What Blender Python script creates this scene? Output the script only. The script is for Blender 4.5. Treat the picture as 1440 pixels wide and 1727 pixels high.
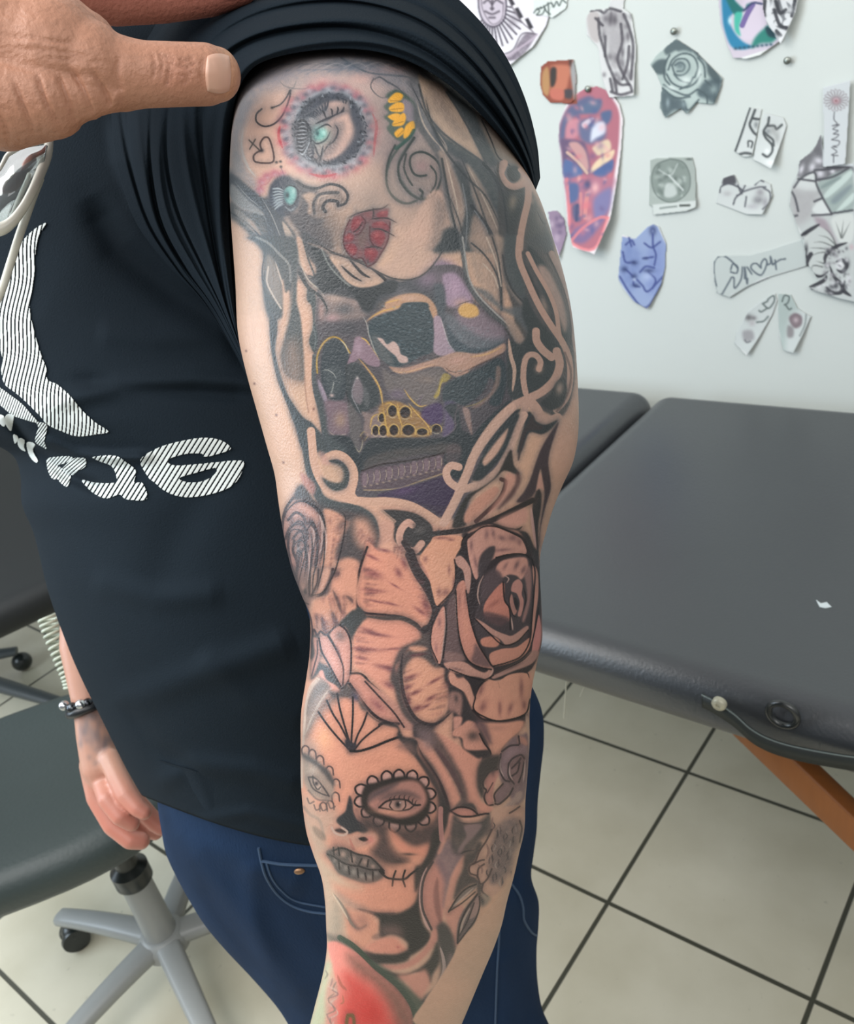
import bpy, bmesh, math, random
import numpy as np
from mathutils import Vector, Matrix
random.seed(3)
for o in list(bpy.data.objects): bpy.data.objects.remove(o)
SC=bpy.context.scene; COL=SC.collection
# ------------------------------------------------------------ camera (hand held phone at eye level of a standing person)
FPX=1473.6; PITCH=math.radians(27.805); ROLL=math.radians(-11.963); CAMH=1.45
fw=np.array([0,math.cos(PITCH),-math.sin(PITCH)]); rt=np.array([1.,0,0]); up=np.cross(rt,fw)
r2=math.cos(ROLL)*rt+math.sin(ROLL)*up; u2=-math.sin(ROLL)*rt+math.cos(ROLL)*up; CP=np.array([0,0,CAMH])
cd=bpy.data.cameras.new('camera'); cam=bpy.data.objects.new('camera',cd); COL.objects.link(cam)
cam.matrix_world=Matrix([[r2[i],u2[i],-fw[i],CP[i]] for i in range(3)]+[[0,0,0,1]])
cd.sensor_fit='VERTICAL'; cd.sensor_height=36; cd.sensor_width=36; cd.lens=FPX/1727*36; cd.clip_start=.02
cd.dof.use_dof=True; cd.dof.focus_distance=.42; cd.dof.aperture_fstop=22
SC.camera=cam
# ------------------------------------------------------------ light
W=bpy.data.worlds.new('room_light'); SC.world=W; W.use_nodes=True
bg=W.node_tree.nodes['Background']; bg.inputs[1].default_value=.80
_N=W.node_tree.nodes; _K=W.node_tree.links; _t=_N.new('ShaderNodeTexCoord'); _s=_N.new('ShaderNodeSeparateXYZ'); _r=_N.new('ShaderNodeValToRGB'); _m=_N.new('ShaderNodeMapRange')
_K.new(_t.outputs['Generated'],_s.inputs[0]); _m.inputs['From Min'].default_value=-1; _K.new(_s.outputs[2],_m.inputs[0]); _K.new(_m.outputs[0],_r.inputs[0]); _K.new(_r.outputs[0],bg.inputs[0])
_r.color_ramp.elements[0].position=.42; _r.color_ramp.elements[0].color=(.16,.17,.18,1); _r.color_ramp.elements[1].position=.78; _r.color_ramp.elements[1].color=(.98,1,1,1)
def area(name,loc,target,sx,sy,power,col):
    l=bpy.data.lights.new(name,'AREA'); l.shape='RECTANGLE'; l.size=sx; l.size_y=sy; l.energy=power; l.color=col
    o=bpy.data.objects.new(name,l); COL.objects.link(o); o.location=loc
    o.rotation_euler=(Vector(target)-Vector(loc)).to_track_quat('-Z','Y').to_euler(); return o
area('window_light',(-2.4,1.0,1.5),(-.1,.6,1.05),1.2,1.4,42,(.72,.87,1))
area('ceiling_light',(-1.25,.3,2.5),(.1,.8,.7),1.9,1.2,52,(1,.99,.97))
area('fill_light',(.25,-1.0,2.25),(.05,.5,1.2),1.6,1.0,15,(1,.98,.95))  # added fill from the camera side, brightens shoulder top and sleeve; no doorway modelled
SC.view_settings.view_transform='Standard'; SC.view_settings.look='None'; SC.view_settings.exposure=-0.1; SC.view_settings.gamma=1
# ------------------------------------------------------------ helpers
TH=math.radians(-43.2); E1=np.array([math.cos(TH),math.sin(TH),0]); E2=np.array([-math.sin(TH),math.cos(TH),0]); EZ=np.array([0,0,1.])
def ray(x,y):
    x=np.asarray(x,float);y=np.asarray(y,float)
    return ((x-720)/FPX)[...,None]*r2-((y-863.5)/FPX)[...,None]*u2+fw
def P(x,y,d): return CP+ray(x,y)*np.asarray(d,float)[...,None]       # a point at distance d along the view axis
def on_z(x,y,z): v=ray(x,y); return CP+v*((z-CAMH)/v[...,2:3])
def on_e2(x,y,v): r=ray(x,y); return CP+r*((v-CP@E2)/(r@E2))[...,None]
def room(a,b,z): return E1*a+E2*b+EZ*z
def lin(c): c=np.asarray(c,float); return np.where(c<=.04045,c/12.92,((c+.055)/1.055)**2.4)
def hx(h): return tuple(lin([int(h[i:i+2],16)/255 for i in (0,2,4)]))
def mat(name,col='808080',rough=.5,attr=None,bump=0,bscale=200,spec=.5,metal=0,nvar=0,nscale=8,trans=0,coat=0,gain=1,sheen=0,alpha=1,stretch=None):
    m=bpy.data.materials.new(name); m.use_nodes=True; N=m.node_tree.nodes; K=m.node_tree.links; b=N['Principled BSDF']
    b.inputs['Roughness'].default_value=rough; b.inputs['Metallic'].default_value=metal
    b.inputs['Specular IOR Level'].default_value=spec; b.inputs['Transmission Weight'].default_value=trans; b.inputs['Coat Weight'].default_value=coat
    b.inputs['Sheen Weight'].default_value=sheen; b.inputs['Alpha'].default_value=alpha
    tc=N.new('ShaderNodeTexCoord'); mp=N.new('ShaderNodeMapping'); K.new(tc.outputs['Object'],mp.inputs[0])
    if stretch: mp.inputs['Scale'].default_value=stretch
    if attr:
        a=N.new('ShaderNodeAttribute'); a.attribute_name=attr; src=a.outputs['Color']
    else:
        c=N.new('ShaderNodeRGB'); c.outputs[0].default_value=(*hx(col),1); src=c.outputs[0]
    n=N.new('ShaderNodeTexNoise'); n.inputs['Scale'].default_value=nscale; n.inputs['Detail'].default_value=5; K.new(mp.outputs[0],n.inputs['Vector'])
    mx=N.new('ShaderNodeMix'); mx.data_type='RGBA'; mx.blend_type='MULTIPLY'; mx.inputs['Factor'].default_value=1
    mr=N.new('ShaderNodeMapRange'); mr.inputs['To Min'].default_value=gain*(1-nvar); mr.inputs['To Max'].default_value=gain*(1+nvar); K.new(n.outputs[0],mr.inputs[0])
    K.new(src,mx.inputs['A']); K.new(mr.outputs[0],mx.inputs['B']); K.new(mx.outputs['Result'],b.inputs['Base Color'])
    if bump:
        n2=N.new('ShaderNodeTexNoise'); n2.inputs['Scale'].default_value=bscale; n2.inputs['Detail'].default_value=4; K.new(mp.outputs[0],n2.inputs['Vector'])
        bp=N.new('ShaderNodeBump'); bp.inputs['Distance'].default_value=bump; bp.inputs['Strength'].default_value=1; K.new(n2.outputs[0],bp.inputs['Height']); K.new(bp.outputs[0],b.inputs['Normal'])
    return m
def tag(o,label=None,cat=None,group=None,kind=None):
    for k,v in (('label',label),('category',cat),('group',group),('kind',kind)):
        if v: o[k]=v
    return o
def thing(name,loc,label,cat,group=None):
    o=bpy.data.objects.new(name,None); COL.objects.link(o); o.location=[float(q) for q in loc]; o.empty_display_size=.05; return tag(o,label,cat,group)
def org(p):
    v=np.zeros(3)
    while p is not None: v=v+np.array(p.location); p=p.parent
    return v
def npmesh(name,V,Q,m,parent=None,col=None,smooth=True,label=None):
    """one mesh object from world space points; stored relative to its parent"""
    V=np.asarray(V,float)-org(parent); me=bpy.data.meshes.new(name)
    Q=np.asarray(Q,np.int32); n=len(Q); k=Q.shape[1]
    me.vertices.add(len(V)); me.vertices.foreach_set('co',V.astype(np.float32).ravel())
    me.loops.add(n*k); me.loops.foreach_set('vertex_index',Q.ravel())
    me.polygons.add(n); me.polygons.foreach_set('loop_start',np.arange(n,dtype=np.int32)*k)
    me.update(calc_edges=True)
    if smooth: me.polygons.foreach_set('use_smooth',np.ones(n,bool))
    if col is not None:
        a=me.color_attributes.new('Col','FLOAT_COLOR','POINT'); c=np.ones((len(V),4),np.float32); c[:,:3]=lin(np.clip(col,0,1)); a.data.foreach_set('color',c.ravel())
    me.materials.append(m); o=bpy.data.objects.new(name,me); COL.objects.link(o); o.parent=parent
    if label: o['label']=label
    return o
def grid(nr,nc,wrap=False):
    i=np.arange(nr-1)[:,None]; j=np.arange(nc if wrap else nc-1)[None]; j2=(j+1)%nc
    return np.stack([i*nc+j,i*nc+j2,(i+1)*nc+j2,(i+1)*nc+j],-1).reshape(-1,4)
class MB:
    """collects shapes in world space, then becomes ONE mesh object"""
    def __init__(s): s.bm=bmesh.new()
    def _add(s,t,M=None):
        me=bpy.data.meshes.new('t'); t.to_mesh(me); t.free()
        if M is not None: me.transform(M)
        s.bm.from_mesh(me); bpy.data.meshes.remove(me); return s
    def box(s,M,sx,sy,sz,bev=0,seg=3):
        t=bmesh.new(); bmesh.ops.create_cube(t,size=1); bmesh.ops.scale(t,vec=(sx,sy,sz),verts=t.verts)
        if bev: bmesh.ops.bevel(t,geom=list(t.edges),offset=bev,segments=seg,profile=.5,affect='EDGES')
        return s._add(t,M)
    def tube(s,pts,rad,seg=10,closed=False,caps=True,flat=1):
        p=np.array(pts,float); n=len(p); R=rad if hasattr(rad,'__len__') else [rad]*n
        T=np.gradient(p,axis=0) if not closed else np.roll(p,-1,0)-np.roll(p,1,0)
        T/=np.linalg.norm(T,axis=1)[:,None]+1e-12
        ref=np.array([0,0,1.]) if abs(T[0][2])<.9 else np.array([1.,0,0]); a=np.cross(T[0],ref); a/=np.linalg.norm(a)
        t=bmesh.new(); rings=[]
        for i in range(n):
            a=a-T[i]*(a@T[i]); a/=np.linalg.norm(a); b=np.cross(T[i],a)
            rings.append([t.verts.new(p[i]+R[i]*(math.cos(q)*a+flat*math.sin(q)*b)) for q in np.arange(seg)*2*math.pi/seg])
        for i in range(n if closed else n-1):
            A,B=rings[i],rings[(i+1)%n]
            for j in range(seg): t.faces.new((A[j],A[(j+1)%seg],B[(j+1)%seg],B[j]))
        if caps and not closed: t.faces.new(rings[0][::-1]); t.faces.new(rings[-1])
        return s._add(t)
    def lathe(s,prof,M=None,seg=32):
        t=bmesh.new(); R=[]
        for r,z in prof: R.append([t.verts.new((r*math.cos(q),r*math.sin(q),z)) for q in np.arange(seg)*2*math.pi/seg])
        for i in range(len(R)-1):
            for j in range(seg): t.faces.new((R[i][j],R[i][(j+1)%seg],R[i+1][(j+1)%seg],R[i+1][j]))
        t.faces.new(R[0][::-1]); t.faces.new(R[-1]); return s._add(t,M)
    def ball(s,c,r,sc=(1,1,1),seg=16):
        t=bmesh.new(); bmesh.ops.create_uvsphere(t,u_segments=seg,v_segments=seg//2+2,radius=r); return s._add(t,Matrix.Translation(Vector([float(q) for q in c]))@Matrix.Diagonal((*sc,1)))
    def build(s,name,m,parent=None,smooth=True,label=None):
        bmesh.ops.recalc_face_normals(s.bm,faces=s.bm.faces)
        me=bpy.data.meshes.new(name); s.bm.to_mesh(me); s.bm.free(); me.transform(Matrix.Translation(Vector([-float(q) for q in org(parent)])))
        me.polygons.foreach_set('use_smooth',[smooth]*len(me.polygons)); me.materials.append(m)
        o=bpy.data.objects.new(name,me); COL.objects.link(o); o.parent=parent
        if label: o['label']=label
        if smooth: me.set_sharp_from_angle(angle=math.radians(50))
        return o
def frame(o,x,y,z): return Matrix([[x[i],y[i],z[i],o[i]] for i in range(3)]+[[0,0,0,1]])
def cr(keys,q):
    """smooth interpolation of rows of key values (first column is the parameter)"""
    k=np.array(keys,float); q=np.asarray(q,float); x=k[:,0]; i=np.clip(np.searchsorted(x,q,'right')-1,0,len(x)-2)
    h=x[i+1]-x[i]; t=np.clip((q-x[i])/h,0,1)[...,None]; Y=k[:,1:]
    m=np.zeros_like(Y); m[1:-1]=(Y[2:]-Y[:-2])/(x[2:]-x[:-2])[:,None]; m[0]=(Y[1]-Y[0])/(x[1]-x[0]); m[-1]=(Y[-1]-Y[-2])/(x[-1]-x[-2])
    h=h[...,None]; a,b,c,d=Y[i],Y[i+1],m[i]*h,m[i+1]*h
    return (2*t**3-3*t**2+1)*a+(t**3-2*t**2+t)*c+(-2*t**3+3*t**2)*b+(t**3-t**2)*d
def pdist(x,y,pts):
    p=np.array([[float(q) for q in w.split(',')] for w in pts.split()]) if isinstance(pts,str) else np.array(pts,float)
    best=np.full(x.shape,1e9); U=np.zeros(x.shape); sg=np.zeros(x.shape); n=len(p)-1
    for i in range(n):
        d=p[i+1]-p[i]; L=d@d; t=np.clip(((x-p[i,0])*d[0]+(y-p[i,1])*d[1])/L,0,1)
        dx=x-p[i,0]-t*d[0]; dy=y-p[i,1]-t*d[1]; q=np.hypot(dx,dy); k=q<best
        best=np.where(k,q,best); U=np.where(k,(i+t)/n,U); sg=np.where(k,np.sign(d[0]*dy-d[1]*dx),sg)
    return best,U,sg
def inside(x,y,poly):
    p=[[float(q) for q in w.split(',')] for w in poly.split()] if isinstance(poly,str) else poly
    r=np.zeros(x.shape,bool); n=len(p)
    for i in range(n):
        ax,ay=p[i];bx,by=p[(i+1)%n]
        if ay!=by: r^=((ay>y)!=(by>y))&(x<(bx-ax)*(y-ay)/(by-ay)+ax)
    return r
def flesh(chains,vox=.0016,smooth=3):
    """organic solid grown round joint chains [(point,radius),...]; returns verts, quads"""
    b=MB()
    for ch in chains:
        for i,(c,r) in enumerate(ch):
            b.ball(c,r,seg=20)
            if i:
                c0,r0=ch[i-1]; n=9; c0=np.array(c0);c1=np.array(c)
                b.tube([c0+(c1-c0)*k/n for k in range(n+1)],[r0+(r-r0)*k/n for k in range(n+1)],20)
    o=b.build('flesh_tmp',None) if False else None
    me=bpy.data.meshes.new('tmp'); b.bm.to_mesh(me); b.bm.free(); o=bpy.data.objects.new('tmp',me); COL.objects.link(o)
    r=o.modifiers.new('r','REMESH'); r.mode='VOXEL'; r.voxel_size=vox
    s=o.modifiers.new('s','SMOOTH'); s.factor=.5; s.iterations=smooth
    ev=o.evaluated_get(bpy.context.evaluated_depsgraph_get()); m2=bpy.data.meshes.new_from_object(ev)
    V=np.zeros(len(m2.vertices)*3,np.float32); m2.vertices.foreach_get('co',V); Q=np.array([list(p.vertices) for p in m2.polygons if len(p.vertices)==4],np.int32)
    bpy.data.objects.remove(o); return V.reshape(-1,3).astype(float),Q
class Canvas:
    """a chart of pigment colours laid over a surface (design units, later read per mesh vertex)"""
    def __init__(s,x0,y0,w,h,k=1.5,col='c8a08c'):
        s.x0,s.y0,s.k=x0,y0,k; s.W=int(w*k); s.H=int(h*k)
        s.a=np.empty((s.H,s.W,3),np.float32); s.a[:]=s.c(col); s.v=(0,0,1.)
        r=np.random.RandomState(5); s.n=s.noise(r,6)*.6+s.noise(r,2)*.4; s.big=s.noise(r,40)
    halo=0; hr=5.
    def noise(s,r,cell):
        h=int(s.H/s.k/cell)+3; w=int(s.W/s.k/cell)+3; g=r.rand(h,w).astype(np.float32)
        yy=np.arange(s.H)/s.k/cell; xx=np.arange(s.W)/s.k/cell
        yi=yy.astype(int); xi=xx.astype(int); fy=(yy-yi)[:,None]; fx=(xx-xi)[None]
        fy=fy*fy*(3-2*fy); fx=fx*fx*(3-2*fx)
        a=g[yi][:,xi];b=g[yi][:,xi+1];c=g[yi+1][:,xi];d=g[yi+1][:,xi+1]
        return ((a*(1-fx)+b*fx)*(1-fy)+(c*(1-fx)+d*fx)*fy).astype(np.float32)
    def c(s,h): return np.array([int(h[i:i+2],16)/255 for i in (0,2,4)],np.float32)
    def view(s,x,y,z): s.v=(x,y,float(z))
    def pts(s,t):
        p=np.array([[float(q) for q in w.split(',')] for w in t.split()]) if isinstance(t,str) else np.array(t,float)
        q=p.copy(); q[:,:2]=p[:,:2]/s.v[2]+np.array(s.v[:2]); return q
    def spl(s,p,closed,m):
        n=len(p)
        if n<3 and not closed: return p
        if closed: q=np.vstack([p[-1:],p,p[:2]]);N=n
        else: q=np.vstack([2*p[:1]-p[1:2],p,2*p[-1:]-p[-2:-1]]);N=n-1
        t=np.arange(m)[:,None]/m; o=[]
        for i in range(N):
            a,b,c,d=q[i:i+4]
            o.append(.5*((2*b)+(-a+c)*t+(2*a-5*b+4*c-d)*t*t+(-a+3*b-3*c+d)*t**3))
        if not closed: o.append(p[-1:])
        return np.vstack(o)
    def box(s,p,pad):
        x0=int(max(0,(p[:,0].min()-pad-s.x0)*s.k)); x1=int(min(s.W,(p[:,0].max()+pad-s.x0)*s.k+2))
        y0=int(max(0,(p[:,1].min()-pad-s.y0)*s.k)); y1=int(min(s.H,(p[:,1].max()+pad-s.y0)*s.k+2))
        if x1<=x0 or y1<=y0: return None
        X=(np.arange(x0,x1)/s.k+s.x0).astype(np.float32)[None]; Y=(np.arange(y0,y1)/s.k+s.y0).astype(np.float32)[:,None]
        return (slice(y0,y1),slice(x0,x1)),X,Y
    def mix(s,sl,al,col,nz):
        if nz: al=al*np.clip(1-nz*(s.n[sl]*1.6-.3),0,1)
        s.a[sl]=s.a[sl]*(1-al[...,None])+s.c(col)*al[...,None]
    def dist(s,X,Y,p,wid=None):
        best=np.full((Y.shape[0],X.shape[1]),1e9,np.float32); W=np.zeros_like(best)
        for i in range(len(p)-1):
            ax,ay=p[i,:2];bx,by=p[i+1,:2];dx,dy=bx-ax,by-ay;L=dx*dx+dy*dy+1e-9
            t=np.clip(((X-ax)*dx+(Y-ay)*dy)/L,0,1)
            d=np.hypot(X-ax-t*dx,Y-ay-t*dy)
            if wid is not None: w=wid[i]+(wid[i+1]-wid[i])*t; d=d-w; 
            np.minimum(best,d,out=best)
        return best
    def F(s,col,t,soft=1.2,a=1,nz=0,sm=1):
        p=s.pts(t)[:,:2]; q=s.spl(p,True,4) if sm else p
        b=s.box(q,soft+1+s.hr*1.6)
        if b is None:return
        sl,X,Y=b; q2=np.vstack([q,q[:1]]); ins=np.zeros((Y.shape[0],X.shape[1]),bool)
        for i in range(len(q)):
            ax,ay=q2[i];bx,by=q2[i+1]
            if ay==by: continue
            c=((ay>Y)!=(by>Y))&(X<(bx-ax)*(Y-ay)/(by-ay)+ax); ins^=c
        d=s.dist(X,Y,q2); sd=np.where(ins,-d,d)
        al=np.clip(.5-sd/soft,0,1); al=al*al*(3-2*al)*a
        if s.halo and sum(s.c(col))<1.15 and soft<14: s.mix(sl,np.exp(-(np.maximum(sd,0)/s.hr)**2)*s.halo*a,'54474a' if p[:,1].mean()>840 else '50535a',.3)
        s.mix(sl,al,col,nz)
    def L(s,col,t,w=2,a=1,tp=0,soft=.9,nz=0,sm=1):
        """stroke; w full width in design units; tp: 1 taper both ends, 2 taper at the end, 3 at the start"""
        p=s.pts(t); q=s.spl(p[:,:2],False,5) if sm and len(p)>2 else p[:,:2]
        n=len(q); u=np.linspace(0,1,n); wd=np.full(n,w/2.)
        if tp==1: wd=wd*np.sqrt(np.clip(np.sin(np.pi*u),0,1))
        elif tp==2: wd=wd*(1-u)**.7
        elif tp==3: wd=wd*u**.7
        b=s.box(q,w/2+soft+1+s.hr*1.6)
        if b is None:return
        sl,X,Y=b; d=s.dist(X,Y,q,wd)
        if s.halo and sum(s.c(col))<1.0 and w>=2.1 and a>.7: s.mix(sl,np.exp(-(np.maximum(d,0)/s.hr)**2)*s.halo*min(1,w/4),'5c4a4a' if p[:,1].mean()>840 else '55565c',.3)
        al=np.clip(.5-d/soft,0,1); al=al*al*(3-2*al)*a
        s.mix(sl,al,col,nz)
    def G(s,col,x,y,rx,ry,a=1,ang=0,nz=0):
        z=s.v[2]; x=x/z+s.v[0]; y=y/z+s.v[1]; rx/=z; ry/=z
        m=max(rx,ry)*2.2; b=s.box(np.array([[x-m,y-m],[x+m,y+m]]),0)
        if b is None:return
        sl,X,Y=b; c,n=np.cos(np.radians(ang)),np.sin(np.radians(ang)); u=((X-x)*c+(Y-y)*n)/rx; v=(-(X-x)*n+(Y-y)*c)/ry
        s.mix(sl,np.exp(-(u*u+v*v)*1.2)*a,col,nz)
    def get(s,x,y):
        u=np.clip((x-s.x0)*s.k,0,s.W-1.001); v=np.clip((y-s.y0)*s.k,0,s.H-1.001)
        i=u.astype(int);j=v.astype(int);f=(u-i)[...,None];g=(v-j)[...,None]; A=s.a
        return (A[j,i]*(1-f)+A[j,i+1]*f)*(1-g)+(A[j+1,i]*(1-f)+A[j+1,i+1]*f)*g
import numpy as np
import math
def arm_upper(c):
    F,L,G,V=c.F,c.L,c.G,c.view
    # ---- skin ground tones
    V(0,0,1)
    F('c6a088','360,40 1000,40 1000,1800 360,1800',1,1,0,0)
    G('b09a94',640,180,300,170,.9); G('c9a48c',440,600,90,260,.8); G('c89a88',700,1000,260,200,.8)
    G('cf9078',680,1120,190,230,.85); G('d08e76',640,1400,150,170,.8); G('c4997f',830,1560,90,160,.9); G('b8937c',700,1720,200,60,.5)
    G('c09888',950,720,40,200,.7)
    # ---- shoulder veil shading (seen at the top)
    V(370,60,4)
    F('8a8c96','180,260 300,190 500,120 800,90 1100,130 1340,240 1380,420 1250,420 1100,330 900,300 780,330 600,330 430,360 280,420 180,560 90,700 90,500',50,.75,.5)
    G('dcc4bc',640,160,260,60,.6,-8); G('cfa49c',700,300,110,40,.6); G('d0a49a',950,290,110,50,.6); G('cfa098',1130,230,120,40,.7)
    F('5b6674','800,170 900,130 1060,170 1100,240 1010,250 900,230 820,230',30,.7,.7)
    for i in range(16):
        x=220+i*70; L('747a86',f'{x},{300-i*6} {x+90},{250-i*4} {x+230},{220+i*3}',2.2,.5,1,nz=.5)
    L('4c565e','820,150 900,200 1010,250 1180,270 1290,290 1370,400 1410,560 1440,640',3,.8,0,nz=.3)
    L('5b6266','400,300 450,345 560,360 620,340',2,.6,1); L('5b6266','520,300 500,350 470,370',2,.6,1)
    L('444a50','1040,300 1080,280 1130,310 1200,350 1250,400',3,.8,1); L('444a50','1040,290 1020,340 1050,390 1110,420 1190,370',2,.8)
    # face plane and left grey side
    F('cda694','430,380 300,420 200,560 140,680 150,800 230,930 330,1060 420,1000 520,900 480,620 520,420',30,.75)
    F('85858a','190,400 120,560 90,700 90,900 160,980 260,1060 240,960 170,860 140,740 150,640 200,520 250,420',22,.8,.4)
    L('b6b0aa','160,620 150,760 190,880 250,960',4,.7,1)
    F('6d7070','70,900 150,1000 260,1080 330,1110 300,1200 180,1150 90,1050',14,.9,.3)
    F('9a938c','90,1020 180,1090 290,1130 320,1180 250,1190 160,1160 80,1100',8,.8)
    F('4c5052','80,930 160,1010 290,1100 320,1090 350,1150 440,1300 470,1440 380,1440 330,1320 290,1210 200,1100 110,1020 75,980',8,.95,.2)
    F('464b4c','80,1120 170,1180 290,1200 330,1290 400,1440 300,1440 250,1400 180,1320 130,1270 75,1220',8,.9,.2)
    F('b89a86','180,1230 230,1260 280,1340 240,1330 200,1290',6,.7); L('a6a19b','290,1190 340,1300 400,1400 420,1440',4,.6,1); L('a6a19b','340,1150 390,1260 420,1340',3,.6,1)
    F('a99486','430,1200 470,1220 540,1330 590,1440 540,1440 500,1350 450,1270',8,.9,.2)
    # small face marks
    L('30343a','480,370 470,430 430,530 370,595 300,612 250,580 250,530 285,495',3,.9); L('30343a','355,487 410,465 450,420 475,370',2.4,.9)
    L('4a3c3c','285,775 275,730 300,690 330,690 352,740 368,820 355,855 300,860 240,850 230,815 250,790 285,775',3,.9)
    L('4a4440','200,705 272,775',2.4,.9); L('4a4440','242,700 204,765',2.4,.9); G('30343a',285,775,14,12,.9)
    for x,y in((385,855),(415,885),(412,850),(355,487)): G('2c2c30',x,y,10,9,1)
    L('6a6066','415,890 430,930 440,960',1.5,.7)
    # red-rimmed medallion
    import math
    for k in range(26):
        a=k/26*6.283; x=735+math.cos(a)*318; y=645+math.sin(a)*300
        G(('b04a5c','a8505c','8d5a6a')[k%3],x,y,44,36,.75 if 2<k<24 else .65,0,.3)
    F('8b8a96','735,345 900,380 1010,500 1040,660 990,810 860,910 720,925 570,900 450,800 430,640 480,480 590,390',16,.85,.35)
    for k in range(60):
        a=k/60*6.283; r=285+(k*37%11)*3; x=735+math.cos(a)*r; y=640+math.sin(a)*r*.93
        G(('454a58','9aa0a8','555b68','a8606c')[k%4],x,y,26,20,.75,0,.3)
    F('9aa2aa','730,370 860,390 960,500 985,640 950,790 850,880 720,890 600,870 520,780 500,640 530,500 620,400',8,.85,.2)
    F('343a46','740,390 850,405 940,500 970,640 935,770 840,850 720,875 610,845 535,760 510,640 540,520 630,420',8,1,.25)
    F('c8a496','730,450 840,440 880,450 890,540 920,620 915,700 860,770 790,820 700,850 640,830 590,760 560,690 590,600 640,520',10,1,.2)
    F('8d9298','640,500 720,480 740,560 690,630 600,690 560,640 570,560',14,.8,.5)
    for k in range(11):
        y=600+k*19; L('2c323e',f'520,{y} {590+k*3},{y-6+k*4} {640},{650+k*8}',4,.85,1,nz=.2); L('c0c2c4',f'530,{y+9} {590},{y+5+k*2} {630},{y+10}',2,.6,1)
    for k in range(9):
        L('2c3440',f'{560+k*22},{560-k*16} {600+k*16},{540-k*8} {650+k*8},{560-k*6}',3,.8,1)
    L('3a3c44','640,600 690,580 740,560 790,530 850,510',3,.9,1); 
    for q in ('760,540 770,500','785,530 800,490','810,520 835,485','740,545 740,515','690,660 640,720 660,790 690,830','760,700 700,790 680,850','780,590 760,690'): L('3b3a40',q,2.6,.85,1)
    for k in range(7): L('504a4e',f'{800-k*12},{590+k*34} {830-k*10},{585+k*34}',2.4,.8,1)
    G('6fa59c',672,668,62,58,1); G('3b5a5c',655,660,22,26,.9); G('9cc4bc',700,650,20,22,.8)
    F('a8a29c','650,720 700,730 700,800 670,830 640,780',6,.7)
    F('4a4e58','870,430 930,500 970,640 930,760 860,830 800,850 870,740 910,640 880,520',12,.9,.3)
    for k in range(14): L('c05a66',f'{560+k*34},{905+(k%3)*14} {580+k*34},{935-(k%2)*14}',5,.55,1)
    L('b0343f','1030,520 1060,600 1050,700 1040,820',5,.8,1,nz=.3); L('b0343f','600,930 700,950 800,930',5,.7,1,nz=.3); L('b0343f','410,600 400,680 430,770',5,.6,1,nz=.3)
    # right cheek grey shade, behind sunflower
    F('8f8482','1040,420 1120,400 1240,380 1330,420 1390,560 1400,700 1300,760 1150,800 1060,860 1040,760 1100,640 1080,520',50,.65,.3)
    V(370,60,2.3607)
    G('867672',640,330,60,110,.6); G('6f6466',690,470,60,70,.6); G('7b6d69',800,600,120,130,.75); G('655b59',880,700,44,120,.8,15); G('84746e',620,650,130,60,.6); G('6f625c',420,740,120,80,.75,20); G('86766f',780,720,130,70,.5); G('84736c',660,560,60,60,.5)
    G('b59a8c',560,620,60,40,.4); G('bf9f8e',770,820,110,70,.6,-30); G('8e8078',600,760,60,140,.25)
    G('90909a',180,170,110,40,.6,-20); G('8f8f98',330,110,130,40,.5,-8); G('6f7884',500,110,120,30,.6,8); G('7d8088',690,160,90,40,.6,20); G('8a8a90',790,190,40,80,.6)
    G('8a8a8e',90,300,26,110,.7,12); G('8a8888',70,500,30,90,.7); G('a29a98',300,200,60,40,.3)
    for i in range(22): L(('56606c','d8ccc8')[i%3==0],f'{150+i*28},{150-i*1.5} {200+i*29},{118-i*.8} {255+i*28},{112+i*1.2}',2.2,.4,1,nz=.5)
    L('9c4a56','210,560 190,590 165,600 160,640',2,.4)
    V(370,60,4)
    # sunflower
    F('46584f','1185,365 1250,390 1330,470 1330,620 1290,690 1240,720 1180,690 1130,630 1145,590 1110,550 1140,520 1110,480 1140,440 1125,400',5,.8)
    F('8d7f88','1235,430 1290,450 1325,510 1320,580 1260,570 1235,520',6,1,.3)
    for q in ('1140,430 1190,385 1238,400 1218,440 1150,455','1145,485 1200,450 1242,462 1236,512 1160,512','1135,548 1180,525 1218,532 1185,575','1165,600 1190,560 1240,522 1258,552 1240,602 1185,612','1180,655 1230,618 1245,655 1200,688','1242,692 1255,610 1308,575 1318,620 1285,672'):
        F('dca038',q,3); 
    for q in ('1150,440 1215,440','1155,500 1236,490','1170,600 1240,580','1200,680 1240,640'): L('8a6a30',q,1.5,.7)
    L('33443e','1250,720 1200,770 1150,850 1125,950 1140,1040 1190,1100 1260,1132 1330,1115',4,.95)
    L('33443e','1310,690 1260,760 1210,850 1215,950 1270,1040 1340,1095 1420,1095',4,.95)
    V(640,60,4)
    F('857b78','200,720 300,700 380,780 420,900 410,1020 340,1100 200,1120 90,1080 60,960 90,820',30,.55,.2)
    G('97787a',285,880,60,50,.6)
    L('38403f','105,740 60,840 45,960 70,1060 130,1120 200,1132 270,1100',3.6,.95); L('38403f','235,690 170,790 128,880 140,980 210,1070 290,1105 360,1080 405,1000 415,920 390,850 330,800 270,785 215,810 205,870 230,930 270,948 315,943',3.8,.95)
    L('38403f','180,800 165,890 190,960 220,1010',3.2,.9); L('38403f','345,880 380,930 378,1000 345,1060',3,.9); L('38403f','272,1040 290,1060 280,1095',4.5,.9)
    L('2c5048','230,640 200,690 140,740 110,760',6,.7)
    # ---- eye by the left edge, mustache scroll
    V(370,60,4)
    for q in ((275,1040),(285,985),(320,950),(370,930),(420,935)): G('a65a6c',q[0],q[1],34,30,.8); G('b9969a',q[0]+6,q[1]+8,16,13,.8)
    F('39424e','345,1010 400,955 470,950 520,1000 545,1090 520,1170 460,1210 400,1240 350,1200 330,1110',8,1,.1)
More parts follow.
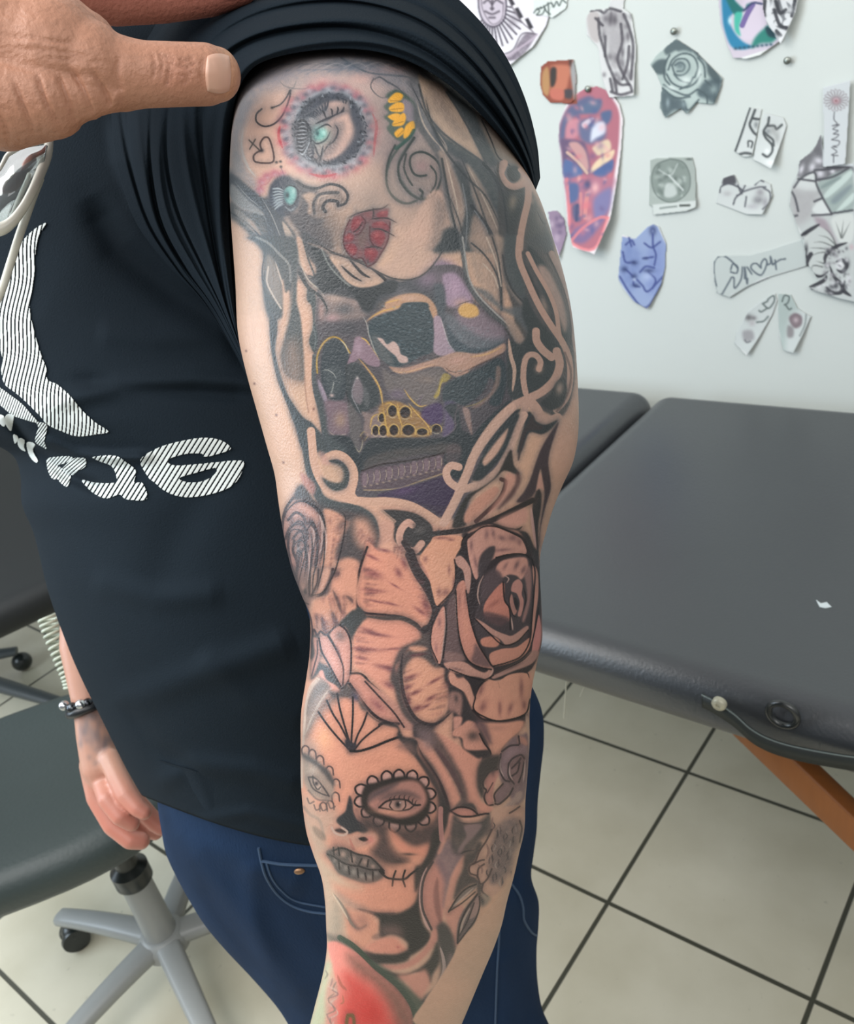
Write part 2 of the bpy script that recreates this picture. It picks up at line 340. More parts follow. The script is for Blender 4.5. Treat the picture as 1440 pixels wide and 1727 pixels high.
    for k in range(8): L('8d979c',f'{350},{1040+k*20} {400},{1035+k*17} {440},{1050+k*12}',2.2,.7,1)
    F('6fa7a0','440,1040 480,1010 520,1030 520,1090 490,1140 450,1120',8,.95); G('31555c',455,1075,18,30,.9); G('a9c8c2',500,1050,12,26,.7)
    L('9aa0a2','440,1150 480,1180 520,1150',3,.7,1)
    F('46454a','520,985 580,1010 650,1035 640,1070 600,1060 610,1130 600,1190 640,1230 700,1240 700,1290 740,1320 760,1440 600,1440 540,1330 470,1230 440,1190 520,1190 550,1100',10,.95,.15)
    F('b3947f','560,1080 600,1060 640,1060 650,1100 620,1180 600,1200 600,1140',8,.85)
    F('7b6a62','660,1200 640,1130 670,1070 740,1045 810,1060 845,1100 820,1130 760,1080 700,1100 690,1150 720,1200',8,.9,.2)
    L('2c2e34','520,985 580,1020 660,1030 740,1003 820,1020 865,1075 850,1130 800,1150',4.5,1); L('2c2e34','640,1200 635,1130 670,1075 740,1060 800,1060',5,.85,nz=.2)
    L('2c2e34','715,1188 698,1155 730,1115 790,1118 800,1140',5.5,1); L('c2a796','660,1150 680,1090 750,1075',3,.6,1)
    F('6d6360','700,1260 800,1300 850,1420 880,1440 740,1440 690,1340',40,.8,.3)
    # lips
    F('80464a','870,1265 930,1205 1030,1180 1140,1165 1135,1210 1155,1260 1145,1330 1130,1400 1090,1470 1050,1530 1000,1560 960,1500 900,1500 855,1450 835,1380 850,1310',4,1,.15)
    for q in ('900,1230 960,1220 975,1260 930,1330 890,1320','840,1360 880,1330 910,1350 890,1390 850,1400','850,1410 900,1400 930,1440 900,1490 860,1450','1030,1270 1090,1250 1145,1290 1130,1320 1040,1300','1020,1330 1080,1310 1120,1350 1090,1420 1040,1420 1015,1380','980,1440 1040,1430 1070,1470 1030,1530 990,1520','1060,1200 1130,1180 1130,1220 1080,1240'):
        F('84303a',q,4,1,.1)
    for x,y,r in((940,1260,16),(870,1360,14),(890,1460,16),(1085,1270,18),(1060,1345,20),(1020,1460,16),(1100,1195,12)): G('b4605c',x,y,r*1.3,r,.45,-30)
    F('6b5a56','940,1340 1000,1270 1010,1330 990,1400 960,1440 930,1400',8,.8,.2)
    for q in ('1035,1160 1040,1200 1030,1240','1010,1240 1090,1230 1140,1235 1200,1265','1010,1305 1080,1305 1130,1325 1190,1358','870,1230 930,1200 1030,1175 1100,1165 1150,1130','915,1165 930,1200','835,1325 900,1330','850,1400 910,1400','980,1430 1050,1425 1110,1440','1010,1380 1050,1420','960,1510 1000,1560 1000,1500','900,1330 940,1300 970,1250'):
        L('2e2226',q,2.6,.9,1)
    # cheek and chin skin
    F('bb9a88','880,950 1050,920 1120,1130 1160,1180 1210,1270 1200,1360 1150,1440 1440,1440 1440,1200 1200,1130 1130,1000 1000,900',50,.5)
def arm_hair(c):
    F,L,G,V=c.F,c.L,c.G,c.view
    V(640,60,4)
    # grey ground of the hair, then locks
    F('747474','255,230 400,330 500,420 680,560 780,680 930,860 900,1000 860,1100 860,1440 540,1440 500,1320 450,1150 420,950 400,780 300,640 240,500 300,430 270,340',10,.9,.25)
    F('7b7a7c','200,240 270,280 290,440 330,560 400,640 400,760 330,700 270,600 240,480 200,400',14,.7,.3)
    F('b59b88','260,262 310,290 400,322 450,380 560,560 640,720 700,850 620,790 520,720 400,620 325,520 290,400',5,1)
    F('85766f','340,330 420,370 520,540 600,680 560,690 460,600 370,500 340,420',26,.75,.3)
    F('b9a08e','285,400 320,520 400,620 520,720 640,820 560,790 430,690 340,590 290,490',5,.9)
    L('555656','265,330 290,430 330,540 420,650 560,760 690,850 790,960',3.4,.9); L('555656','450,380 540,520 640,700 720,860',3,.9)
    F('515759','450,360 560,420 660,540 720,640 800,800 800,880 720,860 640,700 560,540',8,.95,.2)
    F('97877a','660,545 760,650 880,760 930,870 870,850 800,840 730,710',8,.9,.3); L('3c3e40','690,570 750,700 800,820 860,860 900,905',2.2,.9)
    F('50575a','370,600 440,680 560,760 700,860 790,970 840,1120 850,1300 770,1160 700,1010 600,880 480,800 385,720',8,.95,.2)
    F('585a5c','240,470 300,620 370,720 410,800 440,960 470,1150 430,1000 395,850 340,750 270,650 230,560',6,.9,.2)
    L('b7a596','250,440 290,580 350,680 420,760',3,.8,1); L('b7a596','380,640 440,740 440,780 400,740',6,.8,1)
    F('a68f80','400,790 450,800 500,920 540,1020 570,1180 555,1330 500,1250 470,1120 440,960',9,.95,.25)
    F('806f68','480,900 530,1010 550,1150 510,1120 480,1010',12,.7,.3)
    F('474e51','560,880 600,960 620,1080 660,1220 640,1440 560,1440 550,1330 580,1180 560,1050 500,880 530,850',6,.95,.15)
    F('ab9584','590,870 650,950 740,1120 790,1220 830,1330 840,1440 770,1440 720,1290 660,1150 620,1010',9,.95,.25)
    F('7c6f69','640,960 720,1100 800,1260 780,1340 700,1180 650,1060',14,.7,.3)
    F('a08a7e','640,1210 700,1290 740,1440 620,1440 610,1330',10,.9,.3)
    L('3c4246','620,1150 700,1250 760,1350 790,1440',6,.9,0,nz=.2); L('3c4246','700,860 780,960 830,1100 860,1260 860,1440',5,.9,0,nz=.2)
    L('c0ae9e','600,890 680,1050 750,1200 800,1320',2.5,.8,1); L('c0ae9e','440,800 480,960 520,1130 540,1300',2.5,.8,1); L('8e9094','640,1180 720,1300 780,1440',2,.6); L('8e9094','560,1000 590,1200 580,1440',2,.6)
    L('3a4042','420,830 450,1000 480,1160 520,1330 550,1440',4,.85)
    F('3a4246','440,1310 520,1310 550,1440 370,1460 410,1380',10,1)
    # cheek edge of face
    F('6f6664','380,1100 470,1150 440,1280 390,1400 330,1440 360,1300',24,.6,.3)
    V(370,60,2.3607)
    F('4f5051','1120,600 1200,640 1270,700 1330,850 1385,1050 1412,1250 1410,1400 1370,1510 1300,1500 1200,1420 1150,1280 1175,1120 1130,960 1110,760',5,.92,.12)
    G('8d7c72',1330,1000,30,140,.5,-12); G('6a6562',1230,760,30,80,.5)
    for q,w in (('760,190 830,330 900,460 980,560 1060,640 1120,760',9),('960,480 1010,600 1060,740 1100,900 1120,1100',8),('900,600 960,760 975,900 1000,1000',7),('1090,520 1130,640 1150,800 1180,960',8),('820,250 850,360 900,440',7)): L('3d4346',q,w/2.36,.75,1,nz=.15)
    V(640,60,4)
    # ---- tribal, upper right
    F('4b4f51','850,1040 1000,1030 960,1160 920,1300 900,1440 860,1440 870,1250',6,.95,.1)
    G('a5917f',900,1120,30,60,.6,10)
    F('5b5d5c','1030,1060 1090,1180 1150,1330 1170,1440 1050,1450 990,1400 1010,1250 1035,1130',8,.95,.25); G('8a7f78',1080,1230,30,80,.6,-15); L('3c3e40','1060,1180 1100,1260 1130,1270',2,.7,1)
    F('46494a','860,900 900,880 940,900 948,960 910,990 870,965',4,1)
    L('b39284','810,880 845,860 820,930 850,990 900,1020 950,1010 1000,985',10.7,1); L('b39284','945,905 985,950 1000,1000',6.6,1)
    L('b39284','1005,1000 1000,1120 975,1230 955,1330 945,1440',11.5,1)
    L('4b4a4a','800,860 800,940 840,1020 900,1050 960,1050',4,.9)
    V(640,400,4)
    F('565c5e','840,0 940,0 940,120 970,300 1000,470 920,420 860,270 838,120',10,.95,.15)
    F('a38c7d','600,0 700,0 780,180 820,400 760,330 700,180 640,80',14,.7,.3)
    F('a58e80','610,120 660,110 740,210 800,330 820,440 720,370 640,270',14,.9,.3)
    F('aa9384','720,0 830,0 830,130 850,300 990,470 940,440 860,330 800,230 760,100',10,.85,.3)
    for q in ('620,40 700,110 770,210 810,320 820,490','760,0 800,140 820,300 825,490','830,120 850,240 900,360 990,460'): L('45484a',q,3,.85)
    for q in ('720,0 770,120 800,220 820,330','560,100 590,250 650,400 740,500 850,600 940,720','700,180 770,260 800,340'): L('bcaa9b',q,2.4,.8,0)
    F('62676b','640,340 740,370 830,470 900,470 1010,480 1060,560 1000,640 930,560 840,500 740,440',10,.9,.2)
    L('54585b','550,0 570,150 590,280 650,400 760,520 880,620 940,760',8,.85); L('a3a09c','560,0 580,150 605,280 665,390 780,510 880,600',3,.8)
    F('a58d80','830,520 900,560 960,650 985,720 940,770 900,680 860,600',7,.95,.2); L('4b4a4a','850,620 900,700 935,790',3,.8)
    # big dark field behind curls
    F('454b4d','985,400 1060,540 1120,610 1200,700 1230,780 1220,900 1150,1000 1040,1080 960,1110 890,1090 860,1000 860,850 870,700 950,720 1000,640 960,520',6,1,.08)
    F('454b4d','1010,60 1090,140 1200,300 1270,480 1290,640 1260,740 1200,690 1180,540 1110,400 1050,240 1000,130',5,.95,.15)
    F('b0958a','1070,195 1140,220 1230,400 1270,560 1250,640 1215,560 1160,400 1095,290',10,.95,.2)
    F('55585a','1010,20 1080,60 1140,80 1140,10 1060,0',5,.95)
    F('4a4c4e','1060,330 1120,430 1180,560 1210,690 1150,620 1090,520 1050,430',5,.95,.1); G('a59085',1110,450,20,70,.7,-20)
    F('424648','968,170 1020,260 1080,400 1050,430 1000,330 970,240',3,1)
    L('b39284','945,0 940,140 1000,300 1080,470 1160,600 1240,720 1280,830 1285,960 1260,1080 1190,1165',10.7,1)
    L('b39284','1000,110 1060,230 1140,370 1190,500 1210,640 1230,720',7.4,1)
    L('b39284','1160,110 1220,250 1280,450 1310,640 1330,760',10,.9)
    L('403c3c','1130,110 1200,250 1260,420 1290,600 1290,720',3,.8)
    L('6d5a55','1250,780 1290,900 1280,1020 1230,1130 1195,1175',4,.7)
    L('b39284','1055,635 1060,700 1100,760 1160,810',13.1,1); L('b39284','1075,890 1085,840 1050,795 1000,800 975,860 970,960 985,1050',9.8,1); G('c09c8c',1075,885,26,30,1)
    L('b39284','1195,770 1215,860 1180,960 1100,1040 1000,1090 900,1140 800,1230 720,1330 650,1440',13.9,1)
    L('b99a8a','870,680 885,800 910,900 895,1050',7,.95,1)
    F('45494b','1085,1120 1150,1060 1190,980 1240,950 1265,1030 1230,1130 1160,1165',4,1); G('ab9488',1215,1020,26,44,.8,10)
    L('b39284','1000,1090 1060,1160 1090,1220 1150,1240 1200,1220',16.4,1); L('b39284','985,1130 970,1230 920,1330 880,1440',10.7,1)
    F('3d4143','860,1200 950,1160 900,1240 860,1330 800,1390 700,1440 720,1400 800,1300',4,1)
    F('c09c8c','830,1310 880,1310 840,1400 790,1440 730,1440',6,.95)
    F('3d4143','1000,1180 1040,1210 1060,1245 1120,1265 1200,1235 1150,1300 1090,1330 1010,1320 960,1440 930,1440 965,1310',4,1)
def arm_left(c):
    F,L,G,V=c.F,c.L,c.G,c.view
    V(370,60,2.3607)
    F('484c50','45,550 160,640 230,700 300,790 350,880 430,1010 350,980 290,900 250,860 200,800 170,700 100,690 45,640',6,.9,.15)
    F('3e4246','330,780 420,860 480,930 560,990 640,1010 600,1060 500,1040 400,1010 350,930',8,.95,.1)
    F('b19c8c','250,740 290,790 330,880 350,950 310,900 270,820',3,.85); L('a8a49e','170,650 210,720 250,820 280,900',1.6,.7,1); L('a8a49e','60,580 110,640 170,690',1.6,.6,1); F('8f8c88','50,590 110,650 170,700 170,715 90,690 48,650',4,.7)
    L('2c2f33','45,705 100,740 160,800 180,860 170,960 200,1110',2.2,.9); F('8f857c','60,690 100,710 130,760 160,780 120,770 70,720',4,.6)
    V(370,400,4)
    F('4a4f51','200,0 480,0 520,150 490,330 470,480 420,545 340,550 305,450 290,300 300,200 290,90 240,30',6,1,.1)
    L('8f8d88','250,0 330,40 400,110 470,190 480,300',4,.7); F('8b7f76','310,150 350,130 410,260 420,460 370,420 320,330',10,.85,.2); L('b3a498','330,200 320,300 360,390 415,480',3,.9); L('b3a498','375,160 410,270 430,330',3,.8,1)
    F('c09a84','425,290 445,370 470,360 480,440 455,540 420,640 410,740 385,600 425,540',7,1)
    F('45494b','340,540 385,545 390,640 375,760 400,880 430,980 470,1080 560,1210 640,1270 720,1420 740,1440 570,1440 510,1270 440,1090 390,960 355,800 340,660',4,1)
    F('4a5052','480,0 530,60 525,200 530,330 520,440 560,560 570,700 575,850 570,960 520,960 450,930 420,850 415,780 440,680 470,560 490,420 490,200',7,1,.1)
    F('8f7a70','450,720 520,700 560,800 575,940 570,990 470,980 425,900',40,.95,.25)
    F('c49c86','530,290 580,380 620,460 625,580 605,680 605,740 640,800 630,950 650,1100 690,1300 660,1290 600,1180 580,1000 570,800 550,560 525,420',6,1)
    L('95705f','575,940 582,1060 600,1180',2.2,.6)
    F('495052','600,330 650,400 645,560 665,680 645,780 615,740 605,690 630,600 622,470 590,420',3,1); L('6f7678','630,600 650,680 640,760',2,.7)
    L('54585a','640,800 635,940 650,1060 690,1200 710,1330 760,1440',7,1); F('4c5254','640,960 690,1080 720,1210 740,1330 860,1440 720,1440 690,1280 655,1100',8,.9)
    F('c09a84','520,0 560,20 600,130 650,200 650,250 600,270 550,180 530,80',5,.95,.1); L('45494b','565,20 600,150 640,260 600,260',3,.9)
    L('3c4042','540,240 600,340 680,400 725,480 715,525',7,1,2); L('b0a293','550,190 600,290 680,360 710,410',3,.8,1)
    F('33393d','600,30 700,110 780,230 860,320 960,340 1120,290 1200,300 1180,370 1080,400 1020,500 960,480 900,380 820,340 740,370 690,370 650,290 660,180',6,1)
    F('bd9c88','745,130 860,145 960,195 1050,240 1115,290 1040,330 940,338 860,300 800,220',4,1); L('8b8d88','690,80 740,190 820,280 880,330',3,.7)
    L('2f2f32','820,190 860,230 910,270 965,300',4,1,1); L('2f2f32','860,130 930,210 970,250 1020,275',5,1,1); L('2f2f32','750,100 880,140 1000,190 1090,260 1120,290',5,1)
    # chin
    V(0,0,1)
    F('bd9b8a','520,410 580,430 640,460 690,470 720,458 740,425 760,380 750,330 720,330 660,440 600,440',8,.8,.1)
    L('3a3a3c','520,400 560,425 600,440 640,460 665,470 695,471 720,458 745,425 758,385',2.6,.9)
    V(490,60,1)
    # lower edge cuff of left black band + loop
    V(440,700,4.8)
    F('4a4f51','250,0 330,50 400,80 470,130 540,270 560,300 490,330 480,300 450,200 420,130 395,150 395,260 410,400 430,470 480,590 520,660 620,700 780,730 900,800 950,900 950,1010 900,1070 890,960 850,860 760,800 650,790 560,760 500,760 420,640 360,440 330,250 290,110',4,1,.06)
    L('bf9884','405,130 415,240 430,380 470,500 540,600 640,650 760,690 880,700 1040,700 1200,730 1320,790 1440,870',14,1)
    L('bf9884','545,340 610,320 680,350 740,430 750,520 720,610 640,650',15,1); L('bf9884','740,560 730,640 760,690',14,1)
    F('44494a','590,375 660,385 705,440 710,520 680,590 610,615 540,580 500,510 580,540 640,540 665,460 620,400',5,1)
    F('b8967f','500,400 560,390 620,400 665,450 660,530 600,545 530,520 490,450',9,.9,.2); L('3c4042','545,370 600,375 650,395',5,.9,1)
    F('b0867c','470,290 520,310 540,360 560,400 500,400 480,340',8,.6)
def skull(c):
    F,G,V=c.F,c.G,c.view
    def L(col,q,w=2,a=1,*r,**k):
        if col in ('c9a050','c9a446','c59c50','c2a244','c79a4c','c9a84e','bd9a52','d0a26c'):
            c.L('a07c52',q,w*2.4,.45,0,7); c.L('c8a24e',q,w*.62,.85,1,1.8); c.L('d9c08a',q,w*.2,.5,1,1.2)
        else: c.L(col,q,w,a,*r,**k)
    V(0,0,1)
    F('5e585e','540,500 570,485 650,470 700,480 745,440 790,480 830,520 870,560 865,640 858,700 850,760 830,800 800,800 790,850 780,880 700,845 600,838 570,800 550,760 535,700 535,600',8,1,.15)
    V(370,400,4)
    G('a78f80',800,400,140,70,.9); G('b09688',900,430,90,50,.7); G('97808c',760,520,110,60,.9); G('c09a8e',700,450,60,90,.6)
    G('54585c',860,480,90,60,.8); F('484c52','740,580 860,570 980,600 1000,660 920,670 880,780 830,700 780,660 700,690 730,620',14,.95,.1)
    F('3d464b','690,720 780,680 850,740 880,800 855,880 850,1060 800,1100 730,1080 690,980 665,880',5,1)
    L('c9a050','668,930 650,850 680,750 735,690 790,680 840,715 880,785',6,.9,0,1.6,.15)
    L('9a8a98','665,930 690,1010 715,1090',8,.8,1); L('a5a09e','700,890 750,910 785,960',3,.8,1); L('a5a09e','780,960 770,1020 765,1070',3,.8,1); L('a5a09e','820,900 815,945',2.5,.7,1); G('c0aaa0',765,1068,18,20,.7)
    F('85707c','920,680 980,690 1010,740 1060,810 1040,860 980,860 930,830 880,850 900,780',8,.95,.15)
    L('c9a446','925,680 980,695 1010,745 1060,810 1110,850',5,.85,0,1.6)
    F('444a4c','860,870 920,850 970,890 1030,960 1065,1040 1070,1110 1010,1160 930,1170 880,1110 855,1000',7,1); F('85707c','900,1000 935,940 950,1010 945,1100 920,1150 890,1100',9,.85,.2); L('6a6a6c','970,960 1000,1060 1000,1140',5,.7,1); G('c8c0ba',930,945,12,12,.7)
    L('c59c50','930,830 990,890 1050,960 1085,1040 1090,1110 1130,1150',7,.9,0,2,.1)
    L('2f3436','850,870 845,960 855,1080 930,1200',2.5,.7)
    # right eye socket
    V(640,400,4)
    G('b99b80',150,400,200,60,.9,-8); G('caa04a',-20,470,120,30,.9,-30); G('c4a078',320,430,50,90,.9,-25)
    F('3b474d','-70,600 -10,545 60,520 130,470 160,440 300,437 330,470 335,530 365,570 370,680 362,765 290,800 235,830 190,870 100,880 10,850 -50,760',5,1,.05)
    L('c9a84e','-60,580 0,530 80,500 150,465',4,.8,1,1.6); L('d0a878','330,450 350,490 380,550',8,.8,1,2); L('a9a4a0','-90,610 -60,680 0,800 40,850',5,.8,1)
    F('c8aaa0','60,700 100,690 130,720 150,770 185,800 185,850 150,850 120,790 80,770',7,.95,.15); G('6a7070',20,720,40,60,.6); G('b9a59a',-5,690,14,26,.6,-40)
    for k in range(26):
        x=70+(k*53)%260; y=500+(k*29)%260; L('75838a',f'{x},{y} {x+26},{y-5}',1.1,.5)
    F('5b5762','340,300 420,290 440,380 440,480 470,560 420,540 385,520 360,430 330,380',12,.8,.3)
    F('a48c98','370,550 410,555 440,640 440,720 410,770 360,775 372,660',8,.95,.1); L('9da5a4','410,540 440,620 475,710 510,770',5,.9)
    F('a1869a','290,240 350,150 430,160 500,190 560,280 600,340 610,410 540,440 500,470 450,450 430,340 350,320',24,.85,.25); G('b58da4',480,290,70,110,.7,-20); G('c09a8e',560,430,90,50,.8)
    F('78787e','450,510 540,480 660,520 800,620 830,650 780,700 640,740 540,720 490,640',26,.85,.3); G('a78f98',700,620,110,60,.7,20); G('d0a25e',595,495,62,48,.95)
    F('465057','450,540 500,600 560,660 680,690 800,660 850,680 740,750 620,775 540,760 490,690',12,.95,.1); L('46423f','520,475 560,440 620,430',2.2,.8,1)
    F('bb9078','60,860 200,850 330,800 460,780 540,790 640,780 760,745 835,700 838,760 740,810 640,870 560,930 500,950 440,920 340,900 160,920',10,.95,.12)
    L('d0a26c','520,790 640,800 760,760 830,720',7,.8,1,3); L('c9a070','90,905 200,910 330,860 440,830',5,.8,1,2); L('8c6b4a','440,900 500,920 530,905',3,.7,1)
    F('6f6462','40,930 200,930 400,900 420,960 400,1060 300,1130 220,1080 160,1010 60,1000',16,.9,.3); L('c2a244','480,930 420,985 395,1010 400,1060 360,1080',6,.85,0,1.6)
    G('5a4a66',80,1040,70,60,.7); G('74605a',300,1000,70,60,.5); L('bd9a52','160,1010 210,1070 260,1140 310,1130',6,.85,0,1.8)
    F('3b4448','430,1010 560,930 700,860 850,775 885,830 880,960 860,1060 800,1060 840,900 790,870 740,1040 640,1110 560,1140 440,1160 410,1080',7,1,.05)
    F('85706a','775,880 825,860 815,960 760,1050 700,1090 740,990',10,.8,.2); F('40474a','540,1160 600,1130 720,1090 800,1060 880,1080 800,1230 700,1360 640,1440 420,1440 480,1320 520,1210',6,1)
    L('8b7f52','600,1150 690,1100 740,1060',4,.7,1); F('a08680','560,1160 600,1160 605,1230 640,1330 600,1280 570,1200',6,.9,.1); L('84706c','610,1260 620,1360 620,1440',5,.7,0,3)
    F('4b3c5c','300,1150 410,1110 430,1180 400,1250 330,1270 280,1210',12,.95,.15); L('6e6076','540,1100 500,1180 500,1280 440,1330 340,1350',8,.75,1,3)
    # upper teeth and gum
    F('a88466','-100,1160 0,1130 100,1140 230,1160 300,1250 430,1240 430,1330 380,1345 200,1345 0,1350 -120,1350 -160,1300 -130,1230',10,.95,.2)
    for x,y,a,b in((95,1170,34,44),(175,1185,40,38),(20,1200,26,30)): G('3f3a3c',x,y,a,b,1); G('3f3a3c',x,y,a*.8,b*.8,1)
    for x,y,a,b in((-70,1300,30,36),(30,1300,28,34),(110,1300,34,36),(200,1300,44,36),(290,1310,36,26),(385,1285,32,28)): G('362f32',x,y,a,b,1); G('362f32',x,y,a*.8,b*.8,1)
    for q in ('-20,1120 10,1200 60,1270 60,1340','130,1160 170,1230 230,1270 280,1300 340,1340','60,1150 100,1230 150,1270','-10,1000 -5,1100 40,1150','345,1300 350,1265 390,1245 420,1260 420,1310'): L('c79a4c',q,5,.85,0,1.5)
    for x in(70,150,250,340,-10): L('bfb6a8',f'{x-20},1335 {x+6},1345 {x+30},1335',3,.8,1)
    V(440,700,4.8)
    F('7c6a6e','540,20 600,0 690,20 700,110 650,160 560,140 520,80',14,.9,.25); G('9c8268',600,60,60,50,.6)
    F('6a6462','720,0 830,0 870,100 850,200 800,300 750,290 730,180',8,.9,.3); G('a08f80',840,130,26,50,.6,20); G('4a4040',850,180,26,30,.8); L('b7a690','760,220 790,240 800,300',4,.7,1)
    F('3c4245','500,150 620,170 700,130 740,200 740,290 790,330 850,240 870,190 1000,180 1440,180 1440,290 1300,330 1100,350 900,400 790,450 780,560 770,650 760,500 700,350 620,290 540,290',6,1)
    F('6b6363','830,420 980,360 1200,330 1380,290 1440,270 1440,320 1200,370 1000,410 870,450',10,.8,.3)
    F('66585f','800,460 900,400 1100,390 1300,350 1440,310 1440,470 1300,510 1150,560 1000,600 860,600 800,560',8,.95,.25)
    L('38302f','790,470 900,410 1080,395 1250,350 1440,310',3.5,.9)
    for i in range(7):
        x=860+i*88; y=500-i*22; F('8a7680',f'{x-34},{y-50} {x+20},{y-62} {x+40},{y-10} {x+20},{y+50} {x-26},{y+56} {x-42},{y}',8,.7,.3); L('bba998',f'{x+36},{y-60} {x+46},{y} {x+24},{y+56}',2.5,.7,1); L('3a2f38',f'{x-30},{y-40} {x-10},{y} {x-16},{y+46}',2.5,.6,1)
    L('c3aa78','860,590 960,600 1090,575 1200,560 1320,510 1440,465',4.5,.85,0,1.6,.3)
    F('49404c','780,610 900,620 1100,590 1300,520 1440,480 1440,860 1320,770 1200,710 1040,680 880,660 780,655',8,1,.1); G('5a4668',1200,590,140,50,.6,-10)
    V(690,700,4.8)
    F('3e4449','0,180 260,180 350,120 420,0 700,0 540,250 470,400 440,520 370,490 390,430 330,380 270,420 270,490 100,500 0,520',5,1)
    F('66595f','0,380 90,370 220,300 380,300 430,330 360,400 280,420 260,480 120,510 0,540',10,.9,.3)
    for x in(40,130,210): F('83707c',f'{x-30},400 {x+20},370 {x+40},420 {x+20},480 {x-20},480',8,.7,.3); L('bba998',f'{x+34},370 {x+44},430 {x+24},480',2.5,.7,1)
    L('c3aa78','0,555 90,520 180,490 250,470',4,.8,0,1.6,.3)
    F('463e4e','0,540 120,510 270,480 310,560 400,620 350,720 280,830 180,760 0,690',5,1)
    L('777a7c','480,0 490,120 500,240',4,.5,1)
def fore1(c):
    F,L,G,V=c.F,c.L,c.G,c.view
    D='473f41'; S='c08c7a'
    # flames / leaves under the tribal
    V(690,700,4.8)
    L('c09c8c','830,-60 700,80 600,210 520,340 470,470 430,560 395,650 340,760 280,870',15,1); L('c09c8c','400,420 340,410 300,460 320,530 380,580 440,600 560,560 650,510 740,420 800,300 880,100 930,0',13,1)
    F('42474a','890,0 830,0 760,90 690,180 610,290 560,400 510,500 520,530 590,520 660,440 740,350 800,240 850,110',4,1); F('be9887','800,110 760,150 700,220 640,300 595,370 610,410 660,370 720,300 770,210',5,1)
    F('4a4445','1000,0 1020,60 1080,90 1060,120 960,130 930,200 890,360 880,330 905,180 960,60',4,.95)
    F('42403f','820,280 845,400 890,470 860,480 770,450 690,520 600,590 530,640 480,700 450,800 460,890 350,910 400,760 470,650 560,600 640,550 720,470',4,1)
    F(S,'690,580 600,630 510,710 450,800 450,870 520,860 600,770 680,690 730,610',6,1); L('55403f','745,520 780,540 765,610 720,690 640,770 540,860',7,.95)
    F('604a4a','870,460 905,510 880,590 820,680 720,760 800,640 850,560',7,.9,.1); F('c38d7e','780,480 850,480 860,540 800,640 720,740 640,800 700,700 770,600',8,.7)
    F('4b4146','1205,60 1120,180 1060,290 1020,400 980,520 930,620 870,700 940,700 1020,620 1060,440 1080,540 1095,640 1080,760 1060,900 1050,1060 1065,900 1110,720 1145,600 1140,500 1125,380 1150,250 1190,130',4,1)
    F('3f3c3e','1040,600 1070,640 1065,760 1045,880 1045,1050 1050,1230 1000,1230 930,1090 880,950 720,900 680,880 870,930 960,960 1020,1080 1000,880 1000,720',4,1)
    F('c29284','1060,470 1090,600 1060,590 1030,600',5,.9); L('c49a94','985,740 1000,880 1030,1100',5,.8,1)
    L('3a3536','180,965 300,950 450,930 600,880 740,820 860,760 1000,690',9,1,0); L('3a3536','500,900 620,870 720,900 860,930 920,900',5,.8,1)
    F('c48f82','720,850 860,780 950,760 960,850 900,890 800,910',10,.8)
    # roots of right rose: outer upper petals
    F(S,'480,950 640,890 740,930 880,940 950,1060 940,1110 800,1130 700,1180 620,1300 560,1320 520,1200 470,1080',6,1)
    for x,y in((500,1030),(650,940),(600,980),(820,990),(860,1010)): G('5c4548',x,y,34,46,.75,-20)
    F('4a4648','690,1060 620,1100 570,1200 560,1300 600,1320 650,1220 700,1170 680,1120',12,.95); L(D,'950,1120 860,1120 760,1150 690,1200 620,1300',6,1)
    F(D,'430,960 480,960 470,1080 510,1200 560,1330 540,1440 470,1440 480,1250 430,1150 360,1170 400,1080 430,1040',5,1)
    # small curl near middle
    V(440,700,4.8)
    F('3f3e3f','980,770 1120,770 1260,800 1370,880 1400,960 1440,930 1440,980 1370,1050 1300,1130 1200,1120 1110,1050 1070,980 1080,880 1000,800',4,1); L('be9484','1225,890 1190,870 1140,920 1120,1000 1160,1070 1240,1100 1300,1040',12,1)
    G('8d8480',1290,930,50,28,.8,-25); F('3f3e3f','1230,880 1300,870 1360,930 1300,1000 1220,1000 1180,970 1230,920',5,.5)
    L('bf9884','760,690 900,720 1040,830 1080,860',6,.6)
    F('bb8f7e','960,860 1060,880 1070,1000 1040,1020 940,1060 970,960',7,.9)
    # left rose
    F('b98a7c','290,680 400,720 480,800 510,900 500,1040 470,1200 450,1400 380,1560 300,1440 230,1300 190,1100 170,900 210,770',6,1)
    F('4d4a4b','290,590 350,570 420,680 520,740 620,770 720,790 700,860 600,830 540,880 520,960 500,860 440,760 350,690 270,680',6,1,.1); F('a9776f','320,470 380,500 440,570 430,640 390,620 340,560',8,.8)
    for q in ('260,670 200,760 175,880 180,1040 210,1200 260,1350 300,1440','350,690 460,770 510,880 515,1050 480,1200','220,850 280,790 340,820 370,880 410,860 440,920 470,1000','200,1000 230,920 290,880 350,900 380,960','230,960 220,1060 240,1200 280,1310','260,1000 300,950 350,940 380,1000','270,1020 260,1100 290,1180 300,1260','300,1060 320,1000 360,990 360,1060 320,1120 300,1200 290,1300 300,1420','400,870 440,940 420,1100 400,1300 400,1440','450,960 460,1080 440,1200 450,1300 440,1420','380,1060 370,1200 350,1330 360,1440','510,1060 490,1250 450,1400 420,1440'):
        L('3a3235',q,4.5,.9,nz=.15)
    for x,y,a,b in((250,880,20,60),(300,870,16,40),(350,860,20,60),(390,850,30,30),(330,1010,26,60),(300,1150,24,80),(340,1300,20,90),(430,1020,20,90),(480,1100,20,80),(230,1250,20,80),(410,1350,16,80),(470,900,18,60)): G('5a4b4e',x,y,a,b,.7,5,.15)
    L('c8aaa0','470,800 500,900 495,1040 470,1130',5,.7,1); L('c8aaa0','400,900 430,960 420,1080',4,.7,1); G('b9b4b8',300,1090,12,24,.6)
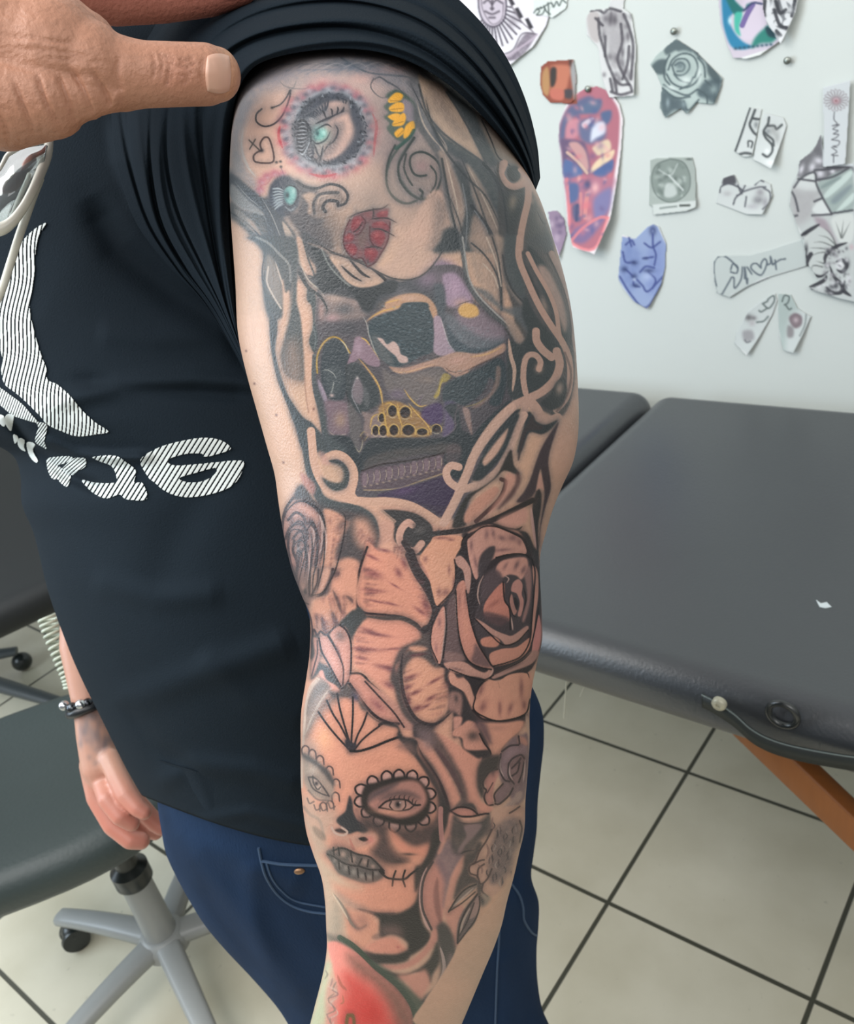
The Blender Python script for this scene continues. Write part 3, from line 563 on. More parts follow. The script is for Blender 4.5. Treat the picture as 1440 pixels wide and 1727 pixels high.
    # petals beside left rose
    F('c08c76','510,760 620,790 700,860 700,920 650,980 610,1130 570,1240 530,1300 480,1440 430,1440 470,1250 510,1080 530,960 520,860',7,1); G('55484a',660,890,40,60,.8,40,.2); G('8d6258',560,860,20,30,.6)
    for y in (1010,1060,1110,1160,1210,1260): G('74504c',590-(y-1010)*.14,y,12,20,.6,20)
    F('4a4648','700,800 820,800 900,870 950,960 940,1060 880,1120 830,1200 820,1260 780,1190 700,1160 630,1180 610,1120 650,1000 700,920 720,860',10,1,.1); F('c4917c','760,850 850,850 900,930 920,1000 880,1060 800,1060 760,970',24,.95); G('74504f',890,1040,40,70,.7,-20,.2)
    F('c48c76','640,1180 730,1160 800,1200 810,1280 780,1440 540,1440 570,1300 620,1240',14,1); F('4a4648','560,1280 640,1260 700,1290 600,1330 550,1440 500,1440',12,.85,.1)
    # centre petal
    V(460,960,5.333)
    F('cd8d77','850,-250 960,-160 1080,-150 1180,-60 1270,60 1340,200 1420,330 1400,440 1300,470 1180,430 1000,400 820,390 760,330 745,200 780,30 820,-130',6,1)
    L('33292c','850,-200 800,-60 770,60 745,200 755,320 820,390 1000,410 1160,430 1290,490 1340,560',4,1)
    for x,y,a,b,r in((890,-110,70,16,25),(1000,-170,70,16,10),(900,40,90,36,20),(900,190,110,18,5),(890,215,60,10,0),(930,290,100,10,12),(1060,310,80,12,15),(1100,150,60,10,30),(1130,30,30,50,-30),(1330,380,70,20,35),(1380,330,40,80,-20),(1180,-60,30,60,-20)): G('74444a',x,y,a,b,.8,r,.2)
    L('3d3638','1230,-130 1300,30 1380,150 1440,260',15,1,0,2); L('3d3638','1180,-240 1230,-160 1260,-80',10,1)
    # dark wedge & leaves left
    F('474848','830,400 760,340 620,450 560,540 650,520 700,620 730,640 760,540 840,450',5,1)
    F('c88e78','380,280 500,230 540,60 640,0 760,30 750,330 700,370 620,450 560,520 470,590 420,560 400,590 370,540 350,560 350,400',8,1)
    for q,w in (('540,190 590,300 620,400',10),('530,380 560,460 580,520',16),('440,430 460,520 480,570',14),('390,430 400,530',10),('480,20 560,50 600,30',16),('660,240 700,270 720,300',10)): L('5b4748',q,w/2,.85,1,4,.2)
    L('3a3033','350,240 450,220 500,100 540,0',5,.9); L('3a3033','560,520 480,590 430,560 400,592 365,545 350,700',3.5,.9); L('3a3033','130,0 180,130 280,300 340,440 355,600 345,800',3,.8)
    F('55504f','140,0 520,0 440,160 380,240 340,250 300,400 260,300 200,180',10,.6,.2); F('b88c7c','240,0 300,0 300,150 260,180 230,100',8,.7); F('c0957f','340,0 400,0 390,150 350,230 320,180',8,.8); F('c49480','450,0 520,10 470,160 400,240 360,245 420,150',6,.9); L('33292c','330,0 325,120 330,230',3,.8); L('33292c','410,0 400,120 350,230',3,.8); L('c8b8a8','170,110 220,190 250,210',4,.8,1)
    F('4b4a4a','360,600 430,620 440,760 420,830 500,880 560,940 600,1030 600,1080 520,1040 440,990 420,930 350,990 340,900 350,720',6,1)
    F('bf8a7c','365,620 420,640 430,760 400,880 350,970 345,850 375,760',5,.95); L('43383a','400,640 400,760 375,860 350,960',2.2,.9)
    F('c89082','415,620 500,620 570,740 620,830 640,950 625,1060 570,990 520,900 450,770',4,1); L('33292c','415,620 440,740 500,850 570,980 620,1070',3,1); L('33292c','500,600 560,700 610,800 640,900 635,1040',4,1)
    F('c58e80','520,580 600,510 660,560 695,640 700,800 695,960 640,1060 640,900 610,790 560,680',4,1); G('6a5a58',610,600,50,60,.8,-30,.1); L('33292c','600,500 660,550 700,650 705,800 695,960 660,1040 625,1070',3,1); G('6a5052',590,740,16,70,.7,-20)
    F('c98f80','415,930 450,910 480,990 560,1040 605,1090 590,1115 520,1070 450,1010',4,1); F('b58e80','420,980 360,1010 310,1100 290,1200 270,1440 340,1440 380,1300 450,1180 520,1080 460,1010',6,1,.1)
    F('6a6460','430,990 510,1070 440,1180 370,1290 330,1400 310,1330 330,1150 370,1050',12,.8,.2); L('c9b0a0','400,980 340,1050 310,1150 290,1300',3.5,.8); L('c9a898','520,1080 440,1180 360,1290 320,1440',4,.8)
    # middle petal 2
    F('cc8c78','840,450 1000,430 1180,450 1290,510 1340,590 1290,650 1210,720 1170,830 1130,900 1120,1040 1060,1090 960,1040 860,960 760,880 730,820 740,700 720,620 780,520',8,1)
    for x,y,a,b,r in((870,560,90,24,20),(960,590,110,16,8),(850,720,130,22,4),(1100,715,100,12,-4),(800,800,60,16,10),(1000,880,90,22,12),(1060,900,60,30,20),(780,720,50,20,15),(1050,1040,60,30,20)): G('70444a',x,y,a,b,.75,r,.2)
    L('46403f','820,420 1000,440 1160,440 1280,500 1330,560',8,.9,1,3); F('4a4444','1340,540 1440,520 1440,730 1340,690 1230,710 1170,800 1100,880 1130,1000 1180,1120 1130,1090 1060,1000 1090,850 1150,720 1260,660 1330,620',8,.9)
    L('2f2a2c','705,940 780,940 830,970 870,1020 960,1100 1060,1220 1200,1360',4,1); F('c08474','700,950 790,950 840,1010 980,1150 1100,1290 1180,1400 1060,1390 950,1340 850,1240 760,1120 690,1020',6,1); G('7a4c50',940,1220,90,40,.7,45,.2)
    F('bb8676','830,1000 900,1040 1080,1180 1250,1350 1290,1440 1180,1440 1100,1310 980,1160',5,1); L('33292c','690,1030 760,1130 850,1250 950,1340 1060,1385 1130,1390',5,1); L('33292c','830,1010 960,1150 1090,1290 1180,1420',3,.9)
    # low round petal
    F('cb9279','1200,780 1260,740 1340,770 1440,830 1500,860 1560,1000 1590,1100 1540,1250 1440,1390 1360,1395 1250,1300 1180,1180 1150,1050 1150,900',5,1); F('4a4444','1240,720 1340,690 1420,720 1520,850 1460,880 1360,800 1270,790 1200,860 1150,1000 1170,1150 1240,1290 1330,1390 1440,1400 1440,1440 1340,1440 1200,1340 1120,1180 1100,1000 1150,820',8,.9)
    F('cb9279','1230,700 1330,695 1390,715 1340,740 1260,740',8,.9)
    for x,y,a,b,r in((1240,970,70,22,-18),(1210,1060,40,22,-25),(1280,1110,60,20,-25),(1220,1180,20,60,-10),(1300,1250,60,30,-20),(1420,1160,60,20,-30),(1300,770,80,14,-8),(1460,1000,80,16,-28),(1380,1230,50,14,-30)): G('6b3f44',x,y,a,b,.85,r,.15)
def rose(c):
    F,L,G,V=c.F,c.L,c.G,c.view
    D='3f393b'
    V(680,920,5.333)
    F(D,'470,0 580,0 600,140 660,280 690,200 700,100 780,30 850,10 1080,20 1120,100 1220,220 1240,450 1250,700 1240,900 1200,1010 1130,1090 900,1180 780,1220 640,1350 580,1180 440,1110 360,1060 250,1000 240,700 300,560 430,430 460,260 440,140',7,1)
    F('cd8f79','150,110 230,30 300,40 420,20 490,20 450,120 460,260 445,400 380,470 305,555 260,430 200,260',5,1)
    for x,y,a,b,r in((200,120,36,40,0),(230,40,50,16,-10),(330,60,60,12,5),(440,290,20,60,-10),(350,400,60,40,30),(400,430,40,30,-40),(410,150,20,50,10)): G('744a4c',x,y,a,b,.75,r,.2)
    L('3b3436','70,60 120,200 210,340 260,480 290,600 250,720 190,760',12,1,0,2)
    F('b4837a','460,110 560,120 600,160 610,260 600,380 570,380 560,250 500,170',6,1)
    F('c58b7c','580,0 680,0 760,20 700,60 680,150 670,280 620,180',8,1); G('84565a',640,40,30,60,.6)
    F('c48676','300,590 350,545 375,600 370,700 345,850 345,1050 300,1050 255,930 255,750',5,1); G('6a4c4e',330,600,24,40,.7); G('7a5052',290,900,20,40,.6); L('c2a090','360,545 378,620 350,830 340,1040',3,.7)
    F('75605f','390,540 470,430 480,700 500,900 540,1030 400,1080 365,1000 370,800',22,.9,.15); F('a9776c','380,1020 480,1010 560,1060 700,1150 760,1130 790,1170 700,1200 560,1140 430,1110',8,.95)
    F('bd8271','470,400 530,320 545,430 590,560 620,680 660,830 720,950 790,1080 740,1120 640,1080 560,1010 505,880 485,650',5,1); F('6b5152','500,440 560,450 590,560 540,560 530,700 520,600',12,.6,.2); F('5e494c','580,940 660,900 720,970 780,1080 700,1080 620,1040',18,.85,.15); G('b8705e',560,700,26,120,.5)
    L('2f282b','470,430 480,650 500,850 550,1020 640,1090 750,1130',5,1); L('2f282b','550,440 600,560 630,700 680,860 760,1010 800,1080',5,1); L('c4a396','790,1080 805,1120 780,1170 700,1200',8,.9); L('2f282b','800,1060 815,1120 760,1200',4,.9)
    # inner bowl
    F('a87468','680,170 760,100 870,90 1060,90 1120,140 1160,260 1165,420 1140,640 1140,850 1080,1000 950,1080 810,1090 770,1000 700,900 640,740 620,620 690,500 670,350',8,.95)
    F('453f42','680,220 760,120 830,110 800,230 830,330 800,420 730,500 690,520 680,400',14,.95,.1); F('b67e70','830,170 900,110 1060,95 1120,140 1110,230 1040,300 1000,270 900,250 860,270',10,.95); G('7a5054',1020,150,40,40,.7)
    F('433c3f','890,280 960,260 1030,290 1080,250 1130,240 1160,330 1165,450 1130,620 1110,700 1000,780 940,700 900,560 890,400',8,.95,.05); F('a87a72','1030,330 1110,280 1155,360 1150,480 1090,620 1100,480 1060,380',9,.85,.15)
    L('b08c80','735,260 690,340 680,430 690,530',6,.9,1); L('c0a090','920,270 950,300 930,330',4,.8,1)
    F('b87766','730,490 900,330 910,460 960,560 950,680 880,660 790,620 735,560',6,1); G('7a4c4a',800,560,50,40,.6,20); G('8a5650',850,440,60,16,.6,-40); F('4a4144','690,560 780,610 950,690 960,790 860,760 740,700 660,640',12,.95)
    F('b07c72','950,400 1000,330 1050,360 1050,470 1080,560 1050,620 1020,560 990,470 960,450',5,.95,.1); for_q=('960,440 950,520 990,600 1040,630 1080,560 1060,470 1040,400','1000,340 960,400 950,440','1080,560 1060,620 1000,640','1040,440 1000,520 1000,580','1110,300 1140,380 1140,480 1110,600')
    for q in for_q: L('2b2528',q,4,.95)
    F('403a3c','980,470 1030,470 1060,530 1030,600 980,560',5,.9); L('b59488','975,470 960,530 990,590',3.4,.9,1); L('b59488','1050,430 1075,520 1030,620',3.6,.9,1); L('b59488','1110,570 1090,650',4,.8,1); L('b59488','975,680 1000,770',7,.8,1)
    L('ab8478','640,660 760,720 880,800 960,840 1040,800 1110,740',8,1); L('2b2528','620,640 740,740 860,830 900,900 960,900 1040,850 1110,760',3.5,.95)
    F('b97c6b','700,870 760,830 860,850 880,880 820,910 720,910',6,.95); F('473f42','680,780 760,790 860,840 740,830 700,870 660,820',9,.9); F('bd8170','780,960 880,930 1000,930 1080,880 1130,830 1140,880 1060,1000 940,1060 820,1090 780,1030',7,1); L('3a3335','700,910 820,920 900,900 960,930 1030,900',6,.9,1)
    F('6a5556','820,1110 960,1060 1080,1000 1140,900 1180,960 1120,1060 980,1110 850,1170',12,.9,.15); F('b58278','780,1200 900,1150 1040,1110 1140,1050 1130,1080 960,1150 830,1200',7,.9)
    F('bd887c','1180,240 1215,230 1220,500 1190,700 1160,850 1140,760 1160,640 1190,430',5,1); L('2b2528','1120,110 1165,240 1175,400 1160,560 1140,760 1150,900',5,1); F('bb8078','1220,480 1250,720 1230,900 1190,1000 1160,900 1200,700',6,.95); L('2b2528','1225,200 1225,420 1200,620 1160,830',4,.9); L('c0a090','1150,150 1200,190',5,.9,1)
    # petals below
    F(D,'390,1060 430,1120 600,1160 640,1370 600,1440 460,1440 420,1290 370,1200',6,1)
    F('c88c78','420,1130 450,1140 490,1190 560,1180 600,1220 640,1380 680,1290 760,1220 860,1230 960,1180 1100,1140 1150,1180 1130,1440 560,1440 560,1380 500,1290 430,1240 405,1180',6,1); F(D,'580,1170 680,1210 760,1210 690,1280 640,1370 600,1250',7,1)
    V(700,1140,5.333)
    F(D,'300,60 350,90 400,90 470,200 520,310 600,390 700,410 820,400 960,370 1000,350 980,420 920,520 830,600 770,680 700,720 560,760 450,700 400,560 340,540 340,330 250,370 150,440 0,430 0,560 150,480 300,300',6,1)
    F('ca8f79','450,120 500,80 540,200 600,90 760,60 900,30 1000,0 1030,90 1020,200 990,350 880,380 780,400 700,380 600,390 520,300 470,200',6,1)
    for x,y,a,b,r in((630,270,50,70,-10),(780,300,30,70,0),(860,290,30,50,20),(570,150,20,80,20),(960,120,30,90,10),(950,260,30,40,20),(610,330,40,30,30)): G('6e4648',x,y,a,b,.75,r,.15)
    L('a8a4a0','1010,40 1000,160 950,260',3,.5,1); L('33292c','520,310 600,385 700,400 800,405 900,390 1000,350',4,1)
    F('ad7f74','300,300 310,170 350,140 420,180 410,350 360,330',8,.9,.2); G(D,370,200,20,40,.7)
    F('c48a78','350,480 420,440 480,400 560,440 600,560 660,650 620,665 450,660 420,560 340,540',5,1); F('c0897a','350,370 420,370 410,440 350,480 345,420',5,1); G('4a4040',520,540,60,50,.9,0,.1); G('6b5052',580,440,60,50,.7)
    F('ca8f79','660,420 800,420 940,400 980,420 940,500 850,580 780,660 770,710 690,710 650,600 600,500 570,430',6,1); F('6a5254','560,420 640,440 680,600 620,540',10,.9); L('33292c','580,520 620,600 670,670 680,700',3,1)
    G('a07468',740,470,90,30,.5)
    # purple-grey small flowers
    F('7d666a','860,570 940,540 1010,520 1040,700 1020,900 980,1100 900,1160 840,1060 780,960 750,850 770,720',8,1,.15)
    F('c48a78','930,550 990,560 1010,620 930,620',6,.9)
    F('8f7478','800,680 900,610 980,620 1000,680 960,720 880,740 840,800 830,920 780,920 750,840 760,740',6,1,.1); F('8a6c6c','840,800 900,740 960,710 980,760 970,860 930,960 880,970 840,900',6,1,.15)
    for q in ('770,700 760,830 800,930 850,950','840,790 880,740 950,710 980,740','840,800 840,900 890,970','870,830 920,780 950,740','870,900 920,860 940,780','930,960 960,880 980,780','930,540 940,610','780,680 850,630 930,620'): L('3a3035',q,3,.85)
    for q in ('770,740 765,830 800,910','990,740 980,880 970,960','850,800 850,880 880,940','1000,600 1005,760'): L('b59a94',q,2.6,.8,1)
    F('b67e72','620,950 680,850 740,840 750,890 720,960 700,1060 700,1150 650,1150 620,1080 640,1010',5,1); G('6b4a4c',700,870,20,50,.6); L('33292c','740,840 680,850 615,940 615,1000 640,1030 620,1090 650,1160 700,1160',3,.9); L('33292c','700,960 650,1050',2,.7)
    F('84696a','730,1050 800,970 850,990 830,1080 760,1150 720,1120',5,1); L('33292c','720,1130 715,1060 790,970',3,.8); L('33292c','720,1150 760,1150 840,1080 880,1010',3,.8); F('a68a80','700,1260 800,1170 900,1080 960,1040 950,1110 880,1170 840,1260 760,1340 700,1440 680,1400 680,1320',6,1,.1); F('a68a80','900,1060 950,1040 960,1080 920,1130',5,.8)
    F('b58e80','840,1300 900,1220 980,1190 1000,1300 960,1440 700,1440 760,1380',6,.9,.1); G('6d5a5c',860,1400,120,60,.8,-10,.3); G('6a5256',850,1240,30,80,.7,20)
    # thin sliver at right edge
    L('c0a090','1000,120 1000,350 1020,500 1030,750',4,.6,1)
    # hair sweeping down between face and flowers
    F('c78b78','150,500 300,560 440,660 560,740 600,740 570,850 560,1000 600,1130 700,1190 640,1240 560,1240 540,1160 460,1150 420,1000 330,840 220,700 150,600',6,1); F('584c4b','0,450 150,480 330,740 440,960 470,1160 400,1180 340,1200 400,1070 330,900 230,760 130,600 30,560',10,.9,.15)
    F('c78b78','0,560 110,620 200,720 300,880 390,1060 400,1120 330,1190 300,1240 280,1100 220,900 130,760 40,660',8,1); F('4a4241','560,850 600,760 700,720 760,720 740,830 660,880 610,960 620,1040 600,1090 560,1000',8,1)
    F('7a6466','30,490 140,500 170,620 120,660 60,600',20,.8,.2); L('5a4648','170,640 260,750 350,900 430,1080',8,.8,1,3); L('4a4241','200,1000 270,1150 290,1300 270,1440',14,.9,0,4); F('4a4444','0,700 60,740 130,860 200,1000 230,1150 220,1300 150,1440 210,1440 280,1300 280,1100 210,900 120,760 0,640',8,.9)
    L('3a3033','0,590 60,720 140,830 220,960 280,1110 300,1230',5,.9,0,1.4)
    # leaves
    F('c58676','340,1215 420,1185 520,1200 560,1240 480,1260 380,1245',4,1); F('4a4444','400,1180 440,1150 520,1150 560,1230 520,1195 450,1180',5,1); L('33292c','310,1215 400,1180 500,1195 560,1240',3,1); L('33292c','310,1215 400,1260 500,1265 600,1245 660,1240',3.5,1); F('c0917c','350,1260 440,1280 560,1270 640,1250 600,1300 480,1330 400,1310',5,.95); L('33292c','340,1260 380,1310 470,1330 600,1320 640,1300',2.5,.8); L('c78b78','560,1160 640,1210 700,1200',6,.7,1)
    F('5a5050','300,1300 420,1330 620,1310 680,1290 680,1440 340,1440',16,.85,.15); F('8f7672','450,1400 520,1350 600,1330 560,1400 480,1440',8,.9)
    F('c08278','310,1260 350,1290 320,1440 280,1440',7,.9); F('b07a78','235,1200 270,1240 260,1440 220,1440',6,.9)
def rose3(c):
    F,L,G,V=c.F,c.L,c.G,c.view; D='393235'; c.halo=.12; V(707,860,3.167)
    F(D,'255,130 370,88 480,108 560,150 600,250 640,330 650,500 645,700 600,850 500,890 370,912 250,890 160,855 100,825 60,720 70,600 100,520 130,460 190,430 190,280 210,240 240,150',3)
    F('c49082','262,150 330,95 400,90 470,115 540,150 572,212 560,238 480,240 410,255 350,300 320,350 300,370 275,300 260,220',2)
    for x,y,a,b,r in((360,130,14,30,10),(395,125,12,30,-10),(440,150,24,16,20),(500,150,30,20,10),(535,170,14,20,0),(278,190,10,34,0),(300,280,10,40,-10),(440,215,60,10,-5)): G('6d5054',x,y,a,b,.65,r,.15)
    F('4b4346','330,240 370,200 405,198 392,260 350,320 320,372 314,300',5)
    F('b68a7e','190,262 222,245 262,290 277,340 267,440 250,430 235,330 205,300',2)
    F('cf967c','5,250 60,170 90,140 222,140 225,190 190,260 190,330 180,425 100,515 70,440 50,350 20,290',2)
    for x,y,a,b,r in((32,262,14,18,0),(120,150,50,10,0),(170,160,20,8,0),(185,390,10,40,0),(140,440,26,20,-40),(105,440,14,30,0),(160,320,10,30,0)): G('78504f',x,y,a,b,.7,r,.2)
    F('c48b7b','100,560 130,515 140,570 130,700 115,810 95,812 65,740 65,650',2); G('6e5054',108,600,10,30,.6); G('7b5456',90,740,10,30,.5); L('c9a89a','132,530 140,600 126,720 116,800',1.3,.8)
    F('6d5858','145,520 190,450 205,600 215,720 240,800 150,815 125,790 140,650',8,.95,.1); F('8d6d68','140,760 220,770 240,805 150,815',8,.8)
    F('bc8171','195,430 235,375 252,430 267,560 287,640 322,730 388,832 385,852 330,842 270,812 230,742 205,620',2); F('665052','300,720 330,750 380,830 340,838 280,812 290,760',8,.85,.1); G('805653',215,480,8,50,.6); G('7a5653',250,470,10,60,.5); G('c98e78',250,620,16,60,.6)
    F('b68779','130,822 170,812 240,812 300,850 350,868 385,842 397,860 372,900 330,905 240,882 170,862',3); G('6d5353',200,850,40,8,.6,15)
    F('4a4144','320,480 330,400 370,330 430,280 500,250 570,245 600,320 605,450 590,600 575,690 540,760 470,800 390,840 350,750 310,680 295,580',3)
    F('c18c7e','412,305 450,268 560,252 582,290 572,330 545,372 520,352 480,345 440,362 412,342',4); G('634a4d',520,295,12,30,.75,25); G('634a4d',556,320,12,26,.7,25); G('634a4d',460,300,10,26,.5,30)
    F('5b4d50','350,350 412,320 445,372 400,430 340,482 330,430',8,.9,.1)
    F('ba796a','448,385 456,480 482,530 480,592 430,575 350,562 355,490',2); F('5d484a','350,545 430,560 480,580 470,600 420,620 350,580',7,.85); G('8a564f',400,500,40,12,.6,-35)
    F('b27e74','490,430 500,390 530,370 552,400 547,450 558,490 545,562 525,562 537,500 522,450 505,440',2); F('a8786e','480,485 494,450 506,500 522,540 502,562 485,525',2)
    F('9d746e','560,335 590,300 600,380 590,500 562,592 550,582 575,480 570,400',5,.9,.1); F('332d30','505,470 518,470 530,500 520,535 508,505',2)
    F('ad8276','295,580 340,600 400,640 460,665 500,670 572,620 582,640 540,692 470,722 450,712 430,690 370,652',2); F('ba7e6c','330,690 390,675 430,700 410,732 340,727',3)
    F('c18573','375,772 440,742 520,732 592,682 586,742 540,792 470,822 395,832',2); F('bd897a','604,300 632,330 637,440 622,560 607,680 592,700 600,600 613,450',2); F('c0807a','640,560 651,640 640,740 602,780 607,700 626,600',2)
    F('a67e74','395,884 470,842 550,802 602,752 640,762 600,822 500,862 400,902',3); G('5c484a',500,838,60,8,.7,-25)
    F('ca907a','298,1000 330,930 370,905 420,915 480,880 560,870 588,900 592,1000 562,1090 430,1125 340,1100 290,1060',2)
    for x,y,a,b,r in((340,1050,22,40,20),(430,1060,12,44,0),(486,1060,14,34,20),(545,950,14,60,0),(330,960,16,40,20),(560,1040,14,30,0)): G('70484a',x,y,a,b,.65,r,.15)
    F('c48f7c','160,870 190,880 200,912 250,900 280,960 300,1000 282,1050 250,982 190,942 165,922',2); F(D,'240,888 350,905 312,960 296,1002 270,930',3)
    for q,w in (('345,345 320,400 312,460 325,512',2.4),('456,350 478,368 465,392',1.8),('490,570 496,610 500,645',2.6),('578,545 552,592',1.8),('556,545 530,590',1.6),('596,270 632,300',2.2),('385,842 392,862 370,895',1.8),('190,440 200,600 215,700',1.2)): L('c3a094',q,w,.85,1)
    for q,w in (('262,150 330,95 400,88 470,112 545,148',2.2),('410,255 480,238 560,238 600,262',2.8),('250,430 268,560 288,640 322,730 385,830',2.4),('195,430 205,620 230,742 270,812 330,842 385,852',2.6),('100,515 180,425 195,330 188,265',2.4),('70,600 62,720 98,812',2),('140,520 145,640 128,790',2),('600,262 618,330 612,450 600,600 590,700 545,780 470,815 392,835',2.4),('640,330 640,500 625,600 604,700',2.2),('295,580 370,655 445,720 520,705 582,642',2.2),('448,385 455,480 482,530 486,640',2.4),('490,430 480,490 500,560 525,575',1.8),('552,400 570,480 545,565',1.8),('300,1000 290,1062 340,1102 430,1127 562,1092 592,1010',2.6),('370,908 330,930 298,1000',1.8),('588,900 580,875 560,868',1.6),('420,915 430,950',1.6),('395,884 470,845 550,805 602,755',1.8),('160,850 250,885 340,908 395,884',2.2),('225,190 232,160 255,130',2.4)): L('241f22',q,w,.9,1 if w<2 else 0)
import numpy as np
import math
def skull3(c):
    F,L,G,V=c.F,c.L,c.G,c.view; R=np.random.RandomState(11); h0=c.halo; c.halo=0; V(520,450,2.789)
    F('555156','60,60 200,90 360,90 520,40 560,0 720,0 760,130 800,180 900,240 950,330 960,620 900,680 800,760 760,900 700,1000 660,1040 400,1085 220,1080 100,860 60,700 30,560 30,300',4,1,.12)
    # forehead, left temple
    F('8f7d77','70,120 150,95 260,110 285,160 270,230 200,250 120,250 60,240 50,170',14,.9,.3); G('b39a8c',130,140,60,30,.8); G('b2958a',230,160,40,24,.8,10); G('55565a',170,200,46,30,.85); G('b08a8c',110,240,40,20,.7); G('a8857e',60,210,14,50,.7); G('47484d',190,290,60,34,.9)
    F('3f454b','280,120 360,90 480,60 560,60 640,110 640,190 600,190 560,140 480,120 420,120 350,160 290,210 250,200',12,.85,.2); G('6c6a70',430,110,60,26,.6,0,.3); G('8a7486',560,60,60,50,.8,0,.2)
    F('a98ea4','630,40 690,30 740,90 770,150 760,180 700,190 650,180 640,110',10,.9,.2); G('b496aa',690,100,30,50,.7); G('c0998c',720,170,40,24,.7); F('50585f','590,90 635,90 645,200 640,290 615,240 600,190',8,.9,.15)
    # brow rim of the right socket
    F('bd9274','270,260 300,230 350,195 370,160 440,130 520,125 570,150 600,190 605,230 585,240 565,200 555,172 450,172 420,200 360,215 300,240',4,.95,.12); L('cba04c','282,250 310,228 350,208 400,195 440,180',1.8,.85,1); L('cfa24e','360,170 400,160 440,150',2.4,.7,1,2); L('d6a05c','575,185 590,225',2.4,.85,1); G('c9a392',480,148,60,14,.6)
    # right socket
    F('3c4a50','290,255 360,222 430,195 450,170 552,168 568,200 585,245 590,330 588,395 520,425 470,455 400,470 350,440 310,390 285,320',3,1,.06)
    for _ in range(170):
        x=300+R.rand()*280; y=180+R.rand()*270; L(('7f9098','28343a')[_%2],f'{x},{y} {x+7+R.rand()*8},{y-2+R.rand()*4}',.9+R.rand()*.5,.5)
    F('6b6a6a','300,320 350,340 380,400 400,460 350,440 315,395',10,.7,.3); F('caa9a0','325,335 350,340 370,365 400,350 425,375 435,410 465,425 465,450 430,450 410,420 380,395 345,360',3,.95,.1)
    L('a8a49e','255,230 275,270 285,320 310,390 330,430',2,.8,1); L('bfa24e','260,345 285,370 310,400 335,440',2.2,.75,1)
    # bridge between the sockets, right
    F('a58f9c','590,240 620,235 640,300 660,360 690,400 640,420 590,400 592,320',3,.95,.12); L('c6bcc0','622,240 640,300 660,360 695,405',1.8,.7,1)
    F('6a6f76','645,220 700,240 760,270 840,300 920,330 900,370 800,400 720,400 670,360 650,300',10,.95,.25); F('46525a','650,270 690,330 760,380 850,380 910,355 880,390 790,410 710,405 668,365',8,.95,.1); F('8c7b85','700,200 790,190 850,240 920,290 920,330 840,340 760,300 700,250',16,.9,.25); F('d3a564','706,195 740,170 790,185 800,225 760,240 715,228',5,.95); L('4a4440','690,190 720,172 780,155',1.4,.85,1)
    for _ in range(90):
        x=650+R.rand()*200; y=270+R.rand()*120; L('85949b',f'{x},{y} {x+10},{y+1+R.rand()*3}',.9,.4)
    # cheek bone
    F('b38e7c','380,470 450,475 540,450 620,425 700,400 790,408 860,390 920,360 925,395 860,430 780,470 720,520 660,500 620,470 560,475 500,495 430,505',4,.95,.15); L('cfa46a','760,425 840,410 915,375',2.6,.7,1,3); L('cda47a','390,490 450,497 520,480 600,455',2,.7,1,2); G('c79a8e',700,440,50,18,.5,-15)
    L('554440','640,470 665,490 700,500',1.6,.7,1); L('554440','700,510 780,470 860,435 920,405',2,.8,1)
    # cheek hollow
    F('726a68','350,480 400,510 500,500 620,475 640,520 620,580 600,640 530,660 470,620 400,620 360,560',8,.95,.3); G('6a5c74',420,600,40,26,.6); G('8a7a70',560,530,50,20,.5)
    for _ in range(120):
        x=370+R.rand()*250; y=490+R.rand()*140; L(('9a918e','4c4a4e')[_%2],f'{x},{y} {x+8},{y-2+R.rand()*6}',.9,.4)
    F('a4904e','640,500 670,515 650,540 625,550 615,600 600,620 590,610 610,570 620,530',3,.85,.15); L('cdb04c','635,520 620,560 612,600 590,612',1.3,.8,1)
    F('3d484d','640,560 700,520 800,480 890,430 930,470 930,560 900,650 850,640 880,560 850,520 820,590 740,650 690,640 650,650 630,610',5,1,.06)
    for _ in range(150):
        x=650+R.rand()*230; y=480+R.rand()*160; L(('6f8088','283236')[_%2],f'{x},{y} {x+8+R.rand()*6},{y-3+R.rand()*3}',.9,.4)
    F('857069','885,470 905,480 895,560 850,620 800,660 770,660 840,610 875,550',5,.85,.2); L('93855a','730,660 790,645 840,615',1.8,.7,1)
    # nose
    F('8c7480','220,335 250,330 285,360 310,400 335,440 330,470 280,460 240,430 200,460 180,450 205,400',3,.95,.15); L('cfa64a','245,332 270,345 290,370',2.2,.9,1); G('a58e9a',235,380,20,40,.6)
    F('42484b','178,470 225,450 260,480 300,520 328,580 332,640 290,670 240,690 205,650 180,590',3,1,.05); F('8a7a80','215,540 235,520 260,580 250,640 225,640 205,600',6,.8,.2); F('6a6a6c','260,560 285,600 285,650 265,650',5,.6); L('a09aa0','225,520 205,600 230,660 250,700',1.4,.7,1); G('c8c0ba',230,522,6,8,.7)
    L('c89a5c','235,430 270,470 300,510 330,560 345,600 350,660',3,.8,1,2); L('d0ac5c','300,500 330,555 345,620 355,680',1.4,.85,1); L('2c3032','195,415 178,470 175,560 190,640 215,700',2,.85,1)
    # left socket
    F('3e464b','60,440 75,370 110,340 150,350 180,390 190,430 175,470 178,560 165,620 120,630 85,600 60,530',3,1,.06); F('545a5c','85,480 130,470 160,500 150,580 110,600 85,560',8,.6,.3)
    L('c3982f','42,500 40,430 60,375 90,340 125,330 160,350 195,405',2.2,.8,0,1.6); L('c9a66a','36,470 40,420 65,365 100,336',3,.4,0,4); L('c0bcb0','150,345 175,370 190,410',1.6,.8,1); F('9a8a98','45,530 65,560 88,620 75,635 50,580',3,.85)
    for q in ('65,490 90,485 120,505 130,530','120,535 115,570 105,600','150,480 148,500','80,500 75,540'): L('a8a8a2',q,1.5,.8,1)
    G('c4aaa4',110,605,12,9,.8)
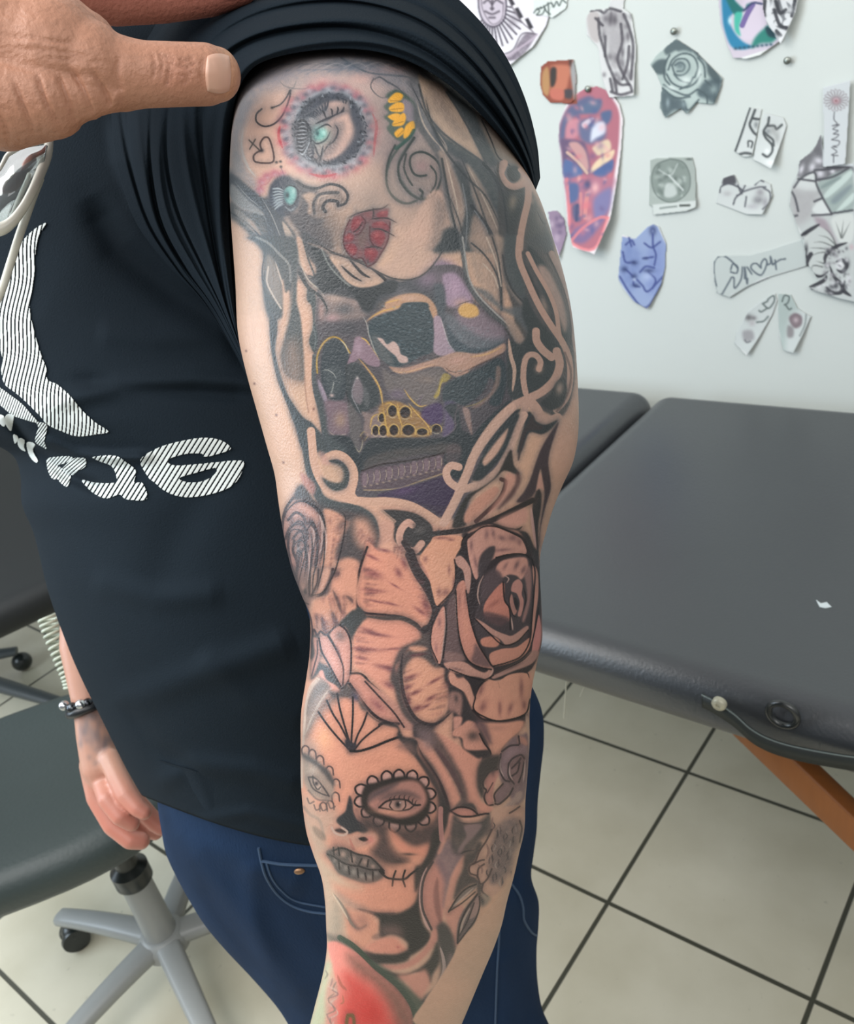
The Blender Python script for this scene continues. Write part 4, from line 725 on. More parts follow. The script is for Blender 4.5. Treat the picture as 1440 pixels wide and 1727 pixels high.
    # left cheek / jaw
    F('7d6870','70,640 120,630 180,640 195,700 190,780 150,800 95,790 75,730',8,.95,.25); G('a88a70',150,720,30,40,.6); L('b0a090','90,770 130,795 180,785',1.8,.7,1); F('656060','185,640 230,690 250,740 240,800 235,870 205,850 195,760',6,.9,.2); L('b0a68c','240,780 255,820 240,870 215,840',1.6,.7,1); G('4a4040',255,805,12,18,.8); L('b89c60','240,800 262,775 280,790 262,820',1.4,.8,1)
    # upper jaw
    F('8a7672','250,680 300,690 340,660 350,720 380,800 280,800 260,760 265,720',5,.9,.2); F('a07a4c','330,680 350,640 400,630 440,640 520,680 570,740 575,790 530,800 380,800 350,760',5,.9,.25); F('4f3f62','540,670 600,640 630,660 630,730 600,740 560,740 530,710',6,.95,.1); L('55405f','540,600 520,640 560,670',2,.5,1)
    F('67597a','640,640 690,640 680,700 690,760 650,800 630,790 640,730',8,.75,.2)
    def T(x,y,rx,ry):
        q=' '.join(f'{x+rx*math.cos(t*.785)},{y+ry*math.sin(t*.785)}' for t in range(8)); F('2f2a2c',q,1.4,1); G('6a5850',x+rx*.1,y+ry*.4,rx*.5,ry*.4,.6)
        L('cfae62',f'{x-rx*1.15},{y+ry*.8} {x-rx*1.1},{y-ry*.5} {x},{y-ry*1.2} {x+rx*1.1},{y-ry*.5} {x+rx*1.15},{y+ry*.8}',1.3,.85)
        L('c8bca0',f'{x-rx},{y+ry*.9} {x},{y+ry*1.25} {x+rx},{y+ry*.9}',1.2,.7,1)
    for t in ((316,770,15,22),(352,770,18,24),(402,768,20,24),(470,768,28,24),(535,776,24,16),(602,762,20,18),(395,678,20,26),(455,685,24,26),(345,710,14,20)): T(*t)
    for q in ('350,660 360,720 375,800','420,640 425,700 445,760','470,640 510,690 560,745 580,790','450,575 480,620 520,655 560,650','330,690 300,710 290,760','400,650 380,640 360,650'): L('b08548',q,3.2,.5,1,3); L('d0ab58',q,1.4,.85,1)
    # the dark open mouth and the lower teeth
    F('3a4044','80,800 190,800 240,880 290,810 420,806 620,806 700,770 760,790 780,860 700,900 560,880 400,900 260,950 230,1000 200,900 120,870',4,1,.05); F('5f5856','280,900 400,860 520,850 640,830 720,850 700,890 560,880 400,910 270,950',10,.75,.3)
    F('5e5158','245,970 330,940 440,930 560,900 640,880 640,970 560,1000 450,1030 340,1050 260,1050',4,.95,.25); L('332c2c','250,960 340,930 450,915 560,895 640,875',2.4,.9)
    for i in range(13):
        x=265+i*29; y=1000-i*6.6; F(('857078','6f5f68')[i%2],f'{x-11},{y-26} {x+7},{y-32} {x+13},{y} {x+5},{y+28} {x-10},{y+26}',2.5,.7,.3); L('b9a890',f'{x+11},{y-30} {x+15},{y-2} {x+8},{y+26}',1.2,.75,1); L('2f272e',f'{x-12},{y-22} {x-9},{y+20}',1.2,.7,1); G('bfa98c',x,y+34,8,4,.6)
    L('c3aa78','260,1050 340,1050 430,1040 520,1010 640,970',1.8,.75,0,1.6,.4)
    F('463d52','330,1070 400,1050 520,1020 640,985 680,1000 700,1050 660,1120 560,1116 440,1090 340,1084',4,1,.12); G('5b4668',450,1055,60,20,.7,-10)
    F('3c4347','640,660 700,650 720,760 760,800 880,680 960,620 900,720 800,830 740,960 700,1000 650,960 640,880 720,870 700,800 650,820 690,740',6,1,.06); F('9a8078','725,665 755,670 765,720 770,790 745,740',4,.85,.15); L('74666c','710,640 690,700 690,760 640,800',2.6,.6,1,2); L('75686a','765,740 770,840',2,.6,1,2); F('66595c','650,850 700,830 720,880 690,930 650,920',8,.7,.3)
    c.halo=h0
import numpy as np
import math
def face2(c):
    F,L,G,V=c.F,c.L,c.G,c.view
    V(490,1140,5.333)
    F('cd8e76','220,420 320,200 420,150 560,140 620,180 690,330 800,420 960,440 1000,560 1130,600 1160,700 1250,850 1330,1000 1340,1300 1300,1500 1250,1700 1200,1900 1100,2080 900,2160 700,2130 500,2000 380,1900 250,1700 150,1450 110,1200 110,900 120,560',10,1)
    G('d9a07c',300,560,90,130,.8); G('c58670',700,760,160,60,.5)
    F('9a8478','270,20 350,100 330,170 260,260 200,400 150,500 120,560 110,400 150,200 200,90',8,.9,.15)
    F('8a7a70','150,220 270,60 330,120 220,290 150,400 125,400',8,.6,.2); L('c8b4a4','350,110 270,230 190,380 125,540',4,.8,1); L('c8b4a4','255,30 190,110 140,260 120,520 105,760 100,1000',4,.7)
    F('67605c','170,200 260,60 340,95 240,180 190,260 150,340',10,.6,.2)
    F('6a625e','330,180 420,150 440,210 330,300 220,420 170,560 130,600 120,540 180,400 250,270',20,.8,.2)
    F('4f4a4a','500,80 560,120 620,210 690,310 640,300 600,220 540,200 430,190 380,200 350,140 420,150 460,110',8,.9); G('454560',580,190,40,50,.6)
    F('a08c80','100,600 190,580 240,640 250,800 130,720',24,.6)
    for q in ('250,325 330,440 430,560 540,675','325,220 380,340 450,450 520,590 545,670','420,160 440,280 480,430 530,600 545,665','560,190 560,350 550,520 545,670','690,330 650,440 600,540 560,670','800,450 720,510 640,580 570,670'): L('2a2628',q,3.2,1,0)
    F('39353a','490,580 520,570 550,600 590,610 580,650 545,685 500,640',4,1); L('2a2628','540,675 620,675 740,640 860,590 970,550',4.5,1); L('2a2628','800,440 850,420 920,430',5,.9)
    F('3f3b3c','690,330 780,400 880,430 960,440 1010,540 1100,560 1140,600 1140,680 1200,780 1290,900 1350,1040 1400,1200 1420,1440 1340,1440 1330,1100 1260,950 1190,830 1120,730 1000,600 960,540 960,470 850,440 740,380',6,1)
    F('7c605a','1000,600 1090,610 1130,700 1060,680 960,640',20,.8); L('5c4a48','1180,760 1280,920 1330,1080 1330,1300',10,.5,0,8)
    # left eye medallion
    for x,y,a in((130,665,0),(190,700,0),(260,755,0),(345,850,10),(405,965,0),(400,1085,0),(350,1160,0),(290,1175,0)):
        G('c09a86',x+4,y,30,34,.7); L('4a3c3c',f'{x-26},{y+40} {x-28},{y-10} {x},{y-38} {x+32},{y-18} {x+40},{y+40}',2.6,.85)
    F('8f8378','115,700 190,740 290,810 360,900 390,1000 380,1080 340,1130 280,1120 200,1080 140,1010 110,900',10,.9,.1)
    F('4f4b4b','115,700 180,730 260,790 330,840 380,920 390,980 350,950 300,880 220,800 120,740',8,.95); G('b8a698',200,860,40,60,.5,30)
    L('4a4444','160,910 220,920 300,1010 345,1080',3,.9); L('4a4444','160,920 200,1010 280,1060 345,1080',2.4,.9); F('b39c8e','190,930 240,940 280,1010 250,1030 210,990',4,.8); G('353136',232,968,20,20,1); L('4a4444','200,900 205,960 240,1020 270,1000',2.4,.9); L('6a5a56','160,1030 240,1110 340,1120',3,.7); L('6a5c56','120,1180 180,1250 260,1300 300,1440',5,.5,0,3); F('a39384','120,1100 200,1100 260,1200 400,1200 420,1330 330,1440 260,1440 160,1300',30,.6)
    for x,y in((240,1180),(300,1185),(370,1165),(180,1120)): L('5a4c4a',f'{x-30},{y-20} {x-10},{y+26} {x+30},{y+10}',2.6,.7)
    # nose
    F('36363a','530,1080 555,1130 565,1220 600,1290 660,1330 690,1380 660,1420 600,1400 520,1420 460,1360 415,1310 430,1270 490,1220 510,1150',5,1); L('6a5050','590,1210 620,1290 700,1330',8,.5,0,6)
    # right eye medallion
    F('8f6f66','600,1010 800,900 1000,880 1180,930 1270,1080 1250,1250 1150,1370 1000,1400 800,1340 640,1250',20,.8,.1)
    for x,y,a in((735,945,-20),(865,900,-5),(975,888,0),(1095,895,10),(1200,950,40),(1260,1060,90),(1260,1185,100),(1205,1300,130),(1080,1355,180),(935,1360,180),(790,1310,200),(680,1230,220),(620,1130,260),(625,1020,290)):
        import math
        ca,sa=math.cos(math.radians(a)),math.sin(math.radians(a)); f=lambda u,v:f'{x+u*ca-v*sa},{y+u*sa+v*ca}'
        F('c4968a',' '.join((f(-38,34),f(-34,-10),f(0,-34),f(34,-10),f(38,34))),3,1); L('2c2628',' '.join((f(-48,40),f(-44,-14),f(0,-46),f(44,-14),f(48,40))),3.2,1)
    F('36302f','640,1060 680,980 760,960 860,930 1000,905 1120,920 1200,980 1250,1080 1250,1200 1190,1300 1080,1345 940,1330 800,1290 690,1240 640,1160',6,1)
    F('a5756a','720,1070 800,1020 900,980 1040,940 1140,950 1200,1020 1225,1110 1190,1190 1100,1250 980,1280 860,1250 770,1210 700,1160',10,1); F('54484a','730,1050 860,990 960,970 880,1040 760,1100 700,1130',14,.9); F('5c4c4c','800,1110 880,1050 1000,1030 1100,1050 1160,1100 1060,1080 940,1080 860,1110',14,.8)
    F('c09080','800,1180 870,1130 960,1110 1060,1120 1150,1160 1060,1200 960,1215 860,1195',5,.9); L('2a2426','795,1185 860,1130 950,1108 1050,1120 1110,1160 1165,1160',3.2,1); L('2a2426','795,1185 860,1195 960,1215 1060,1200 1110,1165',2.6,.9); G('9a8078',965,1160,60,44,.7); G('262226',965,1155,28,36,1); G('e0d0c8',985,1140,8,8,.7); L('2a2426','905,1130 890,1170 920,1205',2.2,.9); L('2a2426','1030,1125 1035,1170 1010,1205',2.2,.9)
    for x,y in((890,1100),(930,1085),(975,1080),(1020,1080),(1060,1090),(1095,1110),(1120,1130)): L('2a2426',f'{x},{y+25} {x+4},{y} {x+22},{y-15}',2.2,.9,2)
    G('c98e76',900,1225,160,26,.8,4)
    V(490,1360,5.333)
    # face lower
    F('4c4040','640,90 780,120 900,190 1080,200 1240,150 1330,100 1340,250 1260,340 1120,370 1020,330 930,260 880,200 900,330 960,420 1060,470 1000,510 880,530 760,470 720,400 760,350 780,280 730,230 680,240 640,180',22,.95,.08)
    F('cb8670','900,210 960,260 1040,340 1130,370 1250,340 1230,440 1100,430 1000,400 930,310',14,.9); G('4a3e3c',1060,430,70,14,.8,2); G('4a3e3c',960,495,90,18,.8,3)
    F('b78a78','340,180 400,170 480,200 520,260 600,240 700,240 760,250 770,310 700,350 600,370 540,350 480,310 400,290 350,240',10,.9); F('33292c','400,210 450,200 500,230 470,240 420,230',4,.9); L('b59a8c','370,190 400,240 470,260 510,230 460,190',3.5,.9); F('2b2527','610,290 660,275 700,300 660,315',3,1); G('c9786e',720,300,40,40,.7); F('a8796c','380,290 500,310 530,380 380,370',12,.6); L('b06a60','530,280 560,370 580,390',5,.6,1)
    # shade left of face, neck
    F('a89684','130,100 250,250 300,300 340,400 240,420 200,350 150,200',20,.7,.1); L('6a5e54','200,180 260,250 310,300',12,.5,1,6); F('b9a48c','220,420 380,560 500,660 640,720 600,760 440,720 320,640 250,560',24,.8)
    # teeth / lips
    F('54504e','320,420 380,380 470,370 540,400 620,430 720,460 800,520 840,590 830,640 760,680 660,690 540,650 430,600 380,520',6,.95)
    for x,y,a,b in((400,400,22,30),(470,430,34,34),(560,480,34,44),(670,500,40,40),(740,540,26,22)): G('a88a7c',x,y,a,b,.95,15)
    for x,y,a,b in((400,480,20,26),(440,520,22,30),(500,550,26,38),(570,590,30,40),(640,625,34,30),(710,635,30,26),(770,600,26,22)): G('8f857c',x,y,a,b,.9,15)
    for q in ('385,370 390,440','430,370 440,440','540,400 555,500','640,470 610,530','700,480 690,540','330,430 400,460 500,520 620,540 720,570 830,570','430,480 440,560','520,540 530,610','600,560 610,640','670,600 680,660','740,590 740,670','380,400 470,375 600,430 720,460 840,580'): L('332d2e',q,3,.9)
    L('262224','800,580 850,630 900,650 1020,655 1080,610 1140,565',3.6,1); L('262224','945,580 925,640 915,715',3,1); L('262224','1030,575 1010,650 1030,720',3.2,1); L('262224','810,560 840,600',3,.9)
    F('cf8c74','600,700 800,690 1100,690 1150,800 1080,900 900,950 760,930 560,830 440,740',40,.6)
    # under chin / neck
    F('a98474','420,760 540,840 700,930 600,960 500,900 420,830',16,.8,.1); L('5a4644','600,920 700,950 800,970 950,960',6,.8,1,3)
    F('3b3736','760,965 950,965 1100,890 1150,760 1180,560 1250,400 1330,250 1350,350 1300,450 1230,560 1180,700 1160,900 1190,1050 1250,1140 1270,1180 1200,1260 1100,1330 1000,1370 800,1400 660,1340 680,1300 800,1330 1000,1330 1060,1250 1000,1180 900,1150 820,1180 790,1100 800,1020',8,1)
    F('c88c74','480,900 560,930 700,960 780,1040 790,1120 740,1200 650,1290 560,1250 500,1140 480,1000',14,1); F('6d5450','500,930 560,1030 620,1090 680,1070 620,1110 570,1090 520,1010',8,.8); G('8a625a',640,1020,70,60,.5)
    F('7a605a','840,1080 960,1080 1000,1150 900,1160 830,1140',26,.8); F('cb8874','660,1280 740,1210 850,1180 940,1180 1000,1230 1040,1290 980,1330 820,1330 720,1310',12,1); G('a8605c',965,1265,16,14,.7); L('6d5450','740,1180 780,1170 820,1150',10,.5,1,6)
    F('b09a84','300,600 400,780 470,900 480,1100 500,1200 430,1200 330,1180 310,1000',20,.8,.1); L('6f665c','380,780 470,900 540,1040 590,1100',5,.7,1,2); L('d0b8a0','370,770 450,900 520,1020',3.4,.7,1); F('8e8274','400,870 470,960 470,1080 420,1160 370,1100',24,.6,.2)
    # collar band
    F('6a5e54','330,1150 420,1180 560,1260 700,1340 760,1440 700,1440 600,1330 480,1260 360,1220',10,.9)
    V(700,1360,5.333)
    F('3f3a39','150,250 230,130 220,0 300,0 300,60 240,330 200,420 150,500 80,560 40,700 0,760 0,560 60,520 120,430',8,.9)
    F('b98072','60,700 120,580 200,470 260,520 300,620 280,750 270,900 240,1040 210,1130 130,1080 80,980 45,850',10,1); L('c9a196','110,540 70,640 50,780 60,920 110,1080 140,1110',6,.9,1); L('4a4040','160,500 90,620 60,760 70,930 150,1110',4,.9); L('7a5450','200,640 190,800 210,960 240,1060',10,.6,1,6)
    F('7b666a','240,330 330,300 420,400 440,440 380,560 330,680 290,800 250,900 260,700 210,560 180,480',14,.9,.15); F('c28a78','320,640 380,520 450,430 420,560 380,680 330,830 280,920 270,860 300,720',8,1)
    F('c28a78','230,330 290,160 310,60 350,80 330,200 270,330 230,420 200,420',6,.8); L('b58078','230,20 230,150 240,300',8,.8)
    F('524b4a','350,80 460,170 560,160 680,60 640,200 560,330 500,420 420,430 340,400 320,250',10,.9,.15); F('8c7270','440,180 520,160 600,170 540,260 460,340 420,410 385,410 400,360 460,270',6,.9,.15); L('3a3436','400,430 470,400 540,400',2.5,.8,1)
    F('4c4544','450,440 520,410 560,330 600,340 540,500 490,560 500,620 560,640 580,700 500,700 420,760 350,830 380,680 430,560',8,.95,.1)
    F('c28a78','300,900 330,850 430,900 440,960 390,1080 380,1240 340,1260 330,1150 280,1040 270,950',8,1)
    # flower with frayed centre
    F('bd937f','680,60 740,20 820,0 900,0 980,30 970,180 940,300 900,420 870,560 820,640 760,760 680,810 610,760 600,700 540,640 490,600 490,530 530,500 580,400 640,310 690,210',6,1,.05)
    F('7b6a68','750,170 850,100 940,120 960,220 930,330 890,450 850,580 770,670 690,700 660,600 680,460 700,330',16,.95,.3)
    for k in range(46):
        x=700+(k*67)%220; y=140+(k*41)%520; x-= (y-140)*.12
        L(('4f4346','5a4d50','a28f86','463b3e')[k%4],f'{x},{y} {x+16-(k%5)*8},{y+36} {x-8+(k%3)*9},{y+70}',2.4,.8,1)
    for q in ('690,210 640,310 580,400 540,500 490,540 495,600 560,630 590,700 650,650 690,560','520,520 580,490 620,480','560,640 570,560 620,520','610,700 600,760 650,810','850,60 900,30 940,0','940,130 960,200 940,320'): L('4a3a3a',q,3,.8)
    for q in ('640,330 660,400 640,470','560,520 600,560 600,610','700,90 690,170 720,200','760,120 800,60'): L('7d5f5a',q,4,.6,1)
    F('8a7d70','600,780 680,830 620,900 580,880',8,.8); F('4f4746','560,690 600,720 590,800 620,850 600,880 560,780',6,.9)
    # leaves at the end
    F('7c6e66','300,940 340,880 400,790 480,720 560,690 540,740 470,800 400,850 340,920',4,1); L('38302f','300,950 380,820 460,740 550,700',2.6,.9); L('b9a090','340,900 430,820 530,730',3,.8,1); L('38302f','310,940 420,870 540,770',2.4,.8)
    F('6f5f5e','380,1230 380,1080 420,960 490,860 560,790 580,850 570,950 530,1060 460,1140','',0) if 0 else F('6f5f5e','380,1230 380,1080 420,960 490,860 560,790 580,850 570,950 530,1060 460,1140',4,1); F('a8867c','570,810 580,890 550,980 490,1010 500,930 540,840',5,.9); L('332b2c','380,1230 400,1080 460,930 560,790',3,.9); L('b9a090','400,1170 430,1040 500,900',4,.8,1); L('332b2c','400,1160 470,1030 530,870',2.4,.8); L('332b2c','575,810 580,900 540,1020 460,1130 385,1230',2.4,.8)
    F('4a4544','200,1080 260,1050 320,1130 345,1250 330,1440 260,1440 230,1300 190,1180',10,.85)
    V(500,1527,4.8)
    F('b97f70','720,460 860,480 1000,400 1080,250 1100,170 1000,60 1130,150 1140,300 1060,400 960,490 840,520 740,500',7,.9) if 0 else None
    F('bd8474','700,480 860,470 980,400 1060,310 1100,200 1140,200 1140,290 1060,390 960,480 840,520 740,510',7,1)
    F('3d3a38','560,420 660,400 800,400 900,370 900,440 800,470 680,470 640,500 720,530 860,560 980,520 1080,430 1130,310 1150,330 1160,450 1100,560 1080,620 1040,560 960,540 860,580 740,570 620,500',8,.95)
    F('4b4745','1150,180 1200,160 1260,260 1290,400 1260,560 1180,700 1050,800 1000,800 1030,740 1130,660 1170,520 1160,340',10,.9,.1); L('b59c94','1160,330 1190,440 1190,540 1130,680',6,.8,1); F('7f6a6a','1040,760 1140,660 1200,540 1230,400 1270,420 1240,600 1160,720',12,.7)
    F('c08776','820,570 960,550 1040,520 1080,600 1060,680 1000,760 960,740 900,640',12,.95)
    # red heart-like shape
    F('d98476','250,310 320,290 420,340 560,430 700,540 820,640 900,740 945,860 950,1000 240,1000 240,900 330,700 290,500 270,400',6,1)
    F('7c5a50','420,400 520,440 640,540 760,640 860,720 930,850 950,1000 780,1000 760,880 700,760 620,640 520,580 440,480',30,.85,.1)
    F('cf4f48','390,560 500,590 600,660 690,760 750,880 770,1000 360,1000 350,850 400,700',40,.95); G('c23c38',600,880,110,110,.7)
    L('9a5a4a','330,560 360,640 410,690',5,.6,1,2); L('9a6a50','370,720 380,780 350,800',3,.6,1)
    L('3f4a3e','350,260 450,320 560,420 640,500 740,580 830,660 920,780 960,880 980,1000',9,.95,0,2); F('4c554b','600,450 700,500 830,600 960,720 1020,800 1010,1000 950,1000 940,860 860,720 720,580',10,.85)
    F('6e5a3c','390,1000 400,890 430,875 470,890 480,1000 455,1000 450,920 425,910 415,1000',3,.9)
    F('a9b494','100,1000 150,800 210,560 240,460 280,480 260,600 240,760 240,1000',16,.85,.15); F('b9877c','240,700 300,600 330,640 340,720 320,800 330,1000 250,1000',12,.7,.3)
    for k in range(14): L(('7d6f64','c0a89a','8a6f6c')[k%3],f'{230+(k*31)%110},{520+k*32} {250+(k*17)%90},{560+k*32} {225+(k*23)%100},{600+k*32}',3,.6,1)
    V(0,0,1)
    F('c29a82','850,1500 880,1440 890,1480 868,1560 840,1640 800,1727 700,1727 715,1690 735,1660 760,1620 775,1590 800,1560 830,1525',4,1)
def rose2(c):
    F,L,G,V=c.F,c.L,c.G,c.view; D='2a2427'
    V(440,700,2.88)
    # deep gaps
    for q,w in (('690,1150 680,1250 700,1380 760,1480 850,1500 930,1440',6),): L('352f32',q,w,.85,1,1.6)
    # whip shading inside petals, along their roots
    R=np.random.RandomState(3)
    for (x0,y0,x1,y1,dx,dy,n) in ((510,740,510,930,52,4,15),(640,640,700,650,-6,40,8),(470,1030,470,1220,60,6,14),(760,700,820,960,-40,-10,14),(700,1240,700,1420,44,-16,12),(920,1280,880,1440,-50,14,12),(850,640,900,600,6,30,6),(920,760,930,860,-26,10,8),(260,960,330,1010,6,60,9),(330,1040,420,960,-4,-46,8),(380,480,370,760,-26,6,12),(300,900,420,880,10,46,8),(480,560,540,620,-20,30,6),(860,1010,960,1000,4,60,7)):
        for k in range(n):
            t=(k+R.rand())/n; x=x0+(x1-x0)*t; y=y0+(y1-y0)*t; s=.4+R.rand()*1.1; x+=R.rand()*16-8; y+=R.rand()*16-8
            L(('5f3f44','4a3a3e','7a4e50')[k%3],f'{x},{y} {x+dx*s*.5},{y+dy*s*.5+R.rand()*4-2} {x+dx*s},{y+dy*s}',3.5+R.rand()*4,.3,2,5,.5)
    # left rose
    for q,w in (('115,500 130,460 180,420 240,430 290,470 310,540 300,640 290,700',2.6),('140,560 170,520 200,520 220,560 250,520 270,560 270,620',2.2),('130,600 150,560 190,560 210,600 220,700 210,800',2.2),('160,640 180,610 210,620 215,680 195,760 180,830',2.2),('165,700 180,660 200,680 190,740',2),('240,560 250,640 240,740 240,860',2.2),('270,620 275,700 255,780 250,870',2.2),('115,600 120,700 150,820 200,900 235,920',2.4),('300,560 310,640 300,740 270,860',2.4),('230,880 300,860 350,780 380,690 400,600 410,500 390,470',2.4)): L('2c282b',q,w,.9,1)
    G('55585c',185,660,16,30,.6); G('6a5a5c',210,560,50,60,.35); G('5c5054',190,780,40,80,.4,10)
    L('c6a79c','300,520 318,600 310,700',2.4,.6,1); L('c6a79c','225,640 235,720 225,820',1.8,.6,1)
def finish(c):
    # healed skin is uneven: broad mottling, fine speckle
    m=(c.big-.5)[...,None]*np.array([.05,.03,.03],np.float32); s=(c.n-.5)[...,None]*.05
    c.a=np.clip(c.a*(1+m+s),0,1)
    lum=c.a.mean(-1,keepdims=True); c.a=np.clip(c.a-.05*np.clip(.62-lum,0,1)*2*(lum>.1),0,1)
    V=c.view; V(0,0,1)
    for x,y in ((429,647),(415,592),(529,690),(478,780),(466,700)): c.G('5a3a34',x,y,2.2,2.2,.8)
def medal(c):
    F,L,G,V=c.F,c.L,c.G,c.view; R=np.random.RandomState(8); V(370,60,4)
    for k in range(150):
        t=R.rand()*6.283; r=(236 if math.cos(t)>0 else 222)+R.rand()*26-8; x=735+math.cos(t)*r; y=635+math.sin(t)*r*.98; q=R.rand()*6.28
        L(('20262f','2c333e','8f979f')[k%5==0 and 2 or k%2],f'{x},{y} {x+math.cos(q)*16},{y+math.sin(q)*12} {x+math.cos(q)*24+4},{y+math.sin(q)*26}',1.5+R.rand()*1.4,.75,1)
    for k in range(120):
        t=R.rand()*6.283; r=275+R.rand()*50; x=735+math.cos(t)*r; y=640+math.sin(t)*r*.93
        L(('a8adb4','4f5562','b0505e','8b5a68','bfc3c8')[k%5],f'{x},{y} {x+R.rand()*20-10},{y+R.rand()*20-10}',2+R.rand()*1.6,.6,1)
    for q in ('640,600 700,570 760,545 850,505','720,560 705,520 690,505','760,545 760,510 750,490','790,530 800,500 795,480','815,520 835,500 840,480','850,505 870,515','600,690 650,640 720,600 760,620','620,700 660,730 720,700 750,640','640,730 660,790 685,835','700,740 690,790 680,830','780,600 800,640 780,700 740,740','790,610 830,600','795,640 840,630','790,665 830,665','780,690 815,700','765,715 790,735','745,740 765,765','735,760 745,790','710,790 725,815'):
        L('2a2c34',q,3,.9,1)
    for k in range(9):
        y=585+k*24; L('20252e',f'{512+abs(k-4)*4},{y} 570,{y-8+k*2} 625,{640+k*7}',5.5,.9,1); L('b9bfc4',f'{520+abs(k-4)*4},{y+12} 570,{y+5+k*1.5} 615,{650+k*7}',3,.7,1)
    G('72aca2',680,665,50,44,.9); G('2f4e52',660,660,16,20,.9); G('b4d8d0',705,655,14,14,.8)
    for k in range(80):
        x=480+R.rand()*900;y=130+R.rand()*160; L(('e0d6d2','6c7682','9a8f94')[k%3],f'{x},{y} {x+20},{y-6+R.rand()*8}',1.3,.4,1)
    V(370,60,4)
    for q in ('905,1240 925,1225','865,1345 880,1340','885,1445 900,1440','1065,1262 1100,1255','1040,1335 1070,1325','1000,1455 1030,1450','1090,1190 1110,1188'): L('dba49a',q,3,.7,1,2)
    L('4a1c24','880,1240 850,1310 836,1390 860,1460 910,1505 960,1500 1000,1560',2.4,.8); L('4a1c24','1150,1260 1145,1330 1130,1400 1090,1470 1050,1530 1000,1560',2.4,.8); L('4a1c24','960,1220 985,1260 950,1330 920,1345',2.2,.8); L('4a1c24','1015,1290 1015,1370 1040,1420',2.2,.8)
    # eye at the edge
    for k in range(7): L('a7b2b4',f'{352+k*3},{1035+k*24} {395},{1030+k*20} {432},{1045+k*14}',2,.8,1); 
    L('20262e','430,1040 470,1010 520,1030 530,1080 500,1140 450,1160',2.6,.9,1); G('1e3238',458,1078,12,18,.9)
def build_art(C):
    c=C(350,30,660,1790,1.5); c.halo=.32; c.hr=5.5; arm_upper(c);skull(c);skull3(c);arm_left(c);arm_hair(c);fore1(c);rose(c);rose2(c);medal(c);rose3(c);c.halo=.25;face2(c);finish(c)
    return c
def paper_art(c):
    F,L,G,V=c.F,c.L,c.G,c.view; R=np.random.RandomState(4)
    V(900,130,4.11)
    # coffin
    F('ece4e6','160,-40 700,-40 660,1300 100,1300',1,1,0,0)
    F('b3707e','370,60 480,65 560,160 600,250 600,380 590,520 560,760 540,960 460,1170 290,1120 260,960 230,760 200,520 180,380 200,290 270,160',6)
    F('5a688a','260,200 380,130 430,170 340,250 250,300 220,420 185,420 200,300',10,.9); F('5f6f8c','340,200 440,150 480,170 450,240 340,250',8); F('59698c','470,250 540,230 540,290 500,330',8); F('c98a96','240,320 320,290 330,380 270,430 230,420',8)
    F('6a7090','330,300 480,300 500,420 400,460 330,420',12); F('d8dcea','420,330 490,310 500,380 440,420 400,440',8); F('d4c8d4','340,320 400,280 420,290 360,350',4)
    F('5c5676','190,430 330,440 370,480 400,640 360,660 240,560 210,680 200,520',8,.8); F('c79a98','250,460 310,450 370,520 390,640 350,620 300,540',6); F('e0c8ac','420,480 520,430 540,500 460,540 430,520',6); F('e8cfae','400,660 440,580 560,500 550,560 470,620',5)
    F('5a6f9c','220,570 300,600 350,660 300,690 220,690',6); F('566a98','420,660 500,600 560,570 550,650 480,690',6); L('d8b8a4','240,520 310,580 380,660',5,.9)
    F('b0788e','230,700 560,690 560,780 480,880 330,860 240,780',14,.7); F('5a6a94','250,740 320,740 320,840 260,860',8); G('504a68',385,740,26,36,.9); G('e8b4b4',440,760,30,40,.9); G('e8a8a0',325,700,16,26,.8)
    F('7a7ca8','440,830 550,760 550,900 480,980 440,940',12,.9); F('5c5f80','290,880 350,880 350,980 300,970',8); L('d8908c','385,800 380,900 380,960',7,.9); L('d8908c','340,800 350,940',5,.7); L('4a5070','320,880 320,980',5,.9)
    F('7a6c94','310,1040 420,990 520,960 460,1060 380,1130 300,1110',10,.9); L('e08488','290,1120 370,1030 480,960 540,960',5,.8); L('e8888c','240,700 270,980 290,1120 460,1165 545,960',5,.7)
    for _ in range(60):
        x,y=230+R.rand()*320,160+R.rand()*940; G(('d67a84','4f6090','e8b0b0','6a5a84')[_%4],x,y,10+R.rand()*20,8+R.rand()*26,.5,R.rand()*90)
    V(760,0,4.235)   # wheel
    F('e6e2e8','0,-200 760,-200 740,20 690,180 600,330 420,480 380,460 -100,-100',2,1,0,0)
    F('c9bfca','200,-60 390,-60 400,60 380,150 310,190 240,160 210,80',3)
    L('4a4450','205,-60 205,60 240,150 310,190 380,150 400,60 395,-60',3,.8); L('5a525c','225,-60 230,60 300,170 370,130 380,20',2,.6)
    for q in ('240,20 270,0 300,30','300,30 330,0 370,20','290,60 310,60','280,125 320,125','250,80 300,100 350,80','300,0 300,70','230,-20 370,-20'): L('4f4852',q,4,.7)
    for k in range(15):
        a=.15+k*.155; x0,y0=300+math.cos(a)*110,20+math.sin(a)*175; x1,y1=300+math.cos(a)*250,20+math.sin(a)*320
        L('443e4a',f'{x0},{y0} {x1},{y1}',3.2,.85)
    L('efeaee','400,-60 470,60 560,180 640,230',10,1); F('e6e2e8','560,-200 760,-200 700,170 640,240 560,160 480,40 440,-60',3)
    for x,y in ((430,10),(490,100),(565,175)): F('37353c',f'{x-30},{y-40} {x-5},{y-50} {x+35},{y+20} {x+8},{y+35}',2,1,0,0)
    L('5a525c','410,-40 450,60 520,160 600,225',2.5,.7)
    F('6a5f6c','540,240 620,250 520,400 420,430 380,400 450,380',4,.9,.3)
    for k in range(12): x=400+k*17; L('b7a9b6',f'{x},{400-k*10} {x+45},{395-k*14}',3,.8)
